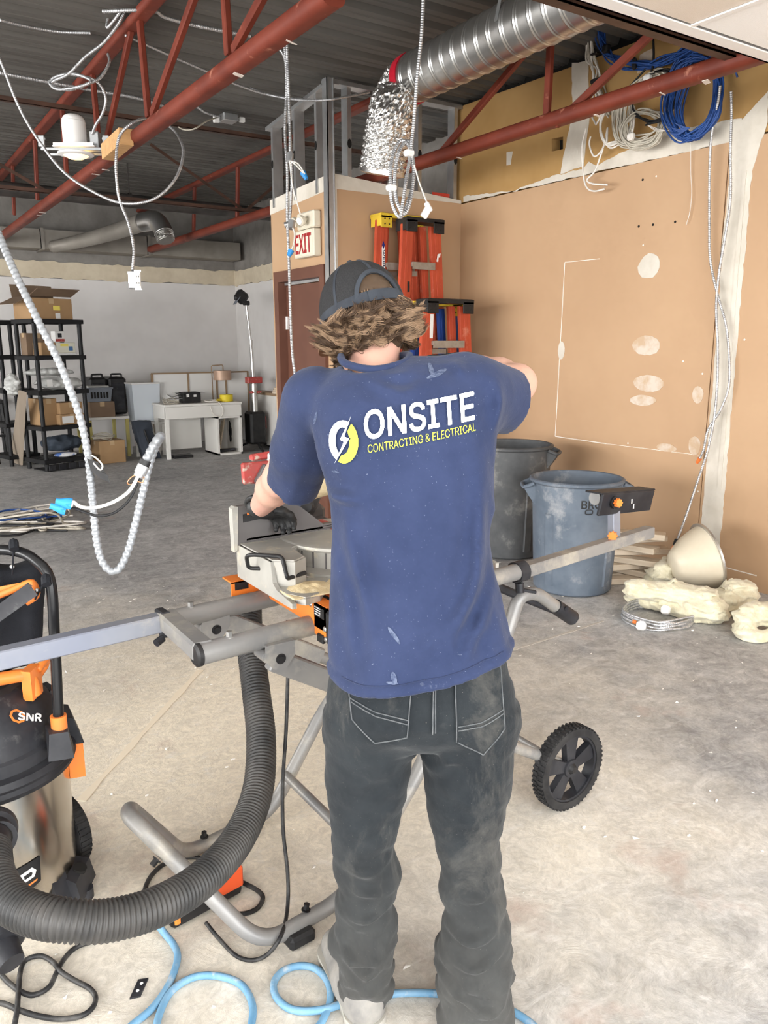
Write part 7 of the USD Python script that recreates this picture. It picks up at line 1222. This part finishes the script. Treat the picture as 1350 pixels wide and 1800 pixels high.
# desk group
dk = thing('desk', 'white desk with open side cabinet in front of the back wall', 'desk', (3.85, 10.5, 0)); LACQ = mat('desk_white', (.66, .64, .60), .5)
x0, x1, y0, y1 = 3.30, 4.37, 10.25, 10.75
obj('desk_top', MB().span((x0 - .01, y0 - .01, .69), (x1 + .01, y1 + .01, .72), .003), LACQ, dk, smooth=False); obj('drawer_front', MB().span((x0, y0 - .004, .53), (x1, y0 + .02, .688), .002), LACQ, dk, smooth=False); obj('side_rail', MB().span((x0, y0, .53), (x0 + .02, y1, .69)), LACQ, dk, smooth=False)
for x, y in ((x0, y0), (x0, y1 - .05)): obj('leg', MB().span((x, y, 0), (x + .05, y + .05, .53), .002), LACQ, dk, smooth=False)
cb = obj('cabinet', MB().span((x1 - .36, y0, .0), (x1 - .335, y1, .53)).span((x1 - .025, y0, .0), (x1, y1, .53)).span((x1 - .36, y0, .0), (x1, y1, .025)).span((x1 - .36, y1 - .01, 0), (x1, y1, .53)).span((x1 - .36, y0, .505), (x1, y1, .53)), LACQ, dk, smooth=False); obj('back_panel', MB().span((x0 + .02, y1 + .02, .06), (x1 - .40, y1 + .04, .53)), LACQ, dk, smooth=False)
t = thing('folded_table', 'white panelled tabletop with wooden edges standing behind the desk', 'panel', (3.9, 10.9, 0)); WOODE = mat('wood_edge', (.26, .18, .11), .6)
for a, b in ((3.36, 3.84), (3.86, 4.26), (4.28, 4.40), (4.42, 4.74)): obj('panel', MB().span((a, 10.86, .30), (b, 10.885, 1.095)), PAPER, t, smooth=False); obj('edge_strip', MB().span((b - .002, 10.85, .30), (b + .022, 10.89, 1.10)), WOODE, t, smooth=False)
obj('top_strip', MB().span((3.34, 10.85, 1.095), (4.76, 10.89, 1.115)), WOODE, t, smooth=False); obj('edge_strip', MB().span((3.335, 10.85, .3), (3.36, 10.89, 1.10)), WOODE, t, smooth=False)
t = thing('equipment_box', 'open black equipment box on the desk top', 'box', (3.72, 10.5, .72)); obj('box', MB().span((3.62, 10.42, .721), (3.86, 10.62, .86), .004), BLK, t); obj('flap', MB().bar((3.60, 10.40, .83), (3.60, 10.62, .85), .10, .004).bar((3.88, 10.40, .86), (3.88, 10.62, .84), .08, .004), BLK, t); obj('sticker', MB().span((3.66, 10.418, .80), (3.70, 10.421, .84)).span((3.76, 10.418, .80), (3.80, 10.421, .83)), PAPER, t, smooth=False)
t = thing('paper_pile', 'crumpled white papers beside the black equipment box', 'paper', (3.50, 10.5, .72))
for k in range(5): 
    q = np.random.default_rng(k); obj('sheet', MB().add(cbox((.17, .12, .003)), basis(*np.eye(3), (0, 0, 0)) @ rot(q.normal(size=3), q.uniform(5, 35))).mesh().apply_translation((3.50 + q.uniform(-.06, .06), 10.48 + q.uniform(-.05, .05), .78 + .015 * k)), PAPER, t, smooth=False)
t = thing('tangled_wires', 'tangle of thin wires at the left end of the desk', 'wire', (3.44, 10.42, .72)); obj('wire', sweep(coil((3.44, 10.40, .745), (1, 0, 0), (0, .5, .3), .10, .05, 6, 3, .12, .012), .004, 5), WIREG, t, smooth=True)
t = thing('white_cable', 'coiled white cord spilling over the desk front', 'cord', (4.0, 10.4, .72)); obj('cord', sweep(np.vstack([coil((4.0, 10.42, .735), (1, 0, 0), (0, 1, .1), .08, .08, 4, 8, .1, .006), spline([(4.02, 10.30, .735), (4.05, 10.235, .72), (4.10, 10.235, .62), (4.06, 10.235, .53), (3.96, 10.235, .57), (3.92, 10.235, .68)], 40)]), .005, 5), WIREW, t, smooth=True)
t = thing('yellow_tape_reel', 'yellow reel of tape on the right end of the desk', 'reel', (4.24, 10.45, .72)); obj('reel', MB().lathe([(.03, .0), (.09, .0), (.09, .09), (.03, .09), (.03, 0)], (4.24, 10.45, .722), (0, 0, 1), 28), mat('yellow_reel', (.70, .55, .03), .5), t); obj('reel_handle', MB().bar((4.08, 10.42, .74), (4.18, 10.45, .75), .05, .03), mat('yellow_grip', (.66, .50, .03), .5), t)
t = thing('cord_reel', 'copper coloured drum lamp on a bent bracket behind the desk', 'lamp', (4.30, 10.72, 1.0)); obj('drum', MB().lathe([(0, 0), (.125, 0), (.125, .13), (0, .13)], (4.32, 10.76, 1.0), (0, 0, 1), 32), mat('copper_shade', (.44, .30, .22), .45, metal=.3), t); obj('bracket', sweep(rounded([(4.18, 10.80, .72), (4.18, 10.80, 1.20), (4.34, 10.78, 1.21), (4.34, 10.77, 1.12)], .02), .008, 8), WOODE, t, smooth=True)
t = thing('black_tray', 'flat black tray on the floor beneath the desk', 'tray', (3.55, 10.30, 0)); obj('tray', MB().span((3.40, 10.27, 0), (3.66, 10.42, .04), .006), BLK, t)
t = thing('leaning_board_offcut', 'wooden board offcut leaning inside the desk cabinet', 'board', (4.16, 10.5, .03)); obj('board', MB().bar((4.09, 10.45, .05), (4.25, 10.62, .45), .02, .10, .02, up=(0, 1, 0)), PINE, t)
t = thing('dark_tools', 'dark hand tools lying in the bottom of the desk cabinet', 'tool', (4.20, 10.4, .03)); obj('tool', MB().bar((4.06, 10.34, .045), (4.32, 10.40, .05), .05, .03, .008).bar((4.10, 10.44, .045), (4.30, 10.34, .06), .03, .03, .008), BLKD, t)
t = thing('white_cooler', 'white bin standing on a low white table beside the desk', 'bin', (3.24, 10.95, .46)); obj('body', hull([(x, y, z) for z, e in ((.47, .02), (.985, 0)) for x in (3.04 + e, 3.42 - e) for y in (10.78 + e, 11.10 - e)]), mat('blue_white_plastic', (.56, .60, .64), .4), t, smooth=False); obj('rim', MB().span((3.03, 10.77, .97), (3.43, 11.11, .99), .004), PAPER, t)
t = thing('low_table', 'low white table under the white bin', 'table', (3.24, 10.95, 0)); obj('table_top', MB().span((3.02, 10.72, .43), (3.46, 11.14, .465), .004), LACQ, t)
for x in (3.04, 3.40):
    for y in (10.74, 11.08): obj('leg', MB().span((x, y, 0), (x + .04, y + .04, .43)), LACQ, t, smooth=False)
for k, (x, lab) in enumerate(((2.70, 'black hard tool case standing nearest the shelving'), (2.955, 'black hard tool case standing nearest the white bin'))):
    t = thing('tool_case', lab, 'case', (x, 11.3, .55)); obj('case', MB().span((x - .12, 11.15, .552), (x + .12, 11.55, 1.06), .03), BLK, t); obj('carry_handle', sweep(rounded([(x - .07, 11.2, 1.055), (x - .07, 11.2, 1.10), (x + .07, 11.2, 1.10), (x + .07, 11.2, 1.055)], .02), .012, 8), BLK, t, smooth=True); obj('panel_rib', MB().span((x - .08, 11.14, .62), (x + .08, 11.152, .98), .004), BLKD, t)
t = thing('side_bench', 'pale bench carrying the black cases and the grey crate', 'bench', (2.8, 11.1, 0)); obj('bench_top', MB().span((2.45, 10.85, .515), (3.00, 11.6, .55), .004), LACQ, t)
for x in (2.47, 2.955):
    for y in (10.87, 11.55): obj('leg', MB().span((x, y, 0), (x + .04, y + .04, .515)), mat('yellow_leg_%d' % (x * 100 + y), (.42, .36, .12), .6), t, smooth=False)
carton('cardboard_box', 'brown cardboard box on the bench under the grey crate', 'box', (2.66, 11.0, .552), (.32, .28, .20), CARDD, 0)
t = thing('small_crate', 'grey slotted plastic basket on the brown box', 'basket', (2.64, 11.0, .754)); obj('basket', hull([(2.64 + a, 11.0 + b, z) for z, k in ((.755, .85), (.93, 1)) for a in (-.17 * k, .17 * k) for b in (-.12 * k, .12 * k)]), GREYP, t, smooth=False); obj('rim', MB().span((2.46, 10.87, .92), (2.82, 11.13, .94), .004), GREYP, t); obj('basket_contents', MB().box((2.64, 11.0, .945), (.28, .18, .03), .01), CLEARBAG, t)
for k in range(6): obj('slot', MB().span((2.53 + .04 * k, 10.877, .80), (2.55 + .04 * k, 10.885, .88)), VOID_SHADE, t, smooth=False)
carton('cardboard_box', 'plain cardboard box on the floor right of the shelving', 'box', (2.60, 10.50, 0), (.34, .30, .29), CARD, math.radians(8)); t = thing('wire_scraps', 'grey wire scraps on the plain cardboard box', 'wire', (2.6, 10.5, .30)); obj('wire', sweep(coil((2.56, 10.5, .335), (1, 0, 0), (0, 1, .2), .13, .08, 5, 12, .12, .015), .006, 5), WIREG, t, smooth=True)
t = thing('backpack', 'dark slate soft bag slumped on the floor between bench and desk', 'bag', (3.10, 10.50, 0))
obj('bag_body', surface(lambda p: smin(np.maximum(np.maximum(np.abs(p[:, 0] - 3.10 + .22 * (p[:, 2] - .25)) - .115, np.abs(p[:, 1] - 10.50) - .08), np.abs(p[:, 2] - .26) - .25), cone(p, (3.12, 10.46, .08), (3.08, 10.46, .36), .09, .07), .03) - .03 * (meshkit.fbm(p * 11, 3, 15) - .5), (2.85, 10.3, -.02), (3.35, 10.7, .60), .014), mat('slate_bag_fabric', (.030, .036, .048), .8), t, smooth=True)
obj('bag_strap', sweep(spline([(3.05, 10.38, .40), (3.09, 10.37, .25), (3.14, 10.39, .12)], 14), .014, 6), BLK, t, smooth=True)
# light tower, white counter and dark gear near the return wall
t = thing('light_tower', 'battery work light on a tall telescopic mast', 'work light', (4.64, 10.45, 0)); lx, ly = 4.66, 10.45
obj('base', MB().span((lx - .12, ly - .12, .10), (lx + .12, ly + .12, .56), .03), BLK, t); obj('mast', MB().cyl((lx, ly, .5), (lx, ly, .95), .045).cyl((lx, ly, .95), (lx - .02, ly, 1.55), .026).cyl((lx - .02, ly, 1.5), (lx - .07, ly, 2.03), .018), BOLT, t); obj('red_collar', MB().box((lx, ly, 1.0), (.22, .12, .09), .01).box((lx + .02, ly, .83), (.16, .08, .03), .008), REDP, t)
obj('lamp_head', MB().add(cbox((.17, .10, .17), .03), rot([0, 1, 0], 35)).mesh().apply_translation((lx - .14, ly, 2.13)), BLK, t); obj('lamp_pivot', MB().box((lx - .07, ly, 2.05), (.09, .06, .06), .01), BLK, t); obj('lamp_lens', MB().add(cbox((.01, .09, .13), .004), rot([0, 1, 0], 35)).mesh().apply_translation((lx - .212, ly - .01, 2.08)), GREYP, t)
for a in (.4, 2.5, 4.6): obj('foot', MB().bar((lx, ly, .16), (lx + .33 * math.cos(a), ly + .33 * math.sin(a), .015), .03, .03), BLK, t)
obj('red_latch', MB().box((lx + .13, ly - .05, .40), (.03, .04, .18), .008), REDP, t)
t = blob('gear_bag', 'black gear bag leaning beside the light tower mast', 'bag', (4.42, 10.62, .27), (.09, .10, .26), mat('black_gear', (.014, .014, .015), .8), 17, .14)
t = thing('counter', 'white counter beyond the washroom corner', 'counter', (4.9, 10.4, 0)); obj('counter_body', MB().span((4.86, 9.6, .06), (5.05, 11.0, .78)), LACQ, t, smooth=False); obj('counter_top', MB().span((4.84, 9.58, .78), (5.05, 11.02, .82), .004), WOODE, t)
t = thing('disc_box', 'stack of pale round discs on the counter', 'disc', (4.92, 10.15, .82))
for k in range(3): obj('disc', MB().lathe([(0, 0), (.12 - .012 * k, 0), (.12 - .012 * k, .026), (0, .026)], (4.93, 10.15, .821 + .027 * k), (0, 0, 1), 28), PINE, t)
t = thing('wall_shelf_board', 'narrow wooden bracket board fixed on the return wall', 'shelf', (4.99, 9.85, 1.53)); obj('board', MB().span((4.86, 9.6, 1.53), (5.06, 10.1, 1.56)), PINE, t, smooth=False)
# wires on the floor at the left
t = thing('wire_tangle', 'loose tangle of grey white and blue cables on the floor at far left', 'cable', (0.9705, 7.1242, 0))
for k, m in enumerate((WIREG, WIREW, WIREK, WIREG, WIREB, WIREW, WIREG)):
    q = np.random.default_rng(70 + k); c0_ = np.array((0.8904, 7.1781, 0)); pts = [c0_ + (q.uniform(-.75, .60), q.uniform(-.55, .55), .012 + (.16 if (j == 3 and k in (0, 3)) else .03 * q.random())) for j in range(9)]; obj('cable', sweep(spline(pts, 90), .009, 6), m, t, smooth=True)
